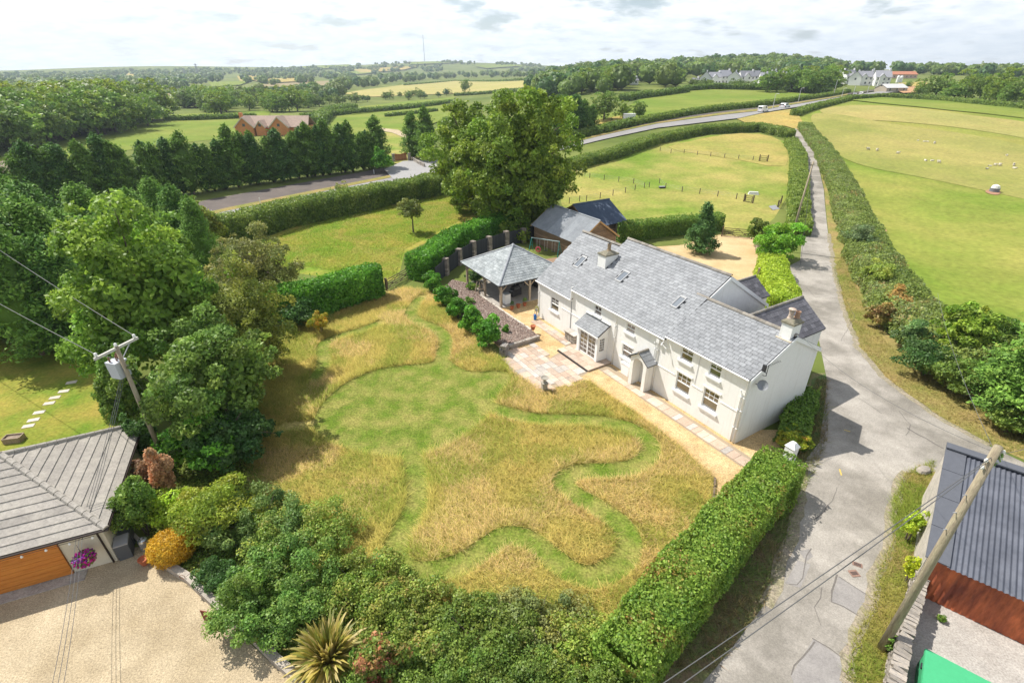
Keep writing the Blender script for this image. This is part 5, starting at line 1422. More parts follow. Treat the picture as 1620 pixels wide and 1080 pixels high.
shrub('shrub', 'red leaved sedum bush right of the spiky flax plant', 598, 1090, 86, 1008, [(.05, .11, .025), (.09, .16, .03), (.13, .15, .04), (.26, .12, .08), (.17, .06, .04)], leaf=.17, n=2400, nclump=20, jit=.3)
shrub('shrub', 'dead brown conifer beside the foot of the transformer pole', 258, 800, 34, 700, [(.22, .13, .085), (.32, .20, .13), (.40, .28, .19)], leaf=.15, n=2600, nclump=22, spread=1.0)
shrub('shrub', 'brown dead brushwood left of the dead conifer', 236, 790, 46, 720, [(.10, .06, .04), (.22, .15, .10)], leaf=.18, n=1300, nclump=14, spread=1.0)
shrub('shrub', 'rusty flowering plant at the upper left edge of the meadow', 505, 528, 36, 490, [(.07, .14, .02), (.25, .22, .03), (.34, .18, .03)], leaf=.14, n=1200, nclump=10)
shrub('shrub', 'dark bush under the left end of the laurel hedge', 470, 520, 70, 476, 'dark', leaf=.2, n=2000, nclump=14)
shrub('shrub', 'round glossy laurel at the bend of the lane', 1232, 412, 72, 352, [(.05, .14, .015), (.09, .21, .02), (.14, .27, .03), (.17, .28, .04)], leaf=.26, n=6000, nclump=26, low=-.8)
shrub('shrub', 'shaggy bush beside the courtyard gate', 1200, 388, 34, 345, 'hedge', leaf=.22, n=1800, nclump=14)
shrub('shrub', 'ivy covered bush on the bank behind the round laurel', 1260, 360, 26, 326, 'roadhedge', leaf=.24, n=1200, nclump=12)
shrub('shrub', 'sunlit bush with orange leaves beside the white gate pier', 1258, 716, 50, 672, [(.09, .15, .02), (.17, .23, .03), (.26, .28, .04), (.30, .17, .05)], leaf=.15, n=2400, nclump=14)
shrub('shrub', 'blossoming pale shrub above the roadside bramble hedge', 543, 318, 22, 288, [(.16, .19, .06), (.25, .27, .11)], leaf=.22, n=900, nclump=10)
shrub('shrub', 'rounded laurel at the end of the tall cypress screen', 604, 274, 34, 236, 'laurel', leaf=.5, n=1500, nclump=14)

# ================================================================== TREES ROUND THE GARDEN
P = at(832, 362)
tree('tree', 'huge spreading sycamore behind the pale roofed timber barn', P, height_at(P, 154), 168 * m_per_px(P), 'sycamore', n=50000, leaf=.46, nclump=130, clump=.19, trunk=.5, base=-.06, off=(-1.6, 0), k=18, low=-.9)
P = at(748, 330)
tree('tree', 'sunlit sycamore joined to the left side of the huge sycamore', P, height_at(P, 164), 152 * m_per_px(P), 'sycamore', n=34000, leaf=.46, nclump=95, clump=.2, trunk=.42, base=-.08, off=(1.2, 0), k=12, low=-.9)
stree('tree', 'large ash tree with long drooping leaves left of the olive thorns', 236, 620, 345, 262, 'ash', n=30000, leaf=.32, nclump=95, clump=.2, trunk=.3, base=.0, k=16, deep=.85, low=-.8)
stree('tree', 'olive brown hawthorn at the left edge of the meadow', 392, 600, 425, 140, 'olive', n=17000, leaf=.17, nclump=64, clump=.23, trunk=.2, base=.0, low=-.8)
stree('tree', 'grey green hawthorn behind the olive brown one', 400, 490, 368, 125, [(.075, .095, .03), (.12, .135, .045), (.16, .165, .06)], n=11000, leaf=.2, nclump=44, clump=.25, trunk=.18, base=.05)
stree('tree', 'dense leafy fig tree behind the transformer pole', 338, 700, 505, 195, [(.04, .085, .018), (.075, .135, .028), (.12, .19, .045), (.16, .23, .06)], n=20000, leaf=.24, nclump=70, clump=.22, trunk=.2, base=.05)
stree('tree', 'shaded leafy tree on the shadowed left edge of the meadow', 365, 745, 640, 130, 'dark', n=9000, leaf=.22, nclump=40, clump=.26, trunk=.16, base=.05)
stree('tree', 'slim leafy tree between the front lawn and the transformer pole', 196, 700, 556, 72, 'privet', n=10000, leaf=.17, nclump=44, clump=.26, trunk=.14, base=.02)
P = at(330, 398)
tree('tree', 'yellow green maple above the dark conifers near the road', P, height_at(P, 318), 68 * m_per_px(P), [(.07, .11, .02), (.13, .16, .025), (.20, .20, .04)], n=6000, leaf=.28, nclump=30, clump=.28, trunk=.18, base=.05)
P = at(654, 368)
tree('tree', 'small apple tree standing alone in the orchard grass', P, height_at(P, 313), 42 * m_per_px(P), [(.07, .10, .03), (.12, .15, .045), (.17, .19, .06)], n=2600, leaf=.24, nclump=18, clump=.36, trunk=.12, base=.28)
stree('tree', 'rounded bright green field maple at the corner of the sheep field', 1530, 570, 478, 82, [(.08, .15, .018), (.14, .21, .03), (.21, .27, .045)], n=9000, leaf=.26, nclump=40, clump=.28, trunk=.18, base=.04)
# evergreens
cy = [conifer_mesh('foliage', 1.0, .30, 'cypress', 12000, .030, 36), conifer_mesh('foliage', 1.0, .27, 'cypress', 11000, .030, 34), conifer_mesh('foliage', 1.0, .33, [(.03, .08, .02), (.06, .13, .03), (.14, .23, .05)], 12000, .031, 36)]
stem = MB(); stem.tube([(0, 0, -.01), (0, 0, .4), (0, 0, .92)], [.02, .014, .003], 7); stem_me = stem.mesh('trunk', bark_m)
def conifer(name, label, P, h, wid, me, group=None, cat='conifer', trunk=True, rz=None):
    r = empty(name, P, random.random() * 6 if rz is None else rz, label=label, cat=cat, group=group)
    r.scale = (h * wid, h * wid, h)
    for n_, m_ in (('crown', me),) + ((('trunk', stem_me),) if trunk else ()):
        o = bpy.data.objects.new(n_, m_); COL.objects.link(o); o.parent = r
    return r
for i, (px, py, ty, wd, k) in enumerate([(-30, 540, 300, 1.1, 0), (40, 520, 305, 1.1, 2), (110, 500, 318, 1.15, 1), (20, 455, 292, 1.2, 0), (95, 440, 296, 1.2, 2), (170, 432, 298, 1.15, 0), (240, 420, 305, 1.15, 1), (300, 405, 300, 1.0, 2), (150, 480, 340, 1.1, 1), (-90, 500, 290, 1.2, 2), (-60, 440, 290, 1.2, 1), (215, 470, 335, 1.0, 2), (270, 395, 288, 1.0, 0), (60, 410, 285, 1.1, 1), (-10, 405, 286, 1.1, 0), (130, 545, 380, 1.1, 2), (70, 560, 360, 1.1, 0), (330, 430, 318, .9, 1)]):
    P = at(px, py); conifer('conifer', 'feathery green cypress in the dense group above the front lawn', P, height_at(P, ty - 6), wd, cy[k], 'dense cypress group above the front lawn')
P0, P1 = at(600, 266), at(335, 302)
d = (P1 - P0); n = 46
scr = [conifer_mesh('foliage', 1.0, .27, 'conifer', 5200, .045, 28, .62), conifer_mesh('foliage', 1.0, .25, 'conifer', 5000, .046, 28, .68), conifer_mesh('foliage', 1.0, .30, [(.022, .06, .018), (.045, .10, .026), (.085, .155, .04)], 5200, .045, 28, .75)]
court = conifer_mesh('foliage', 1.0, .34, [(.022, .06, .02), (.045, .10, .03), (.085, .15, .05)], 7000, .05, 30, 1.15)
for i in range(n):
    q = P0 + d * (i * 2.05 / n) + Vector((RNG.normal() * .5, RNG.normal() * .7, 0)); q.z = gz(q.x, q.y)
    conifer('conifer', 'dark cypress in the long roadside screen below the brick house', q, 10.7 + RNG.normal() * 1.1, .92 + .2 * RNG.random(), scr[i % 3], 'cypress screen along the main road')
for i, (px, py, ty) in enumerate([(655, 252, 178), (676, 256, 170)]):
    P = at(px, py); conifer('conifer', ['tall cypress right of the red drive gate', 'tall cypress touching the left side of the sunlit sycamore'][i], P, height_at(P, ty), 1.0, scr[i])
P = at(1107, 400); conifer('conifer', 'dark conifer with upswept sides in the golden courtyard', P, height_at(P, 322), 1.0, court)
for i, (px, py, ty, w_) in enumerate([(1600, 665, 470, 1.2), (1562, 640, 560, 1.3), (1640, 690, 520, 1.3)]):
    P = at(px, py); conifer('conifer', ['tall spruce with dead lower branches at the right edge', 'low spreading juniper on the verge at the right', 'spruce cut by the right edge of the picture'][i], P, height_at(P, ty), w_, cy[(i + 1) % 3])
for i, (px, py, w_, ty, pal, lb) in enumerate([(1470, 600, 90, 540, 'dark', 'dark bramble clump below the rounded field maple'), (1515, 622, 90, 566, 'hedge', 'spreading evergreen bush on the verge left of the dead branches'), (1585, 560, 60, 500, 'privet', 'leafy bush behind the dead branches at the right'), (1600, 690, 60, 640, 'hedge', 'low bush at the right end of the lane verge')]):
    shrub('shrub', lb, px, py, w_, ty, pal, leaf=.2, n=3200, nclump=20)
mb = MB()
for k in range(46):
    b = at(1552 + RNG.normal() * 14, 612 + RNG.normal() * 12); a = RNG.random() * 6.3; l = .8 + RNG.random() * 1.6
    t = b + Vector((math.cos(a) * l * .8, math.sin(a) * l * .8, .5 + l * .7 * RNG.random()))
    mb.tube([b + Vector((0, 0, .3)), b.lerp(t, .5) + Vector((0, 0, .55)), t + Vector((0, 0, .3))], [.05, .035, .012], 5)
tag(mb.build('dead_branches', mat('bleached_wood', (.32, .25, .19), .9, var=.3, scale=4)), 'tangle of bare bleached dead branches beside the spruce', 'brushwood', kind='stuff')

L = Leaves(); lo, hi = np.array(BEDS).min(0), np.array(BEDS).max(0)
Q = lo + RNG.random((60000, 2)) * (hi - lo); Q = Q[inside(BEDS, Q[:, 0], Q[:, 1])][:26000]
Pg_ = np.stack([Q[:, 0], Q[:, 1], .05 + .42 * RNG.random(len(Q)) * vnoise(np.stack([Q[:, 0], Q[:, 1], 0 * Q[:, 0]], 1), .9)], 1)
L.leaves(Pg_, np.tile([0, 0, 1.0], (len(Q), 1)), .15, LEAFSETS['bramble'], .6, .6, .3, 1.2)
link('ground_cover', L.mesh('ground_cover'), label='low brambles and ivy covering the bank below the meadow', cat='ground cover', kind='stuff')
for px, pyb, pyt, w_, pal_, lb in [(1358, 400, 352, 46, [(.07, .12, .06), (.12, .17, .09), (.15, .2, .11)], 'blue green bramble patch in the broad lane hedge, furthest up the lane'), (1388, 462, 410, 52, [(.10, .16, .03), (.18, .23, .05), (.22, .25, .06)], 'yellow green bramble patch in the middle of the broad lane hedge'),
        (1418, 500, 455, 50, [(.20, .14, .05), (.27, .19, .08), (.14, .18, .05)], 'rusty tinted bramble patch in the broad lane hedge'), (1395, 520, 478, 44, [(.22, .12, .08), (.16, .14, .05), (.10, .14, .04)], 'reddish brown bramble patch on the lane side of the broad hedge'), (1450, 560, 508, 60, [(.05, .10, .04), (.09, .15, .06), (.13, .19, .07)], 'dark leafy bramble patch at the near end of the broad lane hedge')]:
    shrub('shrub', lb, px, pyb, w_, pyt, pal_, leaf=.2, n=2200, nclump=18, clump=.36)
# --- flax: long strap leaves that arch outward
L = Leaves(); P = at(522, 1048)
n = 420; a = RNG.random(n) * 2 * np.pi; el = .5 + 1.0 * RNG.random(n) ** .8; ln = 1.5 + 1.25 * RNG.random(n)
base = np.stack([np.cos(a) * .22 * RNG.random(n), np.sin(a) * .22 * RNG.random(n), .05 + 0 * a], 1)
dr = np.stack([np.cos(a) * np.cos(el), np.sin(a) * np.cos(el), np.sin(el)], 1)
sd_ = np.stack([-np.sin(a), np.cos(a), 0 * a], 1)
pts = []
for t in (0, .35, .7, 1.0):
    q = base + dr * (ln * t)[:, None]; q[:, 2] -= (ln * .55 * t ** 2.4) * (1.2 - el * .5); q[:, 2] = np.maximum(q[:, 2], .06); pts.append(q)
wd = .05 + .035 * RNG.random(n)
pal = np.array([(.20, .22, .04), (.36, .33, .06), (.50, .40, .10), (.58, .47, .18)])
cc = pal[RNG.integers(0, 4, n)] * (.8 + .4 * RNG.random((n, 1)))
V, Fq, Cc = [], [], []
for j, q in enumerate(pts):
    w_ = (wd * (1.0, 1.15, .8, .08)[j])[:, None]
    V += [q - sd_ * w_, q + sd_ * w_]
V = np.stack(V, 1).reshape(-1, 3); i0 = np.arange(n)[:, None] * 8
F = np.concatenate([np.hstack([i0 + 2 * j, i0 + 2 * j + 1, i0 + 2 * j + 3, i0 + 2 * j + 2]) for j in range(3)])
fl = empty('flax_plant', P, 0, label='spiky flax with long arching bronze striped leaves', cat='plant')
link('foliage', np_mesh('foliage', V, F, leaf_m, np.repeat(cc, 8, 0)), fl)
# ================================================================== PAVING
pav_m = mat('sandstone_paving', (.46, .35, .27), .9, coord='World', var=.16, scale=.9, color2=(.54, .44, .35), objrand=.2, bump=.4, bscale=12, fine=(10, .12), spec=.15)
pav2_m = mat('grey_sandstone_paving', (.42, .38, .34), .9, coord='World', var=.16, scale=.9, color2=(.50, .45, .39), objrand=.18, bump=.4, bscale=12, fine=(10, .12), spec=.15)
pav3_m = mat('pink_sandstone_paving', (.50, .37, .28), .9, coord='World', var=.14, scale=.9, color2=(.45, .34, .26), objrand=.16, bump=.4, bscale=12, fine=(10, .12), spec=.15)
joint_m = mat('sandy_joint', (.33, .26, .18), .95, var=.2, scale=6)
PATIO = xy([(801, 557), (847, 545), (870, 567), (884, 558), (930, 590), (904, 605), (862, 619), (830, 603), (806, 586)])
patio = sheet('patio', PATIO, joint_m, 6)
def flags(parent, inside_fn, a0, a1, b0, b1, z, name='paving_slab', lim=240):
    """random coursed slabs in the cottage's own directions, each one an object"""
    b = b0; n = 0; shapes = {}
    while b < b1:
        h = random.choice((.58, .58, .86, .44)); a = a0 - random.random() * .5
        while a < a1:
            w_ = random.choice((.58, .86, .86, .44, 1.1))
            c = HW(a + w_ / 2, b + h / 2)
            if inside_fn(c, w_, h) and n < lim:
                key = (w_, h)
                if key not in shapes:
                    mb = MB(); mb.box(-w_ / 2 + .012, w_ / 2 - .012, -h / 2 + .012, h / 2 - .012, 0, .03)
                    shapes[key] = [mb.mesh('paving_slab', m_) for m_ in (pav_m, pav2_m, pav3_m)]
                o = bpy.data.objects.new(name, random.choice(shapes[key])); COL.objects.link(o); o.parent = parent
                o.location = (c.x, c.y, z + random.random() * .006); o.rotation_euler = (0, 0, HA + (random.random() - .5) * .012); n += 1
            a += w_
        b += h
PX = np.array
flags(patio, lambda c, w_, h: bool(inside(PATIO, PX([c.x]), PX([c.y]))[0]), 10.5, 22.5, -9.5, -1.5, .037)
p2_ = sheet('house_path', [HW(a, b).to_2d() for a, b in ((-1.6, -1.55), (7.5, -1.55), (7.5, -.98), (9.5, -.98), (9.5, -1.55), (12.1, -1.55), (12.1, -.3), (-1.6, -.3))], joint_m, 7)
flags(p2_, lambda c, w_, h: True, -1.4, 7.0, -1.45, -.6, .043); flags(p2_, lambda c, w_, h: True, 7.6, 11.6, -1.5, -1.0, .043); 
p3_ = sheet('side_path', [HW(a, b).to_2d() for a, b in ((16.6, -1.5), (22.6, -1.3), (22.6, -.4), (16.6, -.35))], joint_m, 7)
flags(p3_, lambda c, w_, h: True, 16.9, 22.0, -1.4, -.5, .043)
# raised step in front of the French doors, with a drain grating along its edge
st_ = empty('terrace_step', HW(14.3, -1.3), HA, label='raised sandstone step in front of the French doors', cat='step')
mb = MB(); mb.box(-2.15, 2.1, -1.25, 1.28, 0, .155); mb.build('step_base', mat('step_riser', (.30, .24, .19), .9, var=.3, scale=3), st_)
for i in range(6):
    for j in range(4):
        mb = MB(); x0 = -2.15 + i * .708; y0 = -1.25 + j * .63
        mb.box(x0 + .008, x0 + .70, y0 + .008, y0 + .622, .157, .19); mb.build('paving_slab', [pav_m, pav3_m, pav_m][(i + j * 2) % 3], st_)
mb = MB()
for k in range(26): mb.box(-2.1 + k * .16, -2.0 + k * .16, -1.36, -1.26, .04, .12)
mb.build('drain_grating', dark_m, st_, kind='stuff')
# stone bird bath on the patio edge
bb = empty('bird_bath', at(861, 617), .3, label='grey stone bird bath on a square plinth at the patio edge', cat='bird bath')
bm_ = mat('lichen_stone', (.30, .27, .22), .95, var=.35, scale=9, color2=(.40, .37, .31), bump=.8)
mb = MB(); mb.box(-.19, .19, -.19, .19, .03, .62); mb.box(-.23, .23, -.23, .23, .03, .12); mb.box(-.24, .24, -.24, .24, .622, .72); mb.build('plinth', bm_, bb)
mb = MB(); mb.lathe([(.17, .72), (.12, .8), (.09, .9), (.11, 1.0), (.2, 1.05), (.30, 1.12), (.32, 1.17), (.28, 1.17), (.2, 1.1), (.02, 1.08)], 18); mb.build('bowl', bm_, bb)

# ================================================================== SLATE BED AND LOW WALLS
BED = xy([(716, 446), (742, 452), (760, 470), (802, 500), (838, 524), (851, 535), (801, 549), (788, 546), (770, 536), (745, 514), (718, 486), (696, 466)])
bed = empty('slate_bed', (0, 0, 0), 0, label='raised bed of purple slate chippings beside the laurel bushes', cat='flower bed')
mb = MB(); mb.prism([(p.x, p.y) for p in BED], .0, .30); mb.build('bed_soil', mat('bed_soil', (.20, .14, .11), .95, var=.3, scale=4, color2=(.26, .18, .15), fine=(14, .4)), bed)
n = 15000; lo, hi = np.array(BED).min(0), np.array(BED).max(0)
Q = lo + RNG.random((n * 3, 2)) * (hi - lo); Q = Q[inside(BED, Q[:, 0], Q[:, 1])][:n]
pal = np.array([(.30, .215, .17), (.38, .295, .24), (.22, .165, .145), (.46, .38, .32)])
L = Leaves(); V, F = leaf_arrays(np.stack([Q[:, 0], Q[:, 1], .315 + .03 * RNG.random(len(Q))], 1), np.tile([0, 0, 1.0], (len(Q), 1)), .10, .45, .7)
L.add(V, F, np.repeat(pal[RNG.integers(0, 4, len(Q))] * (.7 + .6 * RNG.random((len(Q), 1))), 4, 0))
o = link('slate_chippings', L.mesh('slate_chippings', mat('slate_chip', (0, 0, 0), .75, attr='Col', spec=.3)), bed, kind='stuff')
def stone_line(name, label, line, h, th, m, size=.32, cat='wall', courses=None, top=None, jit=.05, group=None):
    """low wall of separate blocks laid in courses"""
    root = empty(name, (0, 0, 0), 0, label=label, cat=cat, group=group)
    D = dense(line, .05); tot = (len(D) - 1) * .05; nc_ = courses or max(1, int(h / .2)); hc = h / nc_
    shapes = []
    for k in range(6):
        mb = MB(); c = [(x * .5, y * .5, z) for x, y, z in ((-1, -1, 0), (1, -1, 0), (1, 1, 0), (-1, 1, 0), (-1, -1, 1), (1, -1, 1), (1, 1, 1), (-1, 1, 1))]
        c = [(x * (1 - .14 * random.random()), y * (1 - .14 * random.random()), z * (1 - .1 * random.random() * (z > 0))) for x, y, z in c]
        mb.hexa(c); shapes.append(mb.mesh('stone', m))
    cnt = 0
    for r_ in range(nc_):
        s_ = -size * .5 * (r_ % 2)
        while s_ < tot - .05:
            w_ = size * (.7 + .7 * random.random()); a, b = max(0, s_), min(tot, s_ + w_); s_ += w_
            if b - a < .06: continue
            i = min(int((a + b) / .1), len(D) - 2); p, q = D[i], D[i + 1]; d = (q - p)
            o = bpy.data.objects.new('stone', random.choice(shapes)); COL.objects.link(o); o.parent = root; cnt += 1
            o.location = (p.x, p.y, gz(p.x, p.y) + r_ * hc + random.random() * .02)
            o.rotation_euler = ((random.random() - .5) * jit * 2, (random.random() - .5) * jit * 2, math.atan2(d.y, d.x) + (random.random() - .5) * jit * 2)
            o.scale = (b - a - .01, th * (.9 + .25 * random.random()), hc * (1.0 + .12 * random.random()))
    return root
stone_line('low_wall', 'low stone wall closing the slate bed at the patio', [at(802, 553).to_2d(), at(853, 537).to_2d()], .42, .32, stone_m, .4, courses=2)
stone_line('kerb', 'pale stone kerb between the slate bed and the gravel path', [at(760, 471).to_2d(), at(803, 501).to_2d(), at(840, 526).to_2d()], .34, .22, mat('pale_kerb', (.50, .45, .38), .9, var=.15, scale=3, objrand=.12), .75, courses=1)
stone_line('stone_pillar', 'rubble stump of wall below the largest laurel bush', [at(793, 560).to_2d(), at(803, 562).to_2d()], 1.0, .75, mat('grey_rubble', (.24, .22, .20), .95, var=.35, scale=5, color2=(.32, .29, .26), objrand=.25, bump=.8), .35, cat='wall')
# terracotta pots, each a thing
def pot(label, px, py, s_, z=None, plant=None, group=None):
    P = at(px, py); P.z = z or P.z + .03
    r = empty('plant_pot', P, 0, label=label, cat='plant pot', group=group)
    mb = MB(); mb.lathe([(.13 * s_, 0), (.2 * s_, .28 * s_), (.22 * s_, .29 * s_), (.22 * s_, .36 * s_), (.18 * s_, .36 * s_), (.16 * s_, .3 * s_), (.02, .29 * s_)], 14); mb.build('pot', terracotta_m, r)
    if plant:
        L = Leaves(); Pp = sph(160, -.2) * RNG.random((160, 1)) ** .4 * np.array([.26, .26, .4]) * s_ + np.array([0, 0, .6 * s_]); L.leaves(Pp, Pp * [1, 1, .2], .11 * s_, LEAFSETS[plant], .9)
        kid(link('foliage', L.mesh('foliage'), r), r)
    return r
pot('terracotta pot standing on the corner of the slate bed wall', 843, 528, 1.15, .45)
pot('terracotta pot with a leafy plant beside the gazebo step', 810, 490, 1.0, None, 'dark')
pot('round terracotta pot on the gravel under the gazebo edge', 820, 487, 1.1)
pot('terracotta pot with a bush nearest the gazebo right post', 830, 484, 1.0, None, 'privet')
# stacked stones by the cottage wall
lg = empty('stone_stack', HW(17.2, -.45), HA, label='stack of rubble stones capped with flat slabs against the cottage wall', cat='stone stack')
for r_ in range(5):
    for k in range(4):
        for j in range(2):
            mb = MB(); x0 = -.72 + k * .36 + (r_ % 2) * .05; y0 = -.3 + j * .34; w_ = .33 + .04 * random.random(); z0 = .05 + r_ * .17
            mb.hexa([(x0 + random.random() * .04, y0 + random.random() * .05, z0), (x0 + w_, y0 + random.random() * .05, z0), (x0 + w_, y0 + .32, z0), (x0, y0 + .32, z0), (x0, y0 + random.random() * .05, z0 + .15), (x0 + w_, y0, z0 + .16), (x0 + w_, y0 + .32, z0 + .16), (x0, y0 + .32, z0 + .15)])
            mb.build('stone', stone_m, lg)
for x0 in (-.78, .0):
    mb = MB(); mb.box(x0, x0 + .74, -.36, .36, .91, .97); mb.build('cap_slab', pav2_m, lg)
# hose and blue watering bottle at the corner of the cottage
P = HW(23.0, -.42)
ho = MB()
for k in range(3):
    pts = [P + Vector((.18 * math.cos(t) * (1 + .06 * k) + .02 * k, .05 * k - .05, .85 + .42 * math.sin(t) * (1 + .05 * k))) for t in np.linspace(-.6, 3.7, 14)]
    ho.tube(pts, .022, 6)
ho.tube([P + Vector((-.16, 0, .7)), P + Vector((-.22, -.05, .3)), P + Vector((-.18, -.1, .08)), P + Vector((.1, -.3, .07))], .022, 6)
hs = empty('garden_hose', P, 0, label='yellow green hose looped on a reel at the left end of the cottage', cat='hose')
o = ho.build('hose', mat('hose_green', (.36, .38, .12), .5), hs); o.matrix_parent_inverse = Matrix.Translation(-P)
mb = MB(); mb.box(-.04, .04, -.03, .03, 0, .9); mb.tube([(0, -.08, .9), (0, .08, .9)], .14, 10); mb.build('reel', mat('hose_reel', (.35, .36, .3), .6), hs)
wc = empty('watering_can', HW(22.75, -.75), .4, label='bright blue watering can standing below the hose reel', cat='watering can')
mb = MB(); mb.lathe([(.12, .03), (.14, .05), (.13, .5), (.09, .58), (.05, .6)], 12); mb.build('body', mat('blue_plastic', (.01, .16, .50), .35), wc)
mb = MB(); mb.tube([(.12, 0, .15), (.25, 0, .35), (.36, 0, .56)], [.03, .022, .02], 6); mb.build('spout', MATS['blue_plastic'], wc)
mb = MB(); mb.tube([(-.12, 0, .45), (-.22, 0, .5), (-.18, 0, .66), (0, 0, .68), (.06, 0, .58)], .018, 5); mb.build('handle', MATS['blue_plastic'], wc)

# ================================================================== UNDER THE GAZEBO
def GZ(x, y, z=.06): return gaz.matrix_basis @ Vector((x, y, z)) if False else (Matrix.Translation(F0) @ Matrix.Rotation(gA, 4, 'Z')) @ Vector((x, y, z))
rat_m = mat('black_rattan', (.03, .03, .032), .7, var=.3, scale=14, bump=.8, bscale=40)
cush_m = mat('charcoal_cushion', (.075, .075, .08), .9)
def sofa(label, x, y, rz, L_):
    r = empty('sofa', GZ(x, y), gA + rz, label=label, cat='sofa')
    mb = MB(); mb.box(-L_ / 2, L_ / 2, -.4, .4, .05, .34); mb.build('seat_base', rat_m, r)
    mb = MB(); mb.box(-L_ / 2, L_ / 2, .3, .42, .342, .8); mb.build('backrest', rat_m, r)
    for s_ in (-1, 1):
        mb = MB(); mb.box(s_ * L_ / 2 - .06 * (s_ > 0) - .06 * (s_ < 0) * -0, s_ * L_ / 2 + .06, -.4, .42, .05, .62); mb.build('armrest', rat_m, r)
    for k in range(max(1, int(L_ / .7))):
        w_ = (L_ - .2) / max(1, int(L_ / .7)); mb = MB(); mb.box(-L_ / 2 + .1 + k * w_, -L_ / 2 + .1 + (k + .96) * w_, -.38, .29, .345, .46); mb.build('cushion', cush_m, r)
sofa('black rattan sofa at the back of the gazebo', 5.2, 6.6, 0, 2.1)
sofa('black rattan armchair under the right side of the gazebo', 6.6, 3.0, -1.57, 1.0)
bq = empty('barbecue', GZ(3.0, 1.9), gA + .2, label='black covered barbecue behind the front post of the gazebo', cat='barbecue')
mb = MB(); mb.box(-.65, .65, -.3, .3, .1, .85); mb.build('cabinet', dark_m, bq)
mb = MB(); mb.tube([(-.45, 0, .98), (.45, 0, .98)], .28, 12); mb.build('lid', dark_m, bq)
mb = MB(); mb.tube([(-.4, -.31, .93), (.4, -.31, .93)], .02, 6); mb.build('handle', lead_m, bq)
mb = MB(); mb.box(-.9, -.66, -.26, .26, .82, .86); mb.build('side_shelf', lead_m, bq)
cb = empty('storage_box', GZ(1.2, .75), gA, label='pale grey upright box behind the left part of the gazebo front', cat='box')
mb = MB(); mb.box(-.32, .32, -.3, .3, 0, 1.05); mb.build('body', whitep_m, cb)
mb = MB(); mb.box(-.34, .34, -.32, .32, 1.052, 1.1); mb.build('lid', mat('grey_lid', (.4, .41, .42), .5), cb)
ld = empty('wooden_trestle', GZ(-.35, 3.9), gA, label='leaning wooden trestle against the left middle post of the gazebo', cat='trestle')
for s_ in (-1, 1):
    for t_ in (-1, 1):
        mb = MB(); mb.bar((t_ * .5, s_ * .35, 0), (t_ * .12, s_ * .28, 1.65), .07, .05); mb.build('leg', wood_m, ld)
    mb = MB(); mb.bar((-.3, s_ * .32, .9), (.3, s_ * .32, .9), .05, .04); mb.build('rung', wood_m, ld)
tb = empty('garden_table', GZ(5.0, 4.2), gA, label='low black table in the middle of the gazebo', cat='table')
mb = MB(); mb.box(-.6, .6, -.4, .4, .38, .44); mb.build('table_top', rat_m, tb)
for x in (-.5, .5):
    for y_ in (-.3, .3): mb = MB(); mb.box(x - .04, x + .04, y_ - .04, y_ + .04, 0, .379); mb.build('leg', rat_m, tb)

# ================================================================== BOARDED FENCE WITH STONE PILLARS
fl_ = [at(*q).to_2d() for q in [(690, 449), (706, 435), (727, 419), (749, 406), (774, 398), (801, 389), (828, 384), (849, 376), (872, 372)]]
board_m = mat('charcoal_board', (.045, .047, .055), .8, coord='World', var=.25, scale=3, objrand=.2, stretch=(4, 4, .5))
pil_m = mat('pillar_stone', (.38, .31, .25), .95, var=.3, scale=6, color2=(.26, .22, .20), island=.35, bump=.9, bscale=10)
fe = empty('boarded_fence', (0, 0, 0), 0, label='dark boarded fence between stone pillars behind the gazebo', cat='fence')
bme = MB(); bme.box(-.5, .5, -.5, .5, 0, 1); bme = bme.mesh('fence_board', board_m)
for i, p in enumerate(fl_):
    if 0 < i < len(fl_) - 1:
        mb = MB(); Hh = 2.15
        for r_ in range(9):
            for s_ in range(2):
                w0 = -.31 + s_ * (.34 if r_ % 2 else .24); w1 = (.02 if r_ % 2 else -.08) if s_ == 0 else .31
                e = [random.random() * .04 for _ in range(4)]
                mb.box(w0 + .005, w1 - .005, -.30 - e[0], .30 + e[1], r_ * Hh / 9, (r_ + 1) * Hh / 9 - .012)
        o = mb.build('stone_pillar', pil_m, fe); d = fl_[min(i + 1, len(fl_) - 1)] - fl_[i - 1]
        o.location = (p.x, p.y, 0); o.rotation_euler = (0, 0, math.atan2(d.y, d.x))
    if i:
        a, b = fl_[i - 1], p; L_ = (b - a).length; nb_ = max(2, int(L_ / .19))
        for k in range(nb_):
            q = a.lerp(b, (k + .5) / nb_)
            o = bpy.data.objects.new('fence_board', bme); COL.objects.link(o); o.parent = fe
            o.location = (q.x, q.y, .05); o.rotation_euler = (0, 0, math.atan2((b - a).y, (b - a).x)); o.scale = (L_ / nb_ - .015, .035, 1.95 + .03 * random.random())
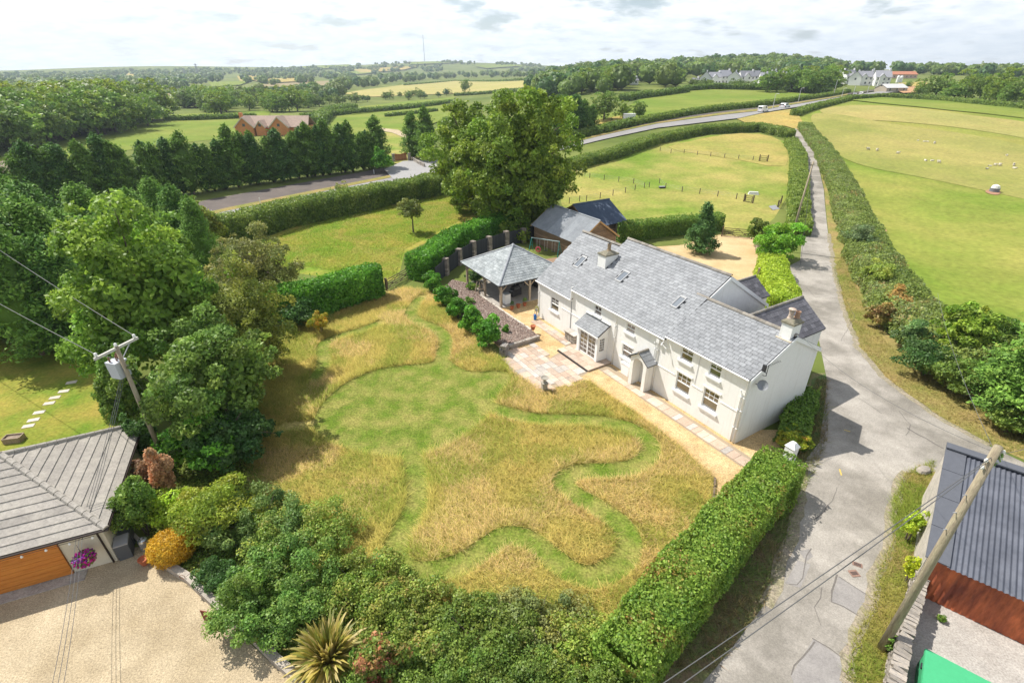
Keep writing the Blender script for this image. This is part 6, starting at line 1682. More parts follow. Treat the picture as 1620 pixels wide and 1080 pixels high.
# ================================================================== SWING SET AND LOW TIMBER FENCE
sw_m = mat('teal_tube', (.03, .22, .19), .4)
sw = empty('swing_set', at(862, 403), math.atan2(.852, -.524) + .55, label='teal tube swing set with a pink round seat behind the gazebo', cat='swing set')
for x in (-2.0, 2.0):
    for y_ in (-.8, .8):
        mb = MB(); mb.tube([(x * 1.06, y_, 0), (x, 0, 2.1)], .045, 6); mb.build('leg', sw_m, sw)
    mb = MB(); mb.tube([(x * 1.03, -.4, 1.05), (x * 1.03, .4, 1.05)], .03, 6); mb.build('brace', sw_m, sw)
mb = MB(); mb.tube([(-2.05, 0, 2.1), (2.05, 0, 2.1)], .05, 8); mb.build('top_bar', mat('pale_blue_tube', (.35, .45, .46), .4), sw)
rope_m = mat('white_rope', (.6, .58, .54), .8)
for x, seat in ((1.0, 'p'), (-.1, 's'), (-1.2, 's')):
    for e in (-.2, .2): mb = MB(); mb.tube([(x + e, 0, 2.1), (x + e, 0, .62)], .016, 5); mb.build('rope', rope_m, sw)
    mb = MB()
    if seat == 'p':
        for k in range(14):
            t0, t1 = k * 6.283 / 14, (k + 1) * 6.283 / 14
            mb.tube([(x + .3 * math.cos(t0), 0, .62 + .3 * math.sin(t0)), (x + .3 * math.cos(t1), 0, .62 + .3 * math.sin(t1))], .11, 7)
        mb.build('round_seat', mat('pink_plastic', (.62, .10, .13), .4), sw)
    else:
        mb.box(x - .24, x + .24, -.1, .1, .58, .63); mb.build('swing_seat', dark_m, sw)
def rail_fence(name, label, pts, h, rails, m, cat='fence', step=2.2, r=.05, board=(.10, .03)):
    root = empty(name, (0, 0, 0), 0, label=label, cat=cat)
    for a, b in zip(pts[:-1], pts[1:]):
        a, b = Vector(a[:2]), Vector(b[:2]); n = max(1, round((b - a).length / step))
        for k in range(n + 1):
            q = a.lerp(b, k / n); z = gz(q.x, q.y); mb = MB(); mb.box(q.x - r, q.x + r, q.y - r, q.y + r, z - .05, z + h + .08); mb.build('post', m, root)
        for z in rails:
            mb = MB(); za, zb = gz(a.x, a.y) + z, gz(b.x, b.y) + z; mb.bar((a.x, a.y, za), (b.x, b.y, zb), board[1], board[0]); mb.build('rail', m, root)
    return root
rail_fence('rail_fence', 'grey weathered post and rail fence beside the swing set', [at(893, 392), at(908, 412), at(925, 426)], 1.2, (.35, .6, .85, 1.1), mat('silver_rail', (.40, .37, .34), .9, var=.2, scale=3, objrand=.15), step=1.6)
tp = empty('timber_platform', at(872, 415), .4, label='low round edged play platform in front of the swings', cat='platform')
mb = MB(); mb.box(-1.3, 1.3, -.9, .9, 0, .22); mb.build('deck', mat('deck_brown', (.26, .17, .11), .9, var=.25, scale=3), tp)

# ================================================================== GATES
def gate(name, label, p, q, h, m, bars=5, cat='gate', cross=True, posts=True):
    p, q = Vector(p), Vector(q); d = q - p; L_ = d.xy.length
    r = empty(name, p, math.atan2(d.y, d.x), label=label, cat=cat)
    for x in (.12, L_ - .12):
        mb = MB(); mb.box(x - .04, x + .04, -.035, .035, .1, h); mb.build('stile', m, r)
    for k in range(bars):
        z = .15 + (h - .2) * k / (bars - 1); mb = MB(); mb.box(.161, L_ - .161, -.02, .02, z - .04, z + .04); mb.build('bar', m, r)
    if cross:
        for a, b in (((.16, .15), (L_ * .5, h - .06)), ((L_ * .5, h - .06), (L_ - .16, .15)), ((.16, h * .62), (L_ * .5, .15)), ((L_ * .5, .15), (L_ - .16, h * .62))):
            mb = MB(); mb.bar((a[0], -.04, a[1]), (b[0], -.04, b[1]), .03, .07); mb.build('brace', m, r)
    if posts:
        for x in (-.12, L_ + .12):
            mb = MB(); mb.box(x - .1, x + .1, -.1, .1, 0, h + .25); mb.build('gate_post', m, r)
    return r
gm_ = mat('dark_gate_wood', (.13, .095, .065), .9, var=.3, scale=3, objrand=.15)
gl_ = mat('pale_gate_wood', (.42, .34, .26), .85, var=.2, scale=3, objrand=.12)
gate('field_gate', 'dark five bar gate between the laurel hedges at the top of the garden', at(613, 459), at(648, 438), 1.25, gm_)
gate('field_gate', 'wide five bar gate from the courtyard into the paddock', at(1143, 374), at(1187, 378), 1.35, gm_)
gate('field_gate', 'open pale wooden gate in front of the round laurel', at(1194, 396), at(1207, 412), 1.3, gl_, posts=False)
gate('field_gate', 'open gate half hidden by the yellow green hedge', at(1197, 443), at(1206, 424), 1.3, gl_)
gd = at(624, 256); ge_ = at(644, 254)
dg = empty('drive_gate', gd, math.atan2((ge_ - gd).y, (ge_ - gd).x), label='solid red brown boarded drive gate beyond the main road', cat='gate')
Lg_ = (ge_ - gd).xy.length
for k in range(12):
    mb = MB(); w_ = Lg_ / 12; mb.box(k * w_ + .02, (k + 1) * w_ - .02, -.03, .03, .1, 2.1 - .25 * math.sin(k / 11 * math.pi)); mb.build('gate_board', mat('red_cedar', (.34, .13, .07), .8, var=.2, scale=2, objrand=.15), dg)
for z in (.4, 1.5): mb = MB(); mb.box(0, Lg_, .031, .08, z, z + .15); mb.build('ledge', MATS['red_cedar'], dg)
for i, (px, py) in enumerate([(646, 256), (621, 257)]):
    stone_line('gate_pillar', ['stone pillar on the right of the red brown drive gate', 'stone pillar on the left of the red brown drive gate'][i], [at(px, py).to_2d(), at(px + 4.5, py).to_2d()], 2.2, .7, stone_m, .5, cat='pillar', courses=5)
stone_line('low_wall', 'low curved stone wall right of the red brown drive gate', [at(652, 255).to_2d(), at(664, 262).to_2d(), at(672, 266).to_2d()], 1.1, .4, stone_m, .9, courses=3)
# white gate pier by the long hedge
gp_ = empty('gate_pier', at(1243, 738), HA, label='white painted gate pier with a sloped cap beside the long hedge', cat='pillar')
mb = MB(); mb.box(-.28, .28, -.28, .28, 0, 1.65); mb.build('shaft', whitep_m, gp_)
mb = MB(); mb.hexa([(-.33, -.33, 1.652), (.33, -.33, 1.652), (.33, .33, 1.652), (-.33, .33, 1.652), (-.12, -.12, 1.95), (.12, -.12, 1.95), (.12, .12, 1.95), (-.12, .12, 1.95)]); mb.build('cap', whitep_m, gp_)
stone_line('kerb', 'timber and stone edging where the gravel meets the meadow corner', [at(1131, 757).to_2d(), at(1128, 792).to_2d()], .16, .14, mat('edge_timber', (.16, .12, .09), .9, var=.3, scale=5), .9, courses=1)
stone_line('low_wall', 'low stone wall under the hedge below the white cottage gable', [at(1238, 690).to_2d(), at(1262, 650).to_2d(), at(1270, 622).to_2d()], .8, .4, mat('grey_rubble', (0, 0, 0)), .4)

# ================================================================== PADDOCK FENCES AND THINGS
post_m = mat('fence_post', (.14, .11, .085), .9, var=.3, scale=4)
def wire_fence(label, pxs, h=1.1, step=None):
    root = empty('wire_fence', (0, 0, 0), 0, label=label, cat='fence')
    P = [at(*q) for q in pxs]
    me = MB(); me.box(-.06, .06, -.06, .06, -.1, h); me = me.mesh('post', post_m)
    for p in P:
        o = bpy.data.objects.new('post', me); COL.objects.link(o); o.parent = root; o.location = p
    for z in (.45, .75, 1.02):
        mb = MB(); mb.tube([p + Vector((0, 0, z)) for p in P], .009, 4); mb.build('wire', lead_m, root)
    return root
z2 = lambda x, y_: (880 + x / 3.522, 140 + y_ / 3.522)
wire_fence('wire fence with dark posts across the dry top of the paddock', [z2(x, y_) for x, y_ in ((578, 350), (638, 363), (711, 364), (785, 373), (859, 379), (936, 388), (1014, 395), (1095, 403))])
wire_fence('wire fence from the sycamore into the middle of the paddock', [z2(x, y_) for x, y_ in ((113, 485), (186, 500), (266, 511), (347, 521), (430, 531), (490, 555))])
wire_fence('wire fence behind the blue roofed barn slanting up the paddock', [z2(x, y_) for x, y_ in ((72, 642), (129, 630), (168, 628), (244, 612), (315, 597), (384, 582), (438, 568), (517, 552))])
wire_fence('wire fence running right from the feed trough to the hurdle', [z2(x, y_) for x, y_ in ((574, 530), (608, 558), (700, 577), (798, 588), (898, 603), (1002, 617), (1050, 625))])
gate('hurdle', 'small wooden hurdle beside the white trough in the paddock', at(*z2(1048, 632)), at(*z2(1090, 640)), 1.2, gm_, bars=4, cross=False)
gate('hurdle', 'wooden jump at the right end of the upper paddock fence', at(*z2(1132, 408)), at(*z2(1172, 410)), 1.4, gm_, bars=4, cross=False)
gate('hurdle', 'short hurdle against the lane hedge at the paddock side', at(*z2(1232, 668)), at(*z2(1250, 640)), 1.2, gm_, bars=4, cross=False)
tr = empty('water_trough', at(*z2(1098, 590)), -.25, label='pale upturned trough lying in the paddock grass', cat='trough')
mb = MB(); mb.hexa([(-.95, -.4, 0), (.95, -.4, 0), (.95, .4, 0), (-.95, .4, 0), (-.8, -.28, .5), (.8, -.28, .5), (.8, .28, .5), (-.8, .28, .5)]); mb.build('body', mat('pale_plastic', (.62, .62, .58), .5), tr)
mb = MB(); mb.box(-1.0, 1.0, -.45, .45, -.02, .06); mb.build('rim', MATS['pale_plastic'], tr)
tr = empty('feed_trough', at(*z2(588, 556)), .1, label='dark feed trough by the corner post in the paddock', cat='trough')
mb = MB(); mb.box(-.55, .55, -.3, .3, .0, .32); mb.build('body', dark_m, tr)
mb = MB(); mb.box(-.58, .58, -.33, .33, .322, .38); mb.build('rim', lead_m, tr)
pn = empty('leaning_board', at(*z2(1212, 672)), .5, label='grey sheet of board leaning in the grass by the lane hedge', cat='board')
mb = MB(); mb.hexa([(-.9, -.5, .02), (.9, -.5, .02), (.9, .5, .5), (-.9, .5, .5), (-.9, -.53, .06), (.9, -.53, .06), (.9, .47, .54), (-.9, .47, .54)]); mb.build('panel', mat('grey_sheet', (.36, .36, .37), .7), pn)
mb = MB(); mb.bar((0, .5, .0), (0, .46, .5), .06); mb.build('prop', wood_m, pn)

# ================================================================== FRONT DRIVE
ker_m = mat('sleeper_concrete', (.42, .37, .31), .9, var=.2, scale=2.5, color2=(.34, .30, .25), objrand=.15, bump=.5)
kl = [at(*q).to_2d() for q in [(268, 898), (300, 918), (345, 960), (400, 1008), (440, 1048), (500, 1100)]]
kb = empty('kerb', (0, 0, 0), 0, label='kerb of pale sleepers curving along the gravel drive', cat='kerb')
D = dense(kl, 1.15)
for a, b in zip(D[:-1], D[1:]):
    mb = MB(); d = (b - a).normalized() * .012; mb.bar((a.x + d.x, a.y + d.y, .2), (b.x - d.x, b.y - d.y, .2), .34, .36); mb.build('sleeper', ker_m, kb)
sg = empty('rusty_sign', at(343, 972), -.2, label='small rust brown metal sign fixed to the sleeper kerb', cat='sign')
mb = MB(); mb.box(-.27, .27, -.42, -.39, .1, .85); mb.build('plate', mat('rust_plate', (.20, .06, .035), .8, var=.3, scale=5), sg)
mb = MB(); mb.box(-.03, .03, -.388, -.34, 0, .7); mb.build('stake', dark_m, sg)
mb = MB(); c = at(293, 922)
for k in range(10):
    t0, t1 = k * .628, (k + 1) * .628; mb.tube([(c.x + .13 * math.cos(t0), c.y, .46 + .13 * math.sin(t0)), (c.x + .13 * math.cos(t1), c.y, .46 + .13 * math.sin(t1))], .014, 5)
tag(mb.build('iron_ring', mat('rust_iron', (.25, .13, .09), .8)), 'rusty iron ring standing on the sleeper kerb', 'ring')
def bin_(label, px, py, s_, rz, m, lid, z0=0.0):
    r = empty('storage_bin', at(px, py), rz, label=label, cat='bin')
    mb = MB(); w_, d_, h_ = s_; mb.hexa([(-w_ * .46, -d_ * .46, z0), (w_ * .46, -d_ * .46, z0), (w_ * .46, d_ * .46, z0), (-w_ * .46, d_ * .46, z0), (-w_ / 2, -d_ / 2, h_), (w_ / 2, -d_ / 2, h_), (w_ / 2, d_ / 2, h_), (-w_ / 2, d_ / 2, h_)]); mb.build('body', m, r)
    mb = MB(); mb.hexa([(-w_ * .52, -d_ * .52, h_ + .002), (w_ * .52, -d_ * .52, h_ + .002), (w_ * .52, d_ * .52, h_ + .002), (-w_ * .52, d_ * .52, h_ + .002), (-w_ * .5, -d_ * .5, h_ + .06), (w_ * .5, -d_ * .5, h_ + .06), (w_ * .5, d_ * .5, h_ + .12), (-w_ * .5, d_ * .5, h_ + .12)]); mb.build('lid', lid, r)
    return r
gb = mat('grey_bin', (.10, .105, .11), .5); gb2 = mat('grey_bin_lid', (.30, .29, .28), .5)
bin_('grey bin with pale lid beside the garage corner', 202, 876, (.62, .72, .95), .5, gb, gb2)
bin_('dark bin behind the pale lidded bin beside the garage', 206, 858, (.55, .6, .85), .45, gb, gb)
mt = empty('water_butt', at(232, 868), 0, label='shiny metal container left of the golden bush', cat='container')
mb = MB(); mb.lathe([(.2, 0), (.23, .1), (.23, .6), (.2, .7), (.1, .74)], 14); mb.build('body', mat('bright_metal', (.6, .6, .6), .25, metal=.8), mt)
mb = MB(); mb.tube([(0, 0, .74), (0, 0, .82)], .05, 8); mb.build('cap', lead_m, mt)
pot('empty terracotta pot on the drive beside the golden bush', 230, 892, 1.1, .02)
bm2 = empty('timber_beam', at(215, 855), 0, label='long pale timber leaning from the garage to the golden bush', cat='timber')
mb = MB(); a = at(198, 832, .3) - at(215, 855); b = at(228, 862, .25) - at(215, 855); mb.bar(a, b, .16, .12); mb.build('beam', ker_m, bm2)
# hanging basket, bulb string
gM = Matrix.Translation(GE) @ Matrix.Rotation(ga, 4, 'Z')
hb_ = empty('hanging_basket', gM @ Vector((-1.15, -.38, 1.35)), 0, label='hanging basket of purple and magenta petunias at the garage corner', cat='flower basket')
mb = MB(); mb.lathe([(.05, -.12), (.2, -.05), (.26, .1), (.26, .14)], 12); mb.build('basket', gm_, hb_)
for pal_, n_, nm in (([(.30, .01, .22), (.45, .02, .30), (.10, .02, .20), (.16, .03, .36)], 520, 'flowers'), (LEAFSETS['privet'], 220, 'foliage')):
    L = Leaves(); Pp = sph(n_, -.9) * np.array([.46, .46, .40]) * (.7 + .35 * RNG.random((n_, 1))); Pp[:, 2] += .02; L.leaves(Pp, Pp, .12, pal_, .6, .9, .3, 2.5)
    kid(link(nm, L.mesh(nm), hb_), hb_)
mb = MB(); mb.tube([(0, 0, .1), (0, 0, .95)], .012, 4); mb.tube([(.2, 0, .14), (0, 0, .6)], .008, 4); mb.tube([(-.2, 0, .14), (0, 0, .6)], .008, 4); mb.build('chain', dark_m, hb_)
bs = empty('bulb_string', gM @ Vector((0, -.12, 2.34)), ga, label='string of white bulbs along the garage eave', cat='lights')
mb = MB(); mb.tube([(-9, 0, 0), (-.5, 0, 0)], .012, 5); mb.build('cable', dark_m, bs)
bulb = MB(); bulb.lathe([(.015, -.0), (.03, -.03), (.055, -.08), (.05, -.12), (.01, -.145)], 10); bulb = bulb.mesh('bulb', mat('milky_bulb', (.85, .83, .78), .3))
for k in range(10):
    o = bpy.data.objects.new('bulb', bulb); COL.objects.link(o); o.parent = bs; o.location = (-8.7 + k * .9, 0, -.01)
# stepping stones and a wooden crate in the front lawn
for i, (px, py) in enumerate([(45, 674), (53, 664.5), (62, 652.5), (78, 638), (87, 629), (101, 619), (113, 605), (133, 591)]):
    mb = MB(); mb.hexa([(-.36, -.2, 0), (.36, -.22, 0), (.36, .2, 0), (-.36, .22, 0), (-.34, -.19, .035), (.34, -.2, .035), (.34, .19, .035), (-.34, .2, .035)])
    o = mb.build('stepping_stone', mat('pale_flag', (.55, .48, .40), .9, var=.15, scale=3, objrand=.1))
    o.location = at(px, py) + Vector((0, 0, .008)); o.rotation_euler = (0, 0, .3 + random.random() * .2)
    tag(o, ['lowest stepping stone in the front lawn, nearest the garage', 'second stepping stone up from the garage', 'third stepping stone up from the garage', 'fourth stepping stone, larger and further up the lawn', 'fifth stepping stone, highest one in full sun', 'sixth stepping stone, at the edge of the tree shade', 'stepping stone in the shade, second from the trees', 'last stepping stone, deep in the tree shade'][i], 'stepping stone', 'stepping stones across the front lawn')
wb = empty('wooden_planter', at(24, 697), .2, label='small wooden planter at the foot of the garage roof', cat='planter')
for k, (x, y_, sx, sy) in enumerate(((0, -.28, .5, .03), (0, .28, .5, .03), (-.5, 0, .03, .25), (.5, 0, .03, .25))):
    mb = MB(); mb.box(x - sx, x + sx, y_ - sy, y_ + sy, 0, .4); mb.build('board', wood_m, wb)
mb = MB(); mb.box(-.46, .46, -.24, .24, 0, .3); mb.build('soil', m_dirt, wb)

# ================================================================== LANE, WALL AND YARD AT THE RIGHT
stone_line('rubble_wall', 'crumbling rubble wall between the lane verge and the concrete yard', [at(1452, 905).to_2d(), at(1440, 958).to_2d(), at(1424, 1010).to_2d(), at(1412, 1060).to_2d(), at(1398, 1130).to_2d()], 1.15, .55, stone_m, .22, courses=6, jit=.2)
shrub('ivy', 'bright yellow green ivy on the top of the rubble wall by the barn', 1446, 925, 30, 872, [(.20, .26, .02), (.32, .36, .03), (.14, .2, .02)], cat='ivy', leaf=.11, n=900, nclump=12, stem=True)
shrub('weed_clump', 'fresh green weeds at the foot of the near utility pole', 1410, 1035, 30, 1000, 'privet', cat='weeds', leaf=.12, n=700, nclump=10)
shrub('weed_clump', 'fresh green nettles on the verge beside the barn side wall', 1446, 860, 34, 800, 'lime', cat='weeds', leaf=.12, n=900, nclump=12)
shrub('weed_clump', 'small tuft of weeds at the foot of the rust red wall', 1490, 985, 14, 972, 'privet', cat='weeds', leaf=.08, n=160, nclump=6)
bl = empty('boulder', at(1460, 746), .4, label='grey boulder in the grass where the lanes meet', cat='boulder')
mb = MB(); mb.lathe([(.34, 0), (.42, .12), (.33, .26), (.1, .33)], 9); o = mb.build('rock', stone_m, bl); o.scale = (1.3, .8, 1)
# green lidded container
gc = empty('green_container', at(1482, 1092), nbA, label='green lidded container cut by the lower edge beside the rubble wall', cat='container')
grn = mat('green_plastic', (.06, .36, .16), .4, var=.08, scale=2)
mb = MB(); mb.box(-.75, 1.3, -2.2, .6, .1, 1.1); mb.build('body', grn, gc)
mb = MB(); mb.hexa([(-.8, -2.25, 1.102), (1.35, -2.25, 1.102), (1.35, .65, 1.102), (-.8, .65, 1.102), (-.78, -2.2, 1.16), (1.33, -2.2, 1.16), (1.33, .62, 1.22), (-.78, .62, 1.22)]); mb.build('lid', grn, gc)
for y_ in (-.3, -1.5): mb = MB(); mb.box(-.84, -.79, y_, y_ + .25, 1.0, 1.1); mb.build('clip', dark_m, gc)
# drain covers
for i, (px, py, rz) in enumerate([(1356, 893, -.5), (1351, 907, .1)]):
    r = empty('drain_cover', at(px, py) + Vector((0, 0, .028)), rz, label=['rusty slotted drain cover, the further of two in the lane', 'rusty square drain cover, the nearer of two in the lane'][i], cat='drain cover')
    mb = MB(); mb.box(-.22, .22, -.13 if i == 0 else -.19, .13 if i == 0 else .19, 0, .012); mb.build('frame', mat('rusty_cover', (.26, .16, .12), .8, var=.3, scale=8), r)
    for k in range(4): mb = MB(); mb.box(-.16, .16, -.09 + k * .05, -.065 + k * .05, .0125, .02); mb.build('slot', dark_m, r)

# ================================================================== POLES AND WIRES
pole_m = mat('creosoted_pole', (.30, .24, .17), .9, var=.35, scale=1.6, color2=(.38, .33, .22), bump=.7, bscale=14, stretch=(5, 5, .6))
wire_m = mat('overhead_wire', (.10, .10, .10), .5)
ins_m = mat('white_insulator', (.75, .74, .70), .25)
def wire(parent, a, b, sag, r=.014, name='wire', n=14):
    a, b = Vector(a), Vector(b)
    mb = MB(); mb.tube([a.lerp(b, k / n) - Vector((0, 0, sag * 4 * (k / n) * (1 - k / n))) for k in range(n + 1)], r, 5)
    o = mb.build(name, wire_m, parent); o.matrix_parent_inverse = Matrix.Translation(-parent.location); return o
# near pole, bottom right
Pn = at(1393, 1027); hn = height_at(Pn, 706)
np_ = empty('utility_pole', Pn, 0, label='tall weathered utility pole on the verge in front of the dark tin barn', cat='utility pole')
mb = MB(); mb.tube([(0, 0, -.2), (0, 0, hn * .5), (0, 0, hn)], [.17, .15, .125], 12); mb.build('pole', pole_m, np_, smooth=True)
for k in range(7):
    mb = MB(); z = hn * .62 + k * .42; mb.tube([(-.26 if k % 2 else -.1, 0, z), (.1 if k % 2 else .26, 0, z)], .018, 5); mb.build('step_bolt', lead_m, np_)
for z, dx in ((hn - .25, .2), (hn - .6, -.2), (hn - .5, .22), (hn - .9, -.2)):
    mb = MB(); mb.tube([(0, 0, z), (dx, -.05, z)], .015, 5); mb.lathe([(.03, z - .02), (.055, z + .02), (.055, z + .08), (.03, z + .13)], 8, (dx, -.05, 0)); mb.build('insulator', ins_m, np_)
L = Leaves(); Pp = np.stack([.12 + .1 * RNG.random(90), -.1 + .2 * RNG.random(90), hn - .2 - .6 * RNG.random(90)], 1); L.leaves(Pp, RNG.normal(size=(90, 3)), .10, LEAFSETS['bluegreen'], .8); kid(link('ivy', L.mesh('ivy'), np_), np_)
top = Pn + Vector((0, 0, hn - .4))
for e, q in ((0, (1050, 1082, 4.8)), (.18, (1085, 1085, 4.6))):
    pass
far1 = top.lerp(at(1046, 1080, 9.0), 1.25); far2 = (top - Vector((.1, 0, .3))).lerp(at(1078, 1080, 9.0), 1.25); wire(np_, top, far1, .12); wire(np_, top - Vector((.1, 0, .3)), far2, .12)
wire(np_, top + Vector((.1, 0, .1)), HW(0.2, 5.0, 6.6), .6, .008); wire(np_, top, Vector((34, 20, 9)), .4, .009); wire(np_, top + Vector((0, 0, .15)), at(1420, 690) + Vector((4, 6, 8)), .4, .009)
# transformer pole, left
Pl = at(267, 745); hl = height_at(Pl, 548)
tp_ = empty('utility_pole', Pl, 0, label='utility pole with crossarm and grey transformer above the garage', cat='utility pole')
mb = MB(); mb.tube([(0, 0, -.2), (0, 0, hl * .5), (0, 0, hl)], [.14, .125, .105], 12); mb.build('pole', pole_m, tp_, smooth=True)
ca, cb_ = at(150, 568, hl - .15), at(222, 532, hl - .15)
dv = (cb_ - ca).normalized()
mb = MB(); mb.bar(Vector((0, 0, hl - .1)) - dv * 1.25, Vector((0, 0, hl - .1)) + dv * 1.25, .12, .14); mb.build('crossarm', mat('silver_arm', (.50, .48, .44), .7, var=.15, scale=3), tp_)
for s_ in (-1, 1):
    mb = MB(); mb.bar(dv * (s_ * .75) + Vector((0, 0, hl - .17)), Vector((0, 0, hl - .85)), .04); mb.build('arm_brace', lead_m, tp_)
nv = Vector((-dv.y, dv.x, 0))
for s_ in (-1, 0, 1):
    mb = MB(); c = dv * (s_ * 1.1); mb.lathe([(.02, hl - .03), (.05, hl), (.09, hl + .06), (.05, hl + .1), (.085, hl + .15), (.04, hl + .2)], 10, (c.x, c.y, 0)); mb.build('insulator', ins_m, tp_)
tb_ = MB(); tb_.hexa([Vector((0, 0, hl - 1.95)) + nv * (a * .33 + .5) + dv * b * .33 for a, b in ((-1, -1), (1, -1), (1, 1), (-1, 1))] + [Vector((0, 0, hl - .95)) + nv * (a * .36 + .5) + dv * b * .36 for a, b in ((-1, -1), (1, -1), (1, 1), (-1, 1))])
tb_.build('transformer', mat('grey_transformer', (.46, .48, .52), .45, var=.08, scale=2), tp_)
for a, b in ((-1, .3), (1, .3), (0, -.3)):
    mb = MB(); c = nv * (.5 + b * .4) + dv * a * .22; mb.lathe([(.04, hl - .94), (.06, hl - .85), (.035, hl - .78), (.06, hl - .72), (.03, hl - .62)], 8, (c.x, c.y, 0)); mb.build('bushing', mat('brown_bushing', (.18, .08, .05), .3), tp_)
for k in range(2):
    wire(tp_, Pl + Vector((0, 0, hl + .12)) + dv * (1.1 if k else -1.1), Vector(((-75, 62, 13.8), (-72, 52, 13.2))[1 - k]), .9, .02)
eav = gM @ Vector((-1.1, -.1, 2.3))
mid_ = Pl + nv * .5 + Vector((0, 0, hl - 2.0))
for k in range(3):
    wire(tp_, mid_ + dv * (k - 1) * .12, eav + Vector((.15 * (k - 1), 0, .05)), .25, .012)
    wire(tp_, eav + Vector((.15 * (k - 1), 0, .05)), at(72 + 10 * k, 1130, 3.0), .2, .010)
wire(tp_, Pl + Vector((0, 0, hl - 1.2)), at(286, 690), 0.1, .014, 'stay_wire')
# lane pole
Pg = at(1246, 398); hg = height_at(Pg, 256)
lp = empty('utility_pole', Pg, 0, label='leaning wooden pole behind the round laurel at the lane bend', cat='utility pole')
mb = MB(); mb.tube([(0, 0, -.2), (.15, .1, hg * .5), (.35, .2, hg)], [.14, .12, .10], 10); mb.build('pole', pole_m, lp, smooth=True)
mb = MB(); mb.bar((.1, .15, hg - .35), (.6, .25, hg - .35), .08, .09); mb.build('crossarm', pole_m, lp)
wire(lp, Pg + Vector((.3, .2, hg - .6)), at(1266, 420) + Vector((0, 0, .1)), 0, .018, 'stay_wire')

# ================================================================== SHEEP
def sheep_mesh(lying):
    bm = bmesh.new(); me = bpy.data.meshes.new('sheep')
    pts = [(0, 0, .62, .27), (.28, 0, .63, .27), (-.28, 0, .63, .28), (.48, 0, .74, .14), (.62, 0, .84, .10), (.76, 0, .78, .07)]
    ed = [(0, 1), (0, 2), (1, 3), (3, 4), (4, 5)]
    dz = -.34 if lying else 0
    pts = [(x, y_, z + dz, r) for x, y_, z, r in pts]
    if not lying:
        for x, y_, par in ((.3, .14, 1), (.3, -.14, 1), (-.3, .14, 2), (-.3, -.14, 2)):
            i = len(pts); pts += [(x, y_, .36, .075), (x, y_, .05, .045)]; ed += [(par, i), (i, i + 1)]
    me.from_pydata([p[:3] for p in pts], ed, [])
    o = bpy.data.objects.new('tmp_sheep', me); COL.objects.link(o)
    md = o.modifiers.new('skin', 'SKIN'); o.modifiers.new('sub', 'SUBSURF').levels = 1
    for i, p in enumerate(pts): me.skin_vertices[0].data[i].radius = (p[3], p[3]); me.skin_vertices[0].data[i].use_root = (i == 0)
    dgx = bpy.context.evaluated_depsgraph_get(); out = bpy.data.meshes.new_from_object(o.evaluated_get(dgx)); out.name = 'sheep'
    bpy.data.objects.remove(o); out.materials.clear(); out.materials.append(mat('fleece', (.56, .51, .41), .95, var=.15, scale=6)); out.materials.append(mat('sheep_face', (.30, .26, .22), .9))
    for p in out.polygons:
        if p.center.x > .56 or p.center.z < .22 and not lying: p.material_index = 1
    return out
SH = [sheep_mesh(False), sheep_mesh(True)]
z4 = lambda x, y_: (1200 + x / 3.857, 60 + y_ / 3.857)
for i, (x, y_, k, lb) in enumerate([(667, 688, 0, 'standing sheep furthest left in the sheep field'), (720, 693, 0, 'second sheep from the left in the sheep field'), (845, 712, 0, 'single sheep right of the left pair'), (970, 632, 1, 'sheep lying at the top left of the flock'),
        (1007, 638, 1, 'small sheep lying second in the top row'), (1031, 639, 1, 'small sheep lying third in the top row'), (1071, 650, 0, 'sheep standing at the right end of the top row'), (1018, 755, 1, 'left sheep of the middle trio, lying'), (1054, 755, 1, 'sheep lying in the middle of the middle trio'), (1099, 766, 0, 'standing sheep at the right of the middle trio'),
        (1392, 804, 1, 'lowest sheep of the right cluster, lying'), (1411, 788, 1, 'leftmost sheep of the right cluster'), (1438, 784, 0, 'second sheep of the right cluster'), (1468, 784, 0, 'third sheep of the right cluster, standing'), (1512, 722, 1, 'sheep lying alone above the right cluster'), (1554, 784, 0, 'dark faced sheep standing nearest the right edge'), (1556, 801, 1, 'sheep lying below the one nearest the right edge')]):
    o = link('sheep', SH[k], label=lb, cat='sheep', group='sheep grazing in the big field')
    o.location = at(*z4(x, y_)); o.rotation_euler = (0, 0, RNG.random() * 6.28); s_ = .82 + .15 * RNG.random(); o.scale = (s_,) * 3
hf = empty('hay_feeder', at(1572, 304), .2, label='white and grey hay feeder on worn ground in the sheep field', cat='feeder')
mb = MB(); mb.lathe([(.8, .05), (.8, .75), (.85, .78), (.75, .78), (.7, .1)], 16); mb.build('ring', mat('grey_feeder', (.16, .17, .19), .6), hf)
mb = MB(); mb.lathe([(.66, .2), (.72, .8), (.6, 1.25), (.2, 1.45)], 12); mb.build('hay_bale', mat('white_wrap', (.72, .70, .64), .5), hf)
sheet('worn_ground', smooth_poly(xy([(1556, 303), (1570, 299), (1584, 303), (1580, 310), (1564, 308)]), 2), mat('trodden_earth', (.34, .19, .11), .95, var=.2, scale=2), 4)
sheet('worn_ground', smooth_poly(xy([(1388, 361), (1402, 363), (1404, 368), (1392, 369)]), 2), MATS['trodden_earth'], 4)
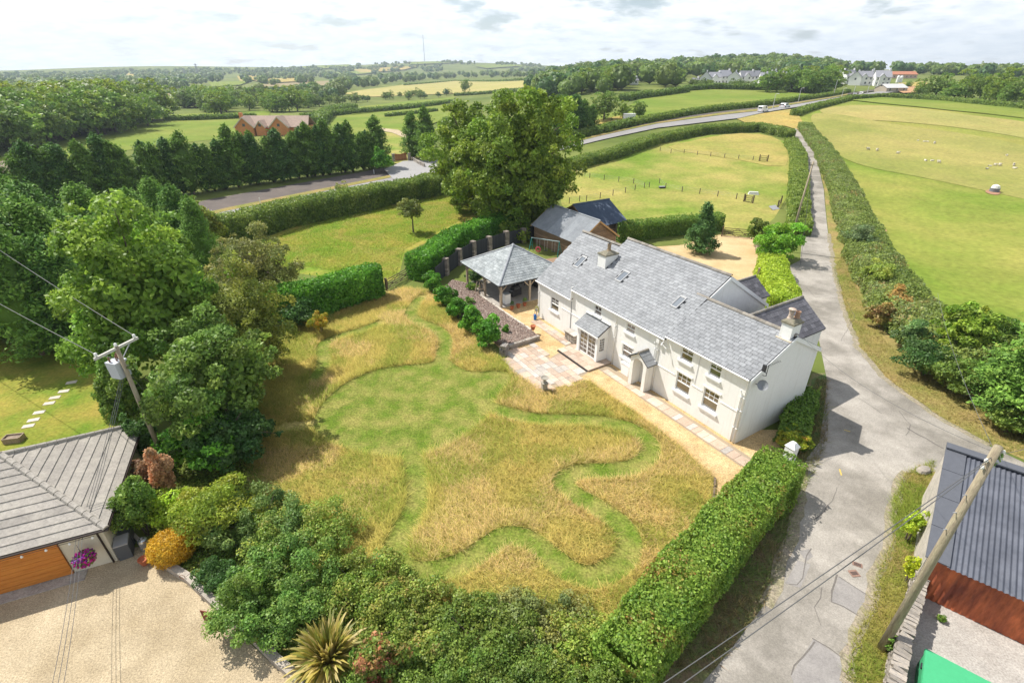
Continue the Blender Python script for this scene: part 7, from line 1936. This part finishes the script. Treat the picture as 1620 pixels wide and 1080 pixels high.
# ================================================================== FAR TREES
def far_proto(pal, n=520, nclump=20, leaf=.085, clump=.34, trunk=True, hr=.45):
    L = Leaves()
    crown(L, (0, 0, .48), (hr, hr, .50), LEAFSETS[pal], nclump, n, leaf, clump, low=-.9, ns=6, jit=.2)
    V = []
    if trunk:
        a = np.linspace(0, 2 * np.pi, 5, endpoint=False)
        V = np.concatenate([np.stack([.03 * np.cos(a), .03 * np.sin(a), 0 * a - .03], 1), np.stack([.02 * np.cos(a), .02 * np.sin(a), 0 * a + .45], 1)])
        F = np.array([[j, (j + 1) % 5, 5 + (j + 1) % 5, 5 + j] for j in range(5)])
        L.add(V, F, np.tile([.12, .09, .06], (10, 1)))
    return L.mesh('tree')
FP = [far_proto('far'), far_proto('far', hr=.5), far_proto('farlight'), far_proto('far', hr=.4), far_proto('farlight', hr=.48), far_proto('dark', hr=.42)]
FQ = [far_proto('sycamore', 1500, 34, .06, .27), far_proto('privet', 1500, 34, .06, .27, hr=.5), far_proto('far', 1500, 34, .06, .27, hr=.46)]
def ftree(px, py, h=None, toppy=None, wide=1.0, protos=FP, k=None, **kw):
    P = at(px, py)
    h = h or height_at(P, toppy)
    o = link('tree', protos[RNG.integers(len(protos)) if k is None else k], **kw)
    o.location = P; w_ = h * wide * (.9 + .25 * RNG.random()); o.scale = (w_, w_, h); o.rotation_euler = (0, 0, RNG.random() * 6.28)
    return o
def forest(poly, n, h0, h1, label, group, wide=1.0, protos=FP, mind=0.0):
    p = np.array(poly, float); lo, hi = p.min(0), p.max(0); got = []
    tries = 0
    while len(got) < n and tries < n * 60:
        tries += 1; q = lo + RNG.random(2) * (hi - lo)
        if not inside(p, q[0], q[1]): continue
        P = at(*q)
        if any((P.xy - g).length < mind for g in got): continue
        got.append(P.xy.copy()); ftree(q[0], q[1], h0 + (h1 - h0) * RNG.random(), None, wide, protos, label=label, cat='tree', group=group)
forest([(-40, 252), (0, 247), (110, 225), (200, 207), (264, 194), (262, 188), (200, 190), (120, 194), (60, 198), (0, 204), (-40, 212)], 62, 12.5, 18, 'broadleaf tree in the wood on the left beyond the farm track', 'wood beyond the farm track', 1.15, FQ, 4.5)
forest([(285, 168), (400, 168), (500, 166), (480, 178), (440, 180), (340, 184), (320, 176)], 28, 9, 14.5, 'rounded tree in the valley behind the brick house', 'valley trees behind the brick house', 1.1, FQ, 5)
forest([(470, 172), (590, 163), (720, 153), (720, 149), (600, 156), (480, 163)], 26, 5, 8.5, 'small tree in the hedge line above the green pastures', 'hedge line trees above the pastures', 1.25, FP, 5)
ftree(736, 147, None, 124, 1.1, FQ, 2, label='single round dark tree standing in the pale yellow field', cat='tree')
forest([(520, 146), (575, 139), (640, 131), (720, 124.5), (860, 123), (960, 124), (1000, 122), (1000, 117), (800, 117), (640, 123), (540, 133)], 48, 11, 17, 'tree in the long belt beyond the pale yellow field', 'tree belt beyond the yellow field', 1.1, FP, 7)
forest([(842, 158), (900, 152), (985, 150), (985, 142), (930, 133), (850, 137)], 22, 9, 14, 'tree in the clump between the yellow field and the green pasture', 'clump beside the green pasture', 1.1, FQ, 5)
forest([(1000, 127), (1090, 130), (1095, 124), (1230, 125), (1320, 123), (1320, 116), (1200, 115), (1000, 114)], 40, 10, 15, 'tree in the belt behind the white houses', 'tree belt behind the white houses', 1.15, FP, 6)
forest([(1212, 147), (1250, 148), (1318, 148), (1316, 142), (1220, 141)], 13, 11, 15, 'dark tree in the group in front of the white houses', 'group in front of the white houses', 1.1, FQ, 5)
forest([(1236, 140), (1150, 141), (1085, 140), (1085, 137), (1160, 137), (1236, 137)], 12, 4, 6, 'bushy small tree in front of the white houses', 'small trees before the white houses', 1.4, FP, 4)
for px, py, ty, wd, k, lb in [(955, 190, 140, 1.05, 2, 'big rounded tree on the rough corner beside the main road'), (1010, 189, 158, 1.15, 2, 'lower spreading tree at the right of the rough corner'), (985, 188, 160, 1.0, 0, 'small tree between the two rough corner trees'),
        (1452, 154, 126, 1.1, 0, 'leftmost tree of the row beyond the sheep field'), (1478, 157, 112, 1.1, 2, 'tall tree second in the row beyond the sheep field'), (1507, 161, 129, 1.3, 1, 'light green low tree in the row beyond the sheep field'), (1525, 160, 111, 1.1, 0, 'tall dark tree in the middle of the row beyond the sheep field'),
        (1547, 162, 113, 1.0, 2, 'dark tree right of the tallest one beyond the sheep field'), (1562, 164, 122, 1.1, 0, 'mid green tree in the row beyond the sheep field'), (1590, 167, 131, 1.3, 1, 'yellow green rounded tree in the row beyond the sheep field'), (1612, 168, 116, 1.0, 2, 'dark tree near the right edge beyond the sheep field'),
        (1575, 160, 108, .9, 0, 'tall tree behind the yellow green one beyond the sheep field'), (1640, 172, 118, 1.1, 0, 'tree cut by the right edge beyond the sheep field'), (1395, 124, 112, 1.2, 0, 'round tree left of the terracotta roofed building'), (1415, 122, 110, 1.2, 2, 'round tree above the terracotta roofed building'), (1436, 140, 128, 1.1, 1, 'bushy tree right of the white houses')]:
    ftree(px, py, None, ty, wd, FQ, k, label=lb, cat='tree')
for i, (px, py, ty) in enumerate([(872, 222, 158), (892, 218, 152), (908, 214, 150), (922, 210, 158), (858, 214, 156), (884, 206, 150), (935, 206, 166)]):
    P = at(px, py); conifer('conifer', 'dark evergreen in the block right of the huge sycamore', P, height_at(P, ty), 1.25, scr[i % 3], 'evergreens right of the huge sycamore')
# the wooded hill and the far slopes read as masses: one object each
def mass(name, label, pts, h, leaf_n=70, wide=1.15, lf=.26, pals=('far', 'far', 'farlight', 'dark')):
    L = Leaves()
    for (px, py) in pts:
        P = at(px, py); hh = h * (.7 + .6 * RNG.random()); w_ = hh * .5 * wide
        d_ = sph(leaf_n, -.4); rr = .8 + .25 * RNG.random((leaf_n, 1))
        pal_ = np.array(LEAFSETS[pals[RNG.integers(len(pals))]]) * (.85 + .3 * RNG.random())
        L.leaves(np.array(P) + [0, 0, hh * .5] + d_ * rr * [w_, w_, hh * .5], d_ + [0, 0, .3], hh * lf, pal_, .5, .8, .2, 1.0)
        L.ball(np.array(P) + [0, 0, hh * .5], (w_ * .85, w_ * .85, hh * .46), pal_, .9, 6, 5)
    return link(name, L.mesh(name), label=label, cat='wood', kind='stuff')
def scatter(poly, n, thr=0.0, s_=.02):
    p = np.array(poly, float); lo, hi = p.min(0), p.max(0)
    q = lo + RNG.random((n * 6, 2)) * (hi - lo); q = q[inside(p, q[:, 0], q[:, 1])]
    k = vnoise(np.stack([q[:, 0], q[:, 1] * 4, 0 * q[:, 0]], 1), s_); return q[k >= thr][:n]
mass('far_wood', 'wooded hill on the skyline behind the white houses', scatter([(1075, 108), (1130, 103), (1180, 99), (1235, 99), (1290, 106), (1340, 113), (1320, 118), (1180, 116), (1075, 115)], 300), 12)
mass('far_wood', 'belt of woodland along the skyline left of the wooded hill', scatter([(800, 113), (900, 108), (1000, 107), (1080, 106), (1080, 114), (1000, 116), (860, 117)], 240), 13)
mass('far_wood', 'woods and hedgerow trees scattered over the far left slopes', np.concatenate([scatter([(0, 158), (180, 146), (330, 141), (480, 134), (600, 124), (700, 113), (700, 104), (500, 108), (300, 116), (0, 124)], 900, .46, .035), scatter([(-40, 130), (190, 124), (190, 117), (-40, 119)], 160), scatter([(150, 121), (560, 114), (560, 108), (150, 115)], 240)]), 11, 50)
mass('far_wood', 'trees along the top of the far hill below the radio mast', scatter([(560, 101), (640, 98), (700, 97), (740, 98), (860, 104), (860, 108), (700, 101), (560, 106)], 130, .4, .05), 11, 45)
mass('far_wood', 'low woodland on the right beyond the terracotta roofed building', scatter([(1340, 118), (1400, 116), (1460, 118), (1640, 126), (1640, 120), (1460, 113), (1340, 113)], 110), 10, 50)
mass('far_wood', 'filled in woodland around the clump beside the green pasture', scatter([(838, 160), (900, 154), (985, 147), (1000, 138), (1085, 138), (1090, 128), (960, 124), (840, 130)], 70), 11, 170, 1.15, .16)
mass('far_wood', 'woodland of the belt beyond the pale yellow field', scatter([(520, 147), (575, 139), (640, 131), (720, 124.5), (860, 123), (1000, 122), (1240, 124), (1330, 121), (1330, 114), (1000, 115), (800, 116), (640, 122), (540, 132)], 260), 12, 60)
mass('far_wood', 'mixed trees filling the valley left of the pale yellow field', scatter([(270, 172), (400, 168), (500, 165), (560, 152), (520, 146), (420, 152), (300, 160)], 70, .42, .05), 10, 150, 1.15, .17)
mass('far_wood', 'deep rows of the wood behind the farm track', scatter([(-40, 240), (0, 236), (110, 218), (200, 202), (262, 190), (200, 189), (120, 192), (60, 196), (0, 200), (-40, 206)], 80), 14, 330, 1.15, .11)
for pts, h_, lb in [([(262, 192), (330, 190), (405, 187)], 2.2, 'hedgerow below the first bright valley pasture'), ([(480, 190), (540, 183), (640, 174), (716, 164)], 2.8, 'hedgerow between the two green valley pastures'), ([(505, 200), (520, 183), (560, 176)], 4.0, 'tall rough hedge at the left end of the green valley pasture'),
        ([(612, 186), (660, 181), (690, 177)], 1.8, 'short hedgerow crossing the pasture behind the cypresses'), ([(640, 136), (720, 129), (860, 125)], 2.2, 'hedgerow along the back of the pale yellow field'), ([(985, 160), (1010, 156), (1085, 146)], 3.0, 'hedge on the left of the far end of the green pasture'),
        ([(1085, 144), (1130, 141), (1230, 143), (1312, 149)], 3.0, 'hedge along the far end of the green pasture'), ([(720, 152), (800, 146), (868, 142)], 2.6, 'hedgerow along the front of the pale yellow field'), ([(345, 151), (440, 144), (545, 138)], 3.0, 'hedgerow across the valley on the left'),
        ([(200, 158), (280, 147), (335, 142)], 3.0, 'hedgerow beside the stubble field on the left'), ([(900, 222), (960, 209), (1000, 199)], 2.2, 'hedge below the white cabinet by the main road')]:
    D_ = at(*pts[len(pts) // 2]).y
    hedge('hedgerow', lb, dense(xy(pts), max(3, D_ * .02)), h_ * 1.5, h_, 'far', dens=min(6, 900 / D_), leaf=.5 + D_ * .0016, top_rag=h_ * .35)

# ================================================================== FAR BUILDINGS
far_white = mat('far_white_wall', (.78, .77, .75), .9, objrand=.05)
far_roof = mat('far_grey_roof', (.26, .26, .28), .8, var=.15, scale=.5, objrand=.2)
far_win = mat('far_window', (.06, .07, .08), .2, spec=.8)
def house_far(label, px, py, w, d, he, hr, rz, wall=far_white, roof=far_roof, chim=1, win=3, gable=False, cat='house', rows_=2):
    P = at(px, py); r = empty('house', P, rz, label=label, cat=cat, group=None)
    mb = MB(); mb.box(-w / 2, w / 2, -d / 2, d / 2, -.6, he)
    for x in (-w / 2, w / 2): mb.face((x, -d / 2, he), (x, d / 2, he), (x, 0, hr))
    if gable:
        g = w * .2; mb.box(-w * .32, -w * .32 + 2 * g, -d / 2 - 1.2, -d / 2 - .001, -.6, he); mb.face((-w * .32, -d / 2 - 1.2, he), (-w * .32 + 2 * g, -d / 2 - 1.2, he), (-w * .32 + g, -d / 2 - 1.2, he + g * 1.1))
    mb.build('wall', wall, r)
    mb = MB()
    for s_ in (-1, 1): mb.hexa([(-w / 2 - .3, s_ * (d / 2 + .35), he - .2), (w / 2 + .3, s_ * (d / 2 + .35), he - .2), (w / 2 + .3, 0, hr), (-w / 2 - .3, 0, hr), (-w / 2 - .3, s_ * (d / 2 + .35), he - .02), (w / 2 + .3, s_ * (d / 2 + .35), he - .02), (w / 2 + .3, 0, hr + .18), (-w / 2 - .3, 0, hr + .18)])
    if gable:
        x0 = -w * .32 + g
        for s_ in (-1, 1): mb.hexa([(x0, -d / 2 - 1.5, he + g * 1.1), (x0 + s_ * (g + .25), -d / 2 - 1.5, he - .2), (x0 + s_ * (g + .25), 0, he - .2), (x0, 0, he + g * 1.1), (x0, -d / 2 - 1.5, he + g * 1.1 + .18), (x0 + s_ * (g + .25), -d / 2 - 1.5, he), (x0 + s_ * (g + .25), 0, he), (x0, 0, he + g * 1.1 + .18)])
    R_ = mb.build('roof', roof, r)
    for k in range(chim):
        x = (-1 if k else 1) * (w / 2 - .7); mb = MB(); mb.box(x - .45, x + .45, -.4, .4, hr - .8, hr + 1.1); mb.build('chimney', wall if wall is far_white else mat('brick_chimney', (.34, .15, .09), .9), R_)
    for j in range(rows_):
        for k in range(win):
            x = -w / 2 + w * (k + .5) / win; z = .9 + j * 2.6
            if z + 1.2 > he: continue
            yw = -d / 2 - .03 - (1.2 if gable and -w * .32 < x < -w * .32 + 2 * g else 0)
            mb = MB(); mb.box(x - .5, x + .5, yw, yw + .025, z, z + 1.2); mb.build('window', far_win, r)
    for x in (-w / 2 - .02, w / 2 + .02):
        mb = MB(); mb.box(x - .012, x + .012, -.5, .5, 3.2, 4.4); mb.build('window', far_win, r)
    return r
for i, (px, py, w, d, he, hr, rz, g, lb) in enumerate([
    (1099, 136, 5, 5, 2.6, 4.6, .2, 0, 'small white outbuilding left of the white houses'), (1115, 136, 8, 7, 5, 8.3, 1.2, 0, 'white gable fronted house at the left end of the row'), (1128, 134, 8, 7, 4.6, 7.6, .1, 1, 'white house second from the left of the row'),
    (1143, 133, 9, 8, 4.8, 8.6, .3, 0, 'white house with a broad grey roof, third from the left'), (1160, 135, 9, 8, 5, 8.2, 1.1, 0, 'white house gable on, fourth from the left'), (1178, 134, 10, 7, 5, 8.4, .1, 1, 'white house with dark dormers in the middle of the row'),
    (1196, 133, 9, 7, 5, 8.3, .2, 0, 'long white house right of the middle of the row'), (1209, 135, 8, 7, 4.8, 8.2, -.2, 1, 'white house with a front gable before the dark trees'), (1222, 132, 8, 7, 5, 8.4, 1.0, 0, 'white house half behind the dark trees, gable on'), (1247, 128, 11, 7, 4.6, 7.4, 0, 0, 'pale roof showing above the dark trees'),
    (1325, 132, 7, 7, 5.4, 9.0, 1.2, 0, 'tall narrow white house right of the dark trees'), (1338, 133, 10, 8, 5.2, 8.8, .3, 1, 'white house with two chimneys right of the dark trees'), (1352, 135, 8, 7, 5, 8.2, .9, 0, 'white house with a low wing before the terracotta building'), (1364, 135, 9, 8, 5, 8.4, -.3, 1, 'white house with grey slates in the right hand group'), (1377, 133, 8, 7, 5, 8.8, 1.1, 0, 'white gable fronted house in the right hand group'), (1391, 136, 9, 8, 5.2, 9.0, -.25, 1, 'large white house with a dark porch at the right end'),
    (995, 121, 14, 8, 3.4, 6.0, .1, 0, 'long low grey roofed house in the trees left of the white houses'), (1000, 134, 7, 5, 2.6, 4.4, .2, 0, 'white bungalow below the long grey roofed house'), (994, 114, 7, 6, 4.2, 7, .9, 0, 'white house high in the trees behind the long grey roof')]):
    house_far(lb, px, py, w, d, he, hr, rz, chim=2 if i in (7, 11) else 1, gable=bool(g), win=3 if w > 7 else 2)
house_far('long building with a terracotta roof on the right skyline', 1425, 124, 24, 9, 3.2, 5.6, .05, mat('far_pink_wall', (.55, .38, .30), .9), mat('terracotta_roof', (.45, .19, .11), .9, var=.1, scale=.4), 0, 6, rows_=1)
house_far('low pale barn beside bare orange earth at the end of the main road', 1408, 146, 15, 8, 2.4, 4.2, .25, mat('far_tan_wall', (.42, .36, .28), .9), mat('pale_sheet_roof', (.55, .54, .52), .7), 0, 3, cat='barn', rows_=1)
field('bare_ground', [(1418, 146), (1440, 138), (1452, 142), (1448, 149), (1428, 150)], mat('orange_earth', (.42, .24, .12), .95, var=.15, scale=.1), 4)
for i, (px, py) in enumerate([(1419, 131), (1424, 131)]):
    P = at(px, py); t_ = empty('storage_tank', P, 0, label=['left white upright tank below the terracotta building', 'right white upright tank below the terracotta building'][i], cat='tank')
    mb = MB(); mb.lathe([(1.0, 0), (1.0, 4), (.7, 4.6), (.1, 4.8)], 12); mb.build('body', far_white, t_)
    mb = MB(); mb.box(-.3, .3, -.3, .3, 4.7, 5.0); mb.build('hatch', far_roof, t_)
# brick house behind the cypress screen
bk = mat('orange_brick', (.60, .26, .10), .9, var=.15, scale=3, color2=(.52, .21, .085)); br = mat('brown_tile_roof', (.40, .30, .235), .9, var=.2, scale=1.2, color2=(.33, .245, .20))
P = at(432, 214); zr_ = height_at(P, 184)
bh = empty('house', P, .02, label='large orange brick house with brown roofs and front gables behind the cypresses', cat='house')
mb = MB(); mb.box(-12, 13.5, 0, 9, -.5, zr_ - 3.6); mb.build('wall', bk, bh)
mb = MB()
for s_ in (0, 1): mb.hexa([(-12.4, -.4 if s_ == 0 else 9.4, zr_ - 3.9), (13.9, -.4 if s_ == 0 else 9.4, zr_ - 3.9), (13.2, 4.5, zr_ - .3), (-11.6, 4.5, zr_ - .3), (-12.4, -.4 if s_ == 0 else 9.4, zr_ - 3.7), (13.9, -.4 if s_ == 0 else 9.4, zr_ - 3.7), (13.2, 4.5, zr_ - .1), (-11.6, 4.5, zr_ - .1)])
mb.build('roof', br, bh)
for x0, hw, dz in ((-9.2, 3.4, 0), (-3.3, 1.7, 1.3), (3.6, 3.4, -.1)):
    mb = MB(); mb.box(x0 - hw, x0 + hw, -2.2, -.002, -.5, zr_ - 3.6); mb.face((x0 - hw, -2.2, zr_ - 3.6), (x0 + hw, -2.2, zr_ - 3.6), (x0, -2.2, zr_ - .4 - dz)); mb.build('gable', bk, bh)
    mb = MB()
    for s_ in (-1, 1): mb.hexa([(x0, -2.6, zr_ - .2 - dz), (x0 + s_ * (hw + .4), -2.6, zr_ - 3.8), (x0 + s_ * (hw + .4), 4, zr_ - 3.8), (x0, 4, zr_ - .2 - dz), (x0, -2.6, zr_ - dz), (x0 + s_ * (hw + .4), -2.6, zr_ - 3.55), (x0 + s_ * (hw + .4), 4, zr_ - 3.55), (x0, 4, zr_ - dz)])
    mb.build('gable_roof', br, bh)
    mb = MB()
    for s_ in (-1, 1): mb.bar((x0, -2.63, zr_ - .25 - dz), (x0 + s_ * (hw + .4), -2.63, zr_ - 3.85), .06, .3)
    mb.build('bargeboard', mat('cream_board', (.62, .55, .44), .8), bh)
    mb = MB(); mb.box(x0 - .5, x0 + .5, -2.24, -2.205, zr_ - 3.4, zr_ - 2.4); mb.build('window', far_win, bh)
mb = MB(); mb.box(-12.6, -11.6, 3, 4.2, 0, zr_ + 1.0); mb.build('chimney', bk, bh)
# white cabinet by the road, hoarding, cars, lamp posts
cb2 = empty('utility_cabinet', at(995, 191), .1, label='white ribbed utility cabinet on the rough corner by the main road', cat='cabinet')
mb = MB(); mb.box(-1.9, 1.9, -.9, .9, 0, 2.1); mb.build('body', far_white, cb2)
for k in range(7): mb = MB(); mb.box(-1.7 + k * .53, -1.45 + k * .53, -.94, -.902, .2, 1.9); mb.build('rib', whitep_m, cb2)
mb = MB(); mb.box(-2.05, 2.05, -1.05, 1.05, 2.102, 2.22); mb.build('roof', gutter_m, cb2)
hd = empty('hoarding', at(1299, 147), 0, label='large blank white board beside the far end of the main road', cat='board')
mb = MB(); mb.box(-3.2, 3.2, -.06, .06, 1.2, 4.6); mb.build('panel', far_white, hd)
for x in (-2.6, 2.6): mb = MB(); mb.box(x - .12, x + .12, .07, .25, 0, 4.4); mb.build('post', post_m, hd)
car_white = mat('white_car_paint', (.78, .78, .78), .25, spec=.6); car_dark = mat('silver_car_paint', (.40, .42, .44), .3, spec=.6); tyre = mat('tyre', (.02, .02, .02), .8)
def vehicle(name, label, px, py, rz, van=True, paint=None, s_=1.0, cat='van', group=None):
    r = empty(name, at(px, py) + Vector((0, 0, .12)), rz, label=label, cat=cat, group=group); r.scale = (s_,) * 3
    L_, w_, h_ = (5.0, 1.95, 2.2) if van else (4.3, 1.75, 1.45)
    prof = [(-L_ / 2, .35), (-L_ / 2, h_ * .92), (-L_ / 2 + .15, h_), (L_ * .22, h_), (L_ * .36, h_ * .62), (L_ / 2 - .1, h_ * .52), (L_ / 2, h_ * .4), (L_ / 2, .35)] if van else [(-L_ / 2, .3), (-L_ / 2, .8), (-L_ * .42, .9), (-L_ * .3, h_), (L_ * .1, h_), (L_ * .28, .92), (L_ / 2 - .1, .78), (L_ / 2, .55), (L_ / 2, .3)]
    mb = MB(); n = len(prof); i0 = 0
    for s in (-1, 1): mb.v += [(x, s * w_ / 2 * (1 if z < h_ * .6 else .9), z) for x, z in prof]
    mb.f.append(tuple(reversed(range(n)))); mb.f.append(tuple(range(n, 2 * n)))
    for k in range(n): mb.f.append((k, (k + 1) % n, n + (k + 1) % n, n + k))
    mb.build('body', paint or car_white, r)
    if van: gl = [(L_ * .225, h_ * .97), (L_ * .355, h_ * .64)]
    else: gl = [(L_ * .105, h_ * .98), (L_ * .275, .95)]
    mb = MB(); (xa, za), (xb, zb) = gl; e = .02; mb.face((xa + e, -w_ * .4, za + e), (xb + e, -w_ * .44, zb + e), (xb + e, w_ * .44, zb + e), (xa + e, w_ * .4, za + e)); mb.build('windscreen', far_win, r)
    for s in (-1, 1):
        mb = MB(); y_ = s * (w_ * .46 + .035); mb.face((-L_ * (.0 if van else .26), y_, h_ * .66), (L_ * (.24 if van else .2), y_, h_ * .66), (L_ * (.16 if van else .08), y_ * .97, h_ * .92), (-L_ * (.0 if van else .24), y_ * .97, h_ * .92)); mb.build('side_window', far_win, r)
        for x in (-L_ * .32, L_ * .32):
            mb = MB(); mb.tube([(x, s * w_ * .44, .33), (x, s * w_ * .52, .33)], .33, 12); mb.build('wheel', tyre, r)
    mb = MB(); mb.face((-L_ / 2 - .012, -w_ * .38, h_ * .6), (-L_ / 2 - .012, w_ * .38, h_ * .6), (-L_ / 2 - .012, w_ * .36, h_ * .85), (-L_ / 2 - .012, -w_ * .36, h_ * .85)); mb.build('rear_window', far_win, r)
    for s in (-1, 1): mb = MB(); mb.box(-L_ / 2 - .02, -L_ / 2 + .02, s * w_ * .38 - .1, s * w_ * .38 + .1, .6, .95); mb.build('tail_light', mat('tail_light_red', (.4, .02, .02), .3), r)
    return r
ra = at(1170, 185); rb_ = at(1249, 170.5); rr_ = math.atan2((rb_ - ra).y, (rb_ - ra).x)
vehicle('van', 'nearer of two white vans driving on the main road', 1206, 178.2, rr_, True)
vehicle('car', 'white estate car ahead of the van on the main road', 1240.5, 171.6, rr_, False, s_=1.25, cat='car')
for i, (px, py) in enumerate([(1180, 141.5), (1203, 142), (1231, 143), (1240, 143), (1258, 144), (1270, 144.5)]):
    vehicle('car', 'white parked vehicle in the row beyond the green pasture', px, py, .1 + .2 * i, i in (3, 5), car_white if i != 1 else car_dark, cat='car', group='vehicles parked beyond the green pasture')
for i, (px, py, lb) in enumerate([(1352, 152.5, 'silver car at the far end of the main road'), (1362, 150.5, 'white car furthest along the main road')]):
    vehicle('car', lb, px, py, rr_ + .1, False, [car_dark, car_white][i], cat='car')
lamp_m = mat('galvanised_post', (.50, .50, .50), .5)
def post_(name, label, px, py, ty, m, r0, arm=True, group=None, cat='street lamp'):
    P = at(px, py); h = height_at(P, ty); r = empty(name, P, 0, label=label, cat=cat, group=group)
    mb = MB(); mb.tube([(0, 0, 0), (0, 0, h)], [r0, r0 * .6], 7); mb.build('post', m, r)
    if arm:
        mb = MB(); mb.tube([(0, 0, h), (.2, -.6, h + .15), (.3, -1.3, h + .15)], [r0 * .5, r0 * .45, r0 * .45], 5); mb.build('arm', m, r)
        mb = MB(); mb.box(.15, .5, -1.9, -1.25, h + .08, h + .24); mb.build('lamp_head', m, r)
    else:
        mb = MB(); mb.bar((-.9, 0, h - .3), (.9, 0, h - .3), .14); mb.build('crossarm', m, r)
for i, (px, py, ty, lb) in enumerate([(1222, 174, 149, 'street lamp just ahead of the white van'), (1262, 164, 140, 'street lamp beyond the white estate car'), (1318, 153, 127, 'street lamp right of the blank white board'), (1331, 155, 140, 'street lamp at the bend of the main road'), (1371, 150, 132, 'last street lamp before the white houses at the right'), (1349, 153, 134, 'street lamp between the bend and the right hand houses')]):
    post_('street_lamp', lb, px, py, ty, lamp_m, .14, group='street lamps along the main road')
for i, (px, py, ty, lb) in enumerate([(1448, 153, 131, 'thin utility pole left of the pair beyond the sheep field'), (1457, 153.5, 127, 'taller utility pole of the pair beyond the sheep field'), (1614, 168, 140, 'utility pole at the right edge beyond the sheep field'), (1265, 142, 120, 'thin pole in front of the dark trees'), (1297, 141, 124, 'thin pole above the blank white board'), (1240, 140, 122, 'thin pole left of the dark trees by the white houses')]):
    post_('utility_pole', lb, px, py, ty, pole_m, .16, False, cat='utility pole')
for i, (px, py) in enumerate([(592, 276), (412, 322), (337, 343)]):
    mb = MB(); mb.box(-.06, .06, -.05, .05, 0, 1.1); o = mb.build('marker_post', whitep_m); o.location = at(px, py)
    tag(o, ['white marker post on the verge near the drive apron', 'white marker post in the middle of the shaded road verge', 'white marker post at the left end of the shaded road verge'][i], 'post', 'marker posts on the road verge')
# radio mast and pylons on the far hills
def lattice(name, label, px, py, ty, w0, n, cat, arms=0, m=lamp_m, r=.12):
    P = at(px, py); h = height_at(P, ty); root = empty(name, P, 0, label=label, cat=cat)
    for sx in (-1, 1):
        for sy in (-1, 1):
            mb = MB(); mb.tube([(sx * w0, sy * w0, 0), (sx * w0 * .25, sy * w0 * .25, h)], r, 4); mb.build('leg', m, root)
    mb = MB()
    for k in range(n):
        z0, z1 = h * k / n, h * (k + 1) / n; a, b = w0 * (1 - .75 * k / n), w0 * (1 - .75 * (k + 1) / n)
        for sx, sy, tx, ty_ in ((-1, -1, 1, -1), (1, -1, 1, 1), (1, 1, -1, 1), (-1, 1, -1, -1)): mb.tube([(sx * a, sy * a, z0), (tx * b, ty_ * b, z1)], r * .7, 3)
    mb.build('bracing', m, root, kind='stuff')
    for k in range(arms): mb = MB(); z = h * (.62 + .16 * k); mb.bar((-h * .17, 0, z), (h * .17, 0, z), r * 2.5); mb.build('arm', m, root)
lattice('radio_mast', 'tall thin radio mast on the far hill', 672, 99, 55, 2.2, 16, 'mast', m=mat('mast_grey', (.30, .31, .33), .7), r=.55)
lattice('pylon', 'left of two electricity pylons on the far left skyline', 294, 124, 108, 3.5, 6, 'pylon', 3, MATS['mast_grey'], .35)
lattice('pylon', 'right and taller of two pylons on the far left skyline', 314, 122, 101, 3.5, 6, 'pylon', 3, MATS['mast_grey'], .35)

# ================================================================== AIR
mb = MB(); mb.box(-8300, 8300, -120, 6700, -30, 330)
hm = bpy.data.materials.new('haze'); hm.use_nodes = True
_n, _l = nd(hm); _n.remove(_n['Principled BSDF'])
pv = _n.new('ShaderNodeVolumePrincipled'); pv.inputs['Density'].default_value = HAZE
pv.inputs['Color'].default_value = (.78, .89, 1.0, 1); pv.inputs['Anisotropy'].default_value = .25
_l.new(pv.outputs[0], _n['Material Output'].inputs['Volume'])
tag(mb.build('haze', hm), kind='stuff')
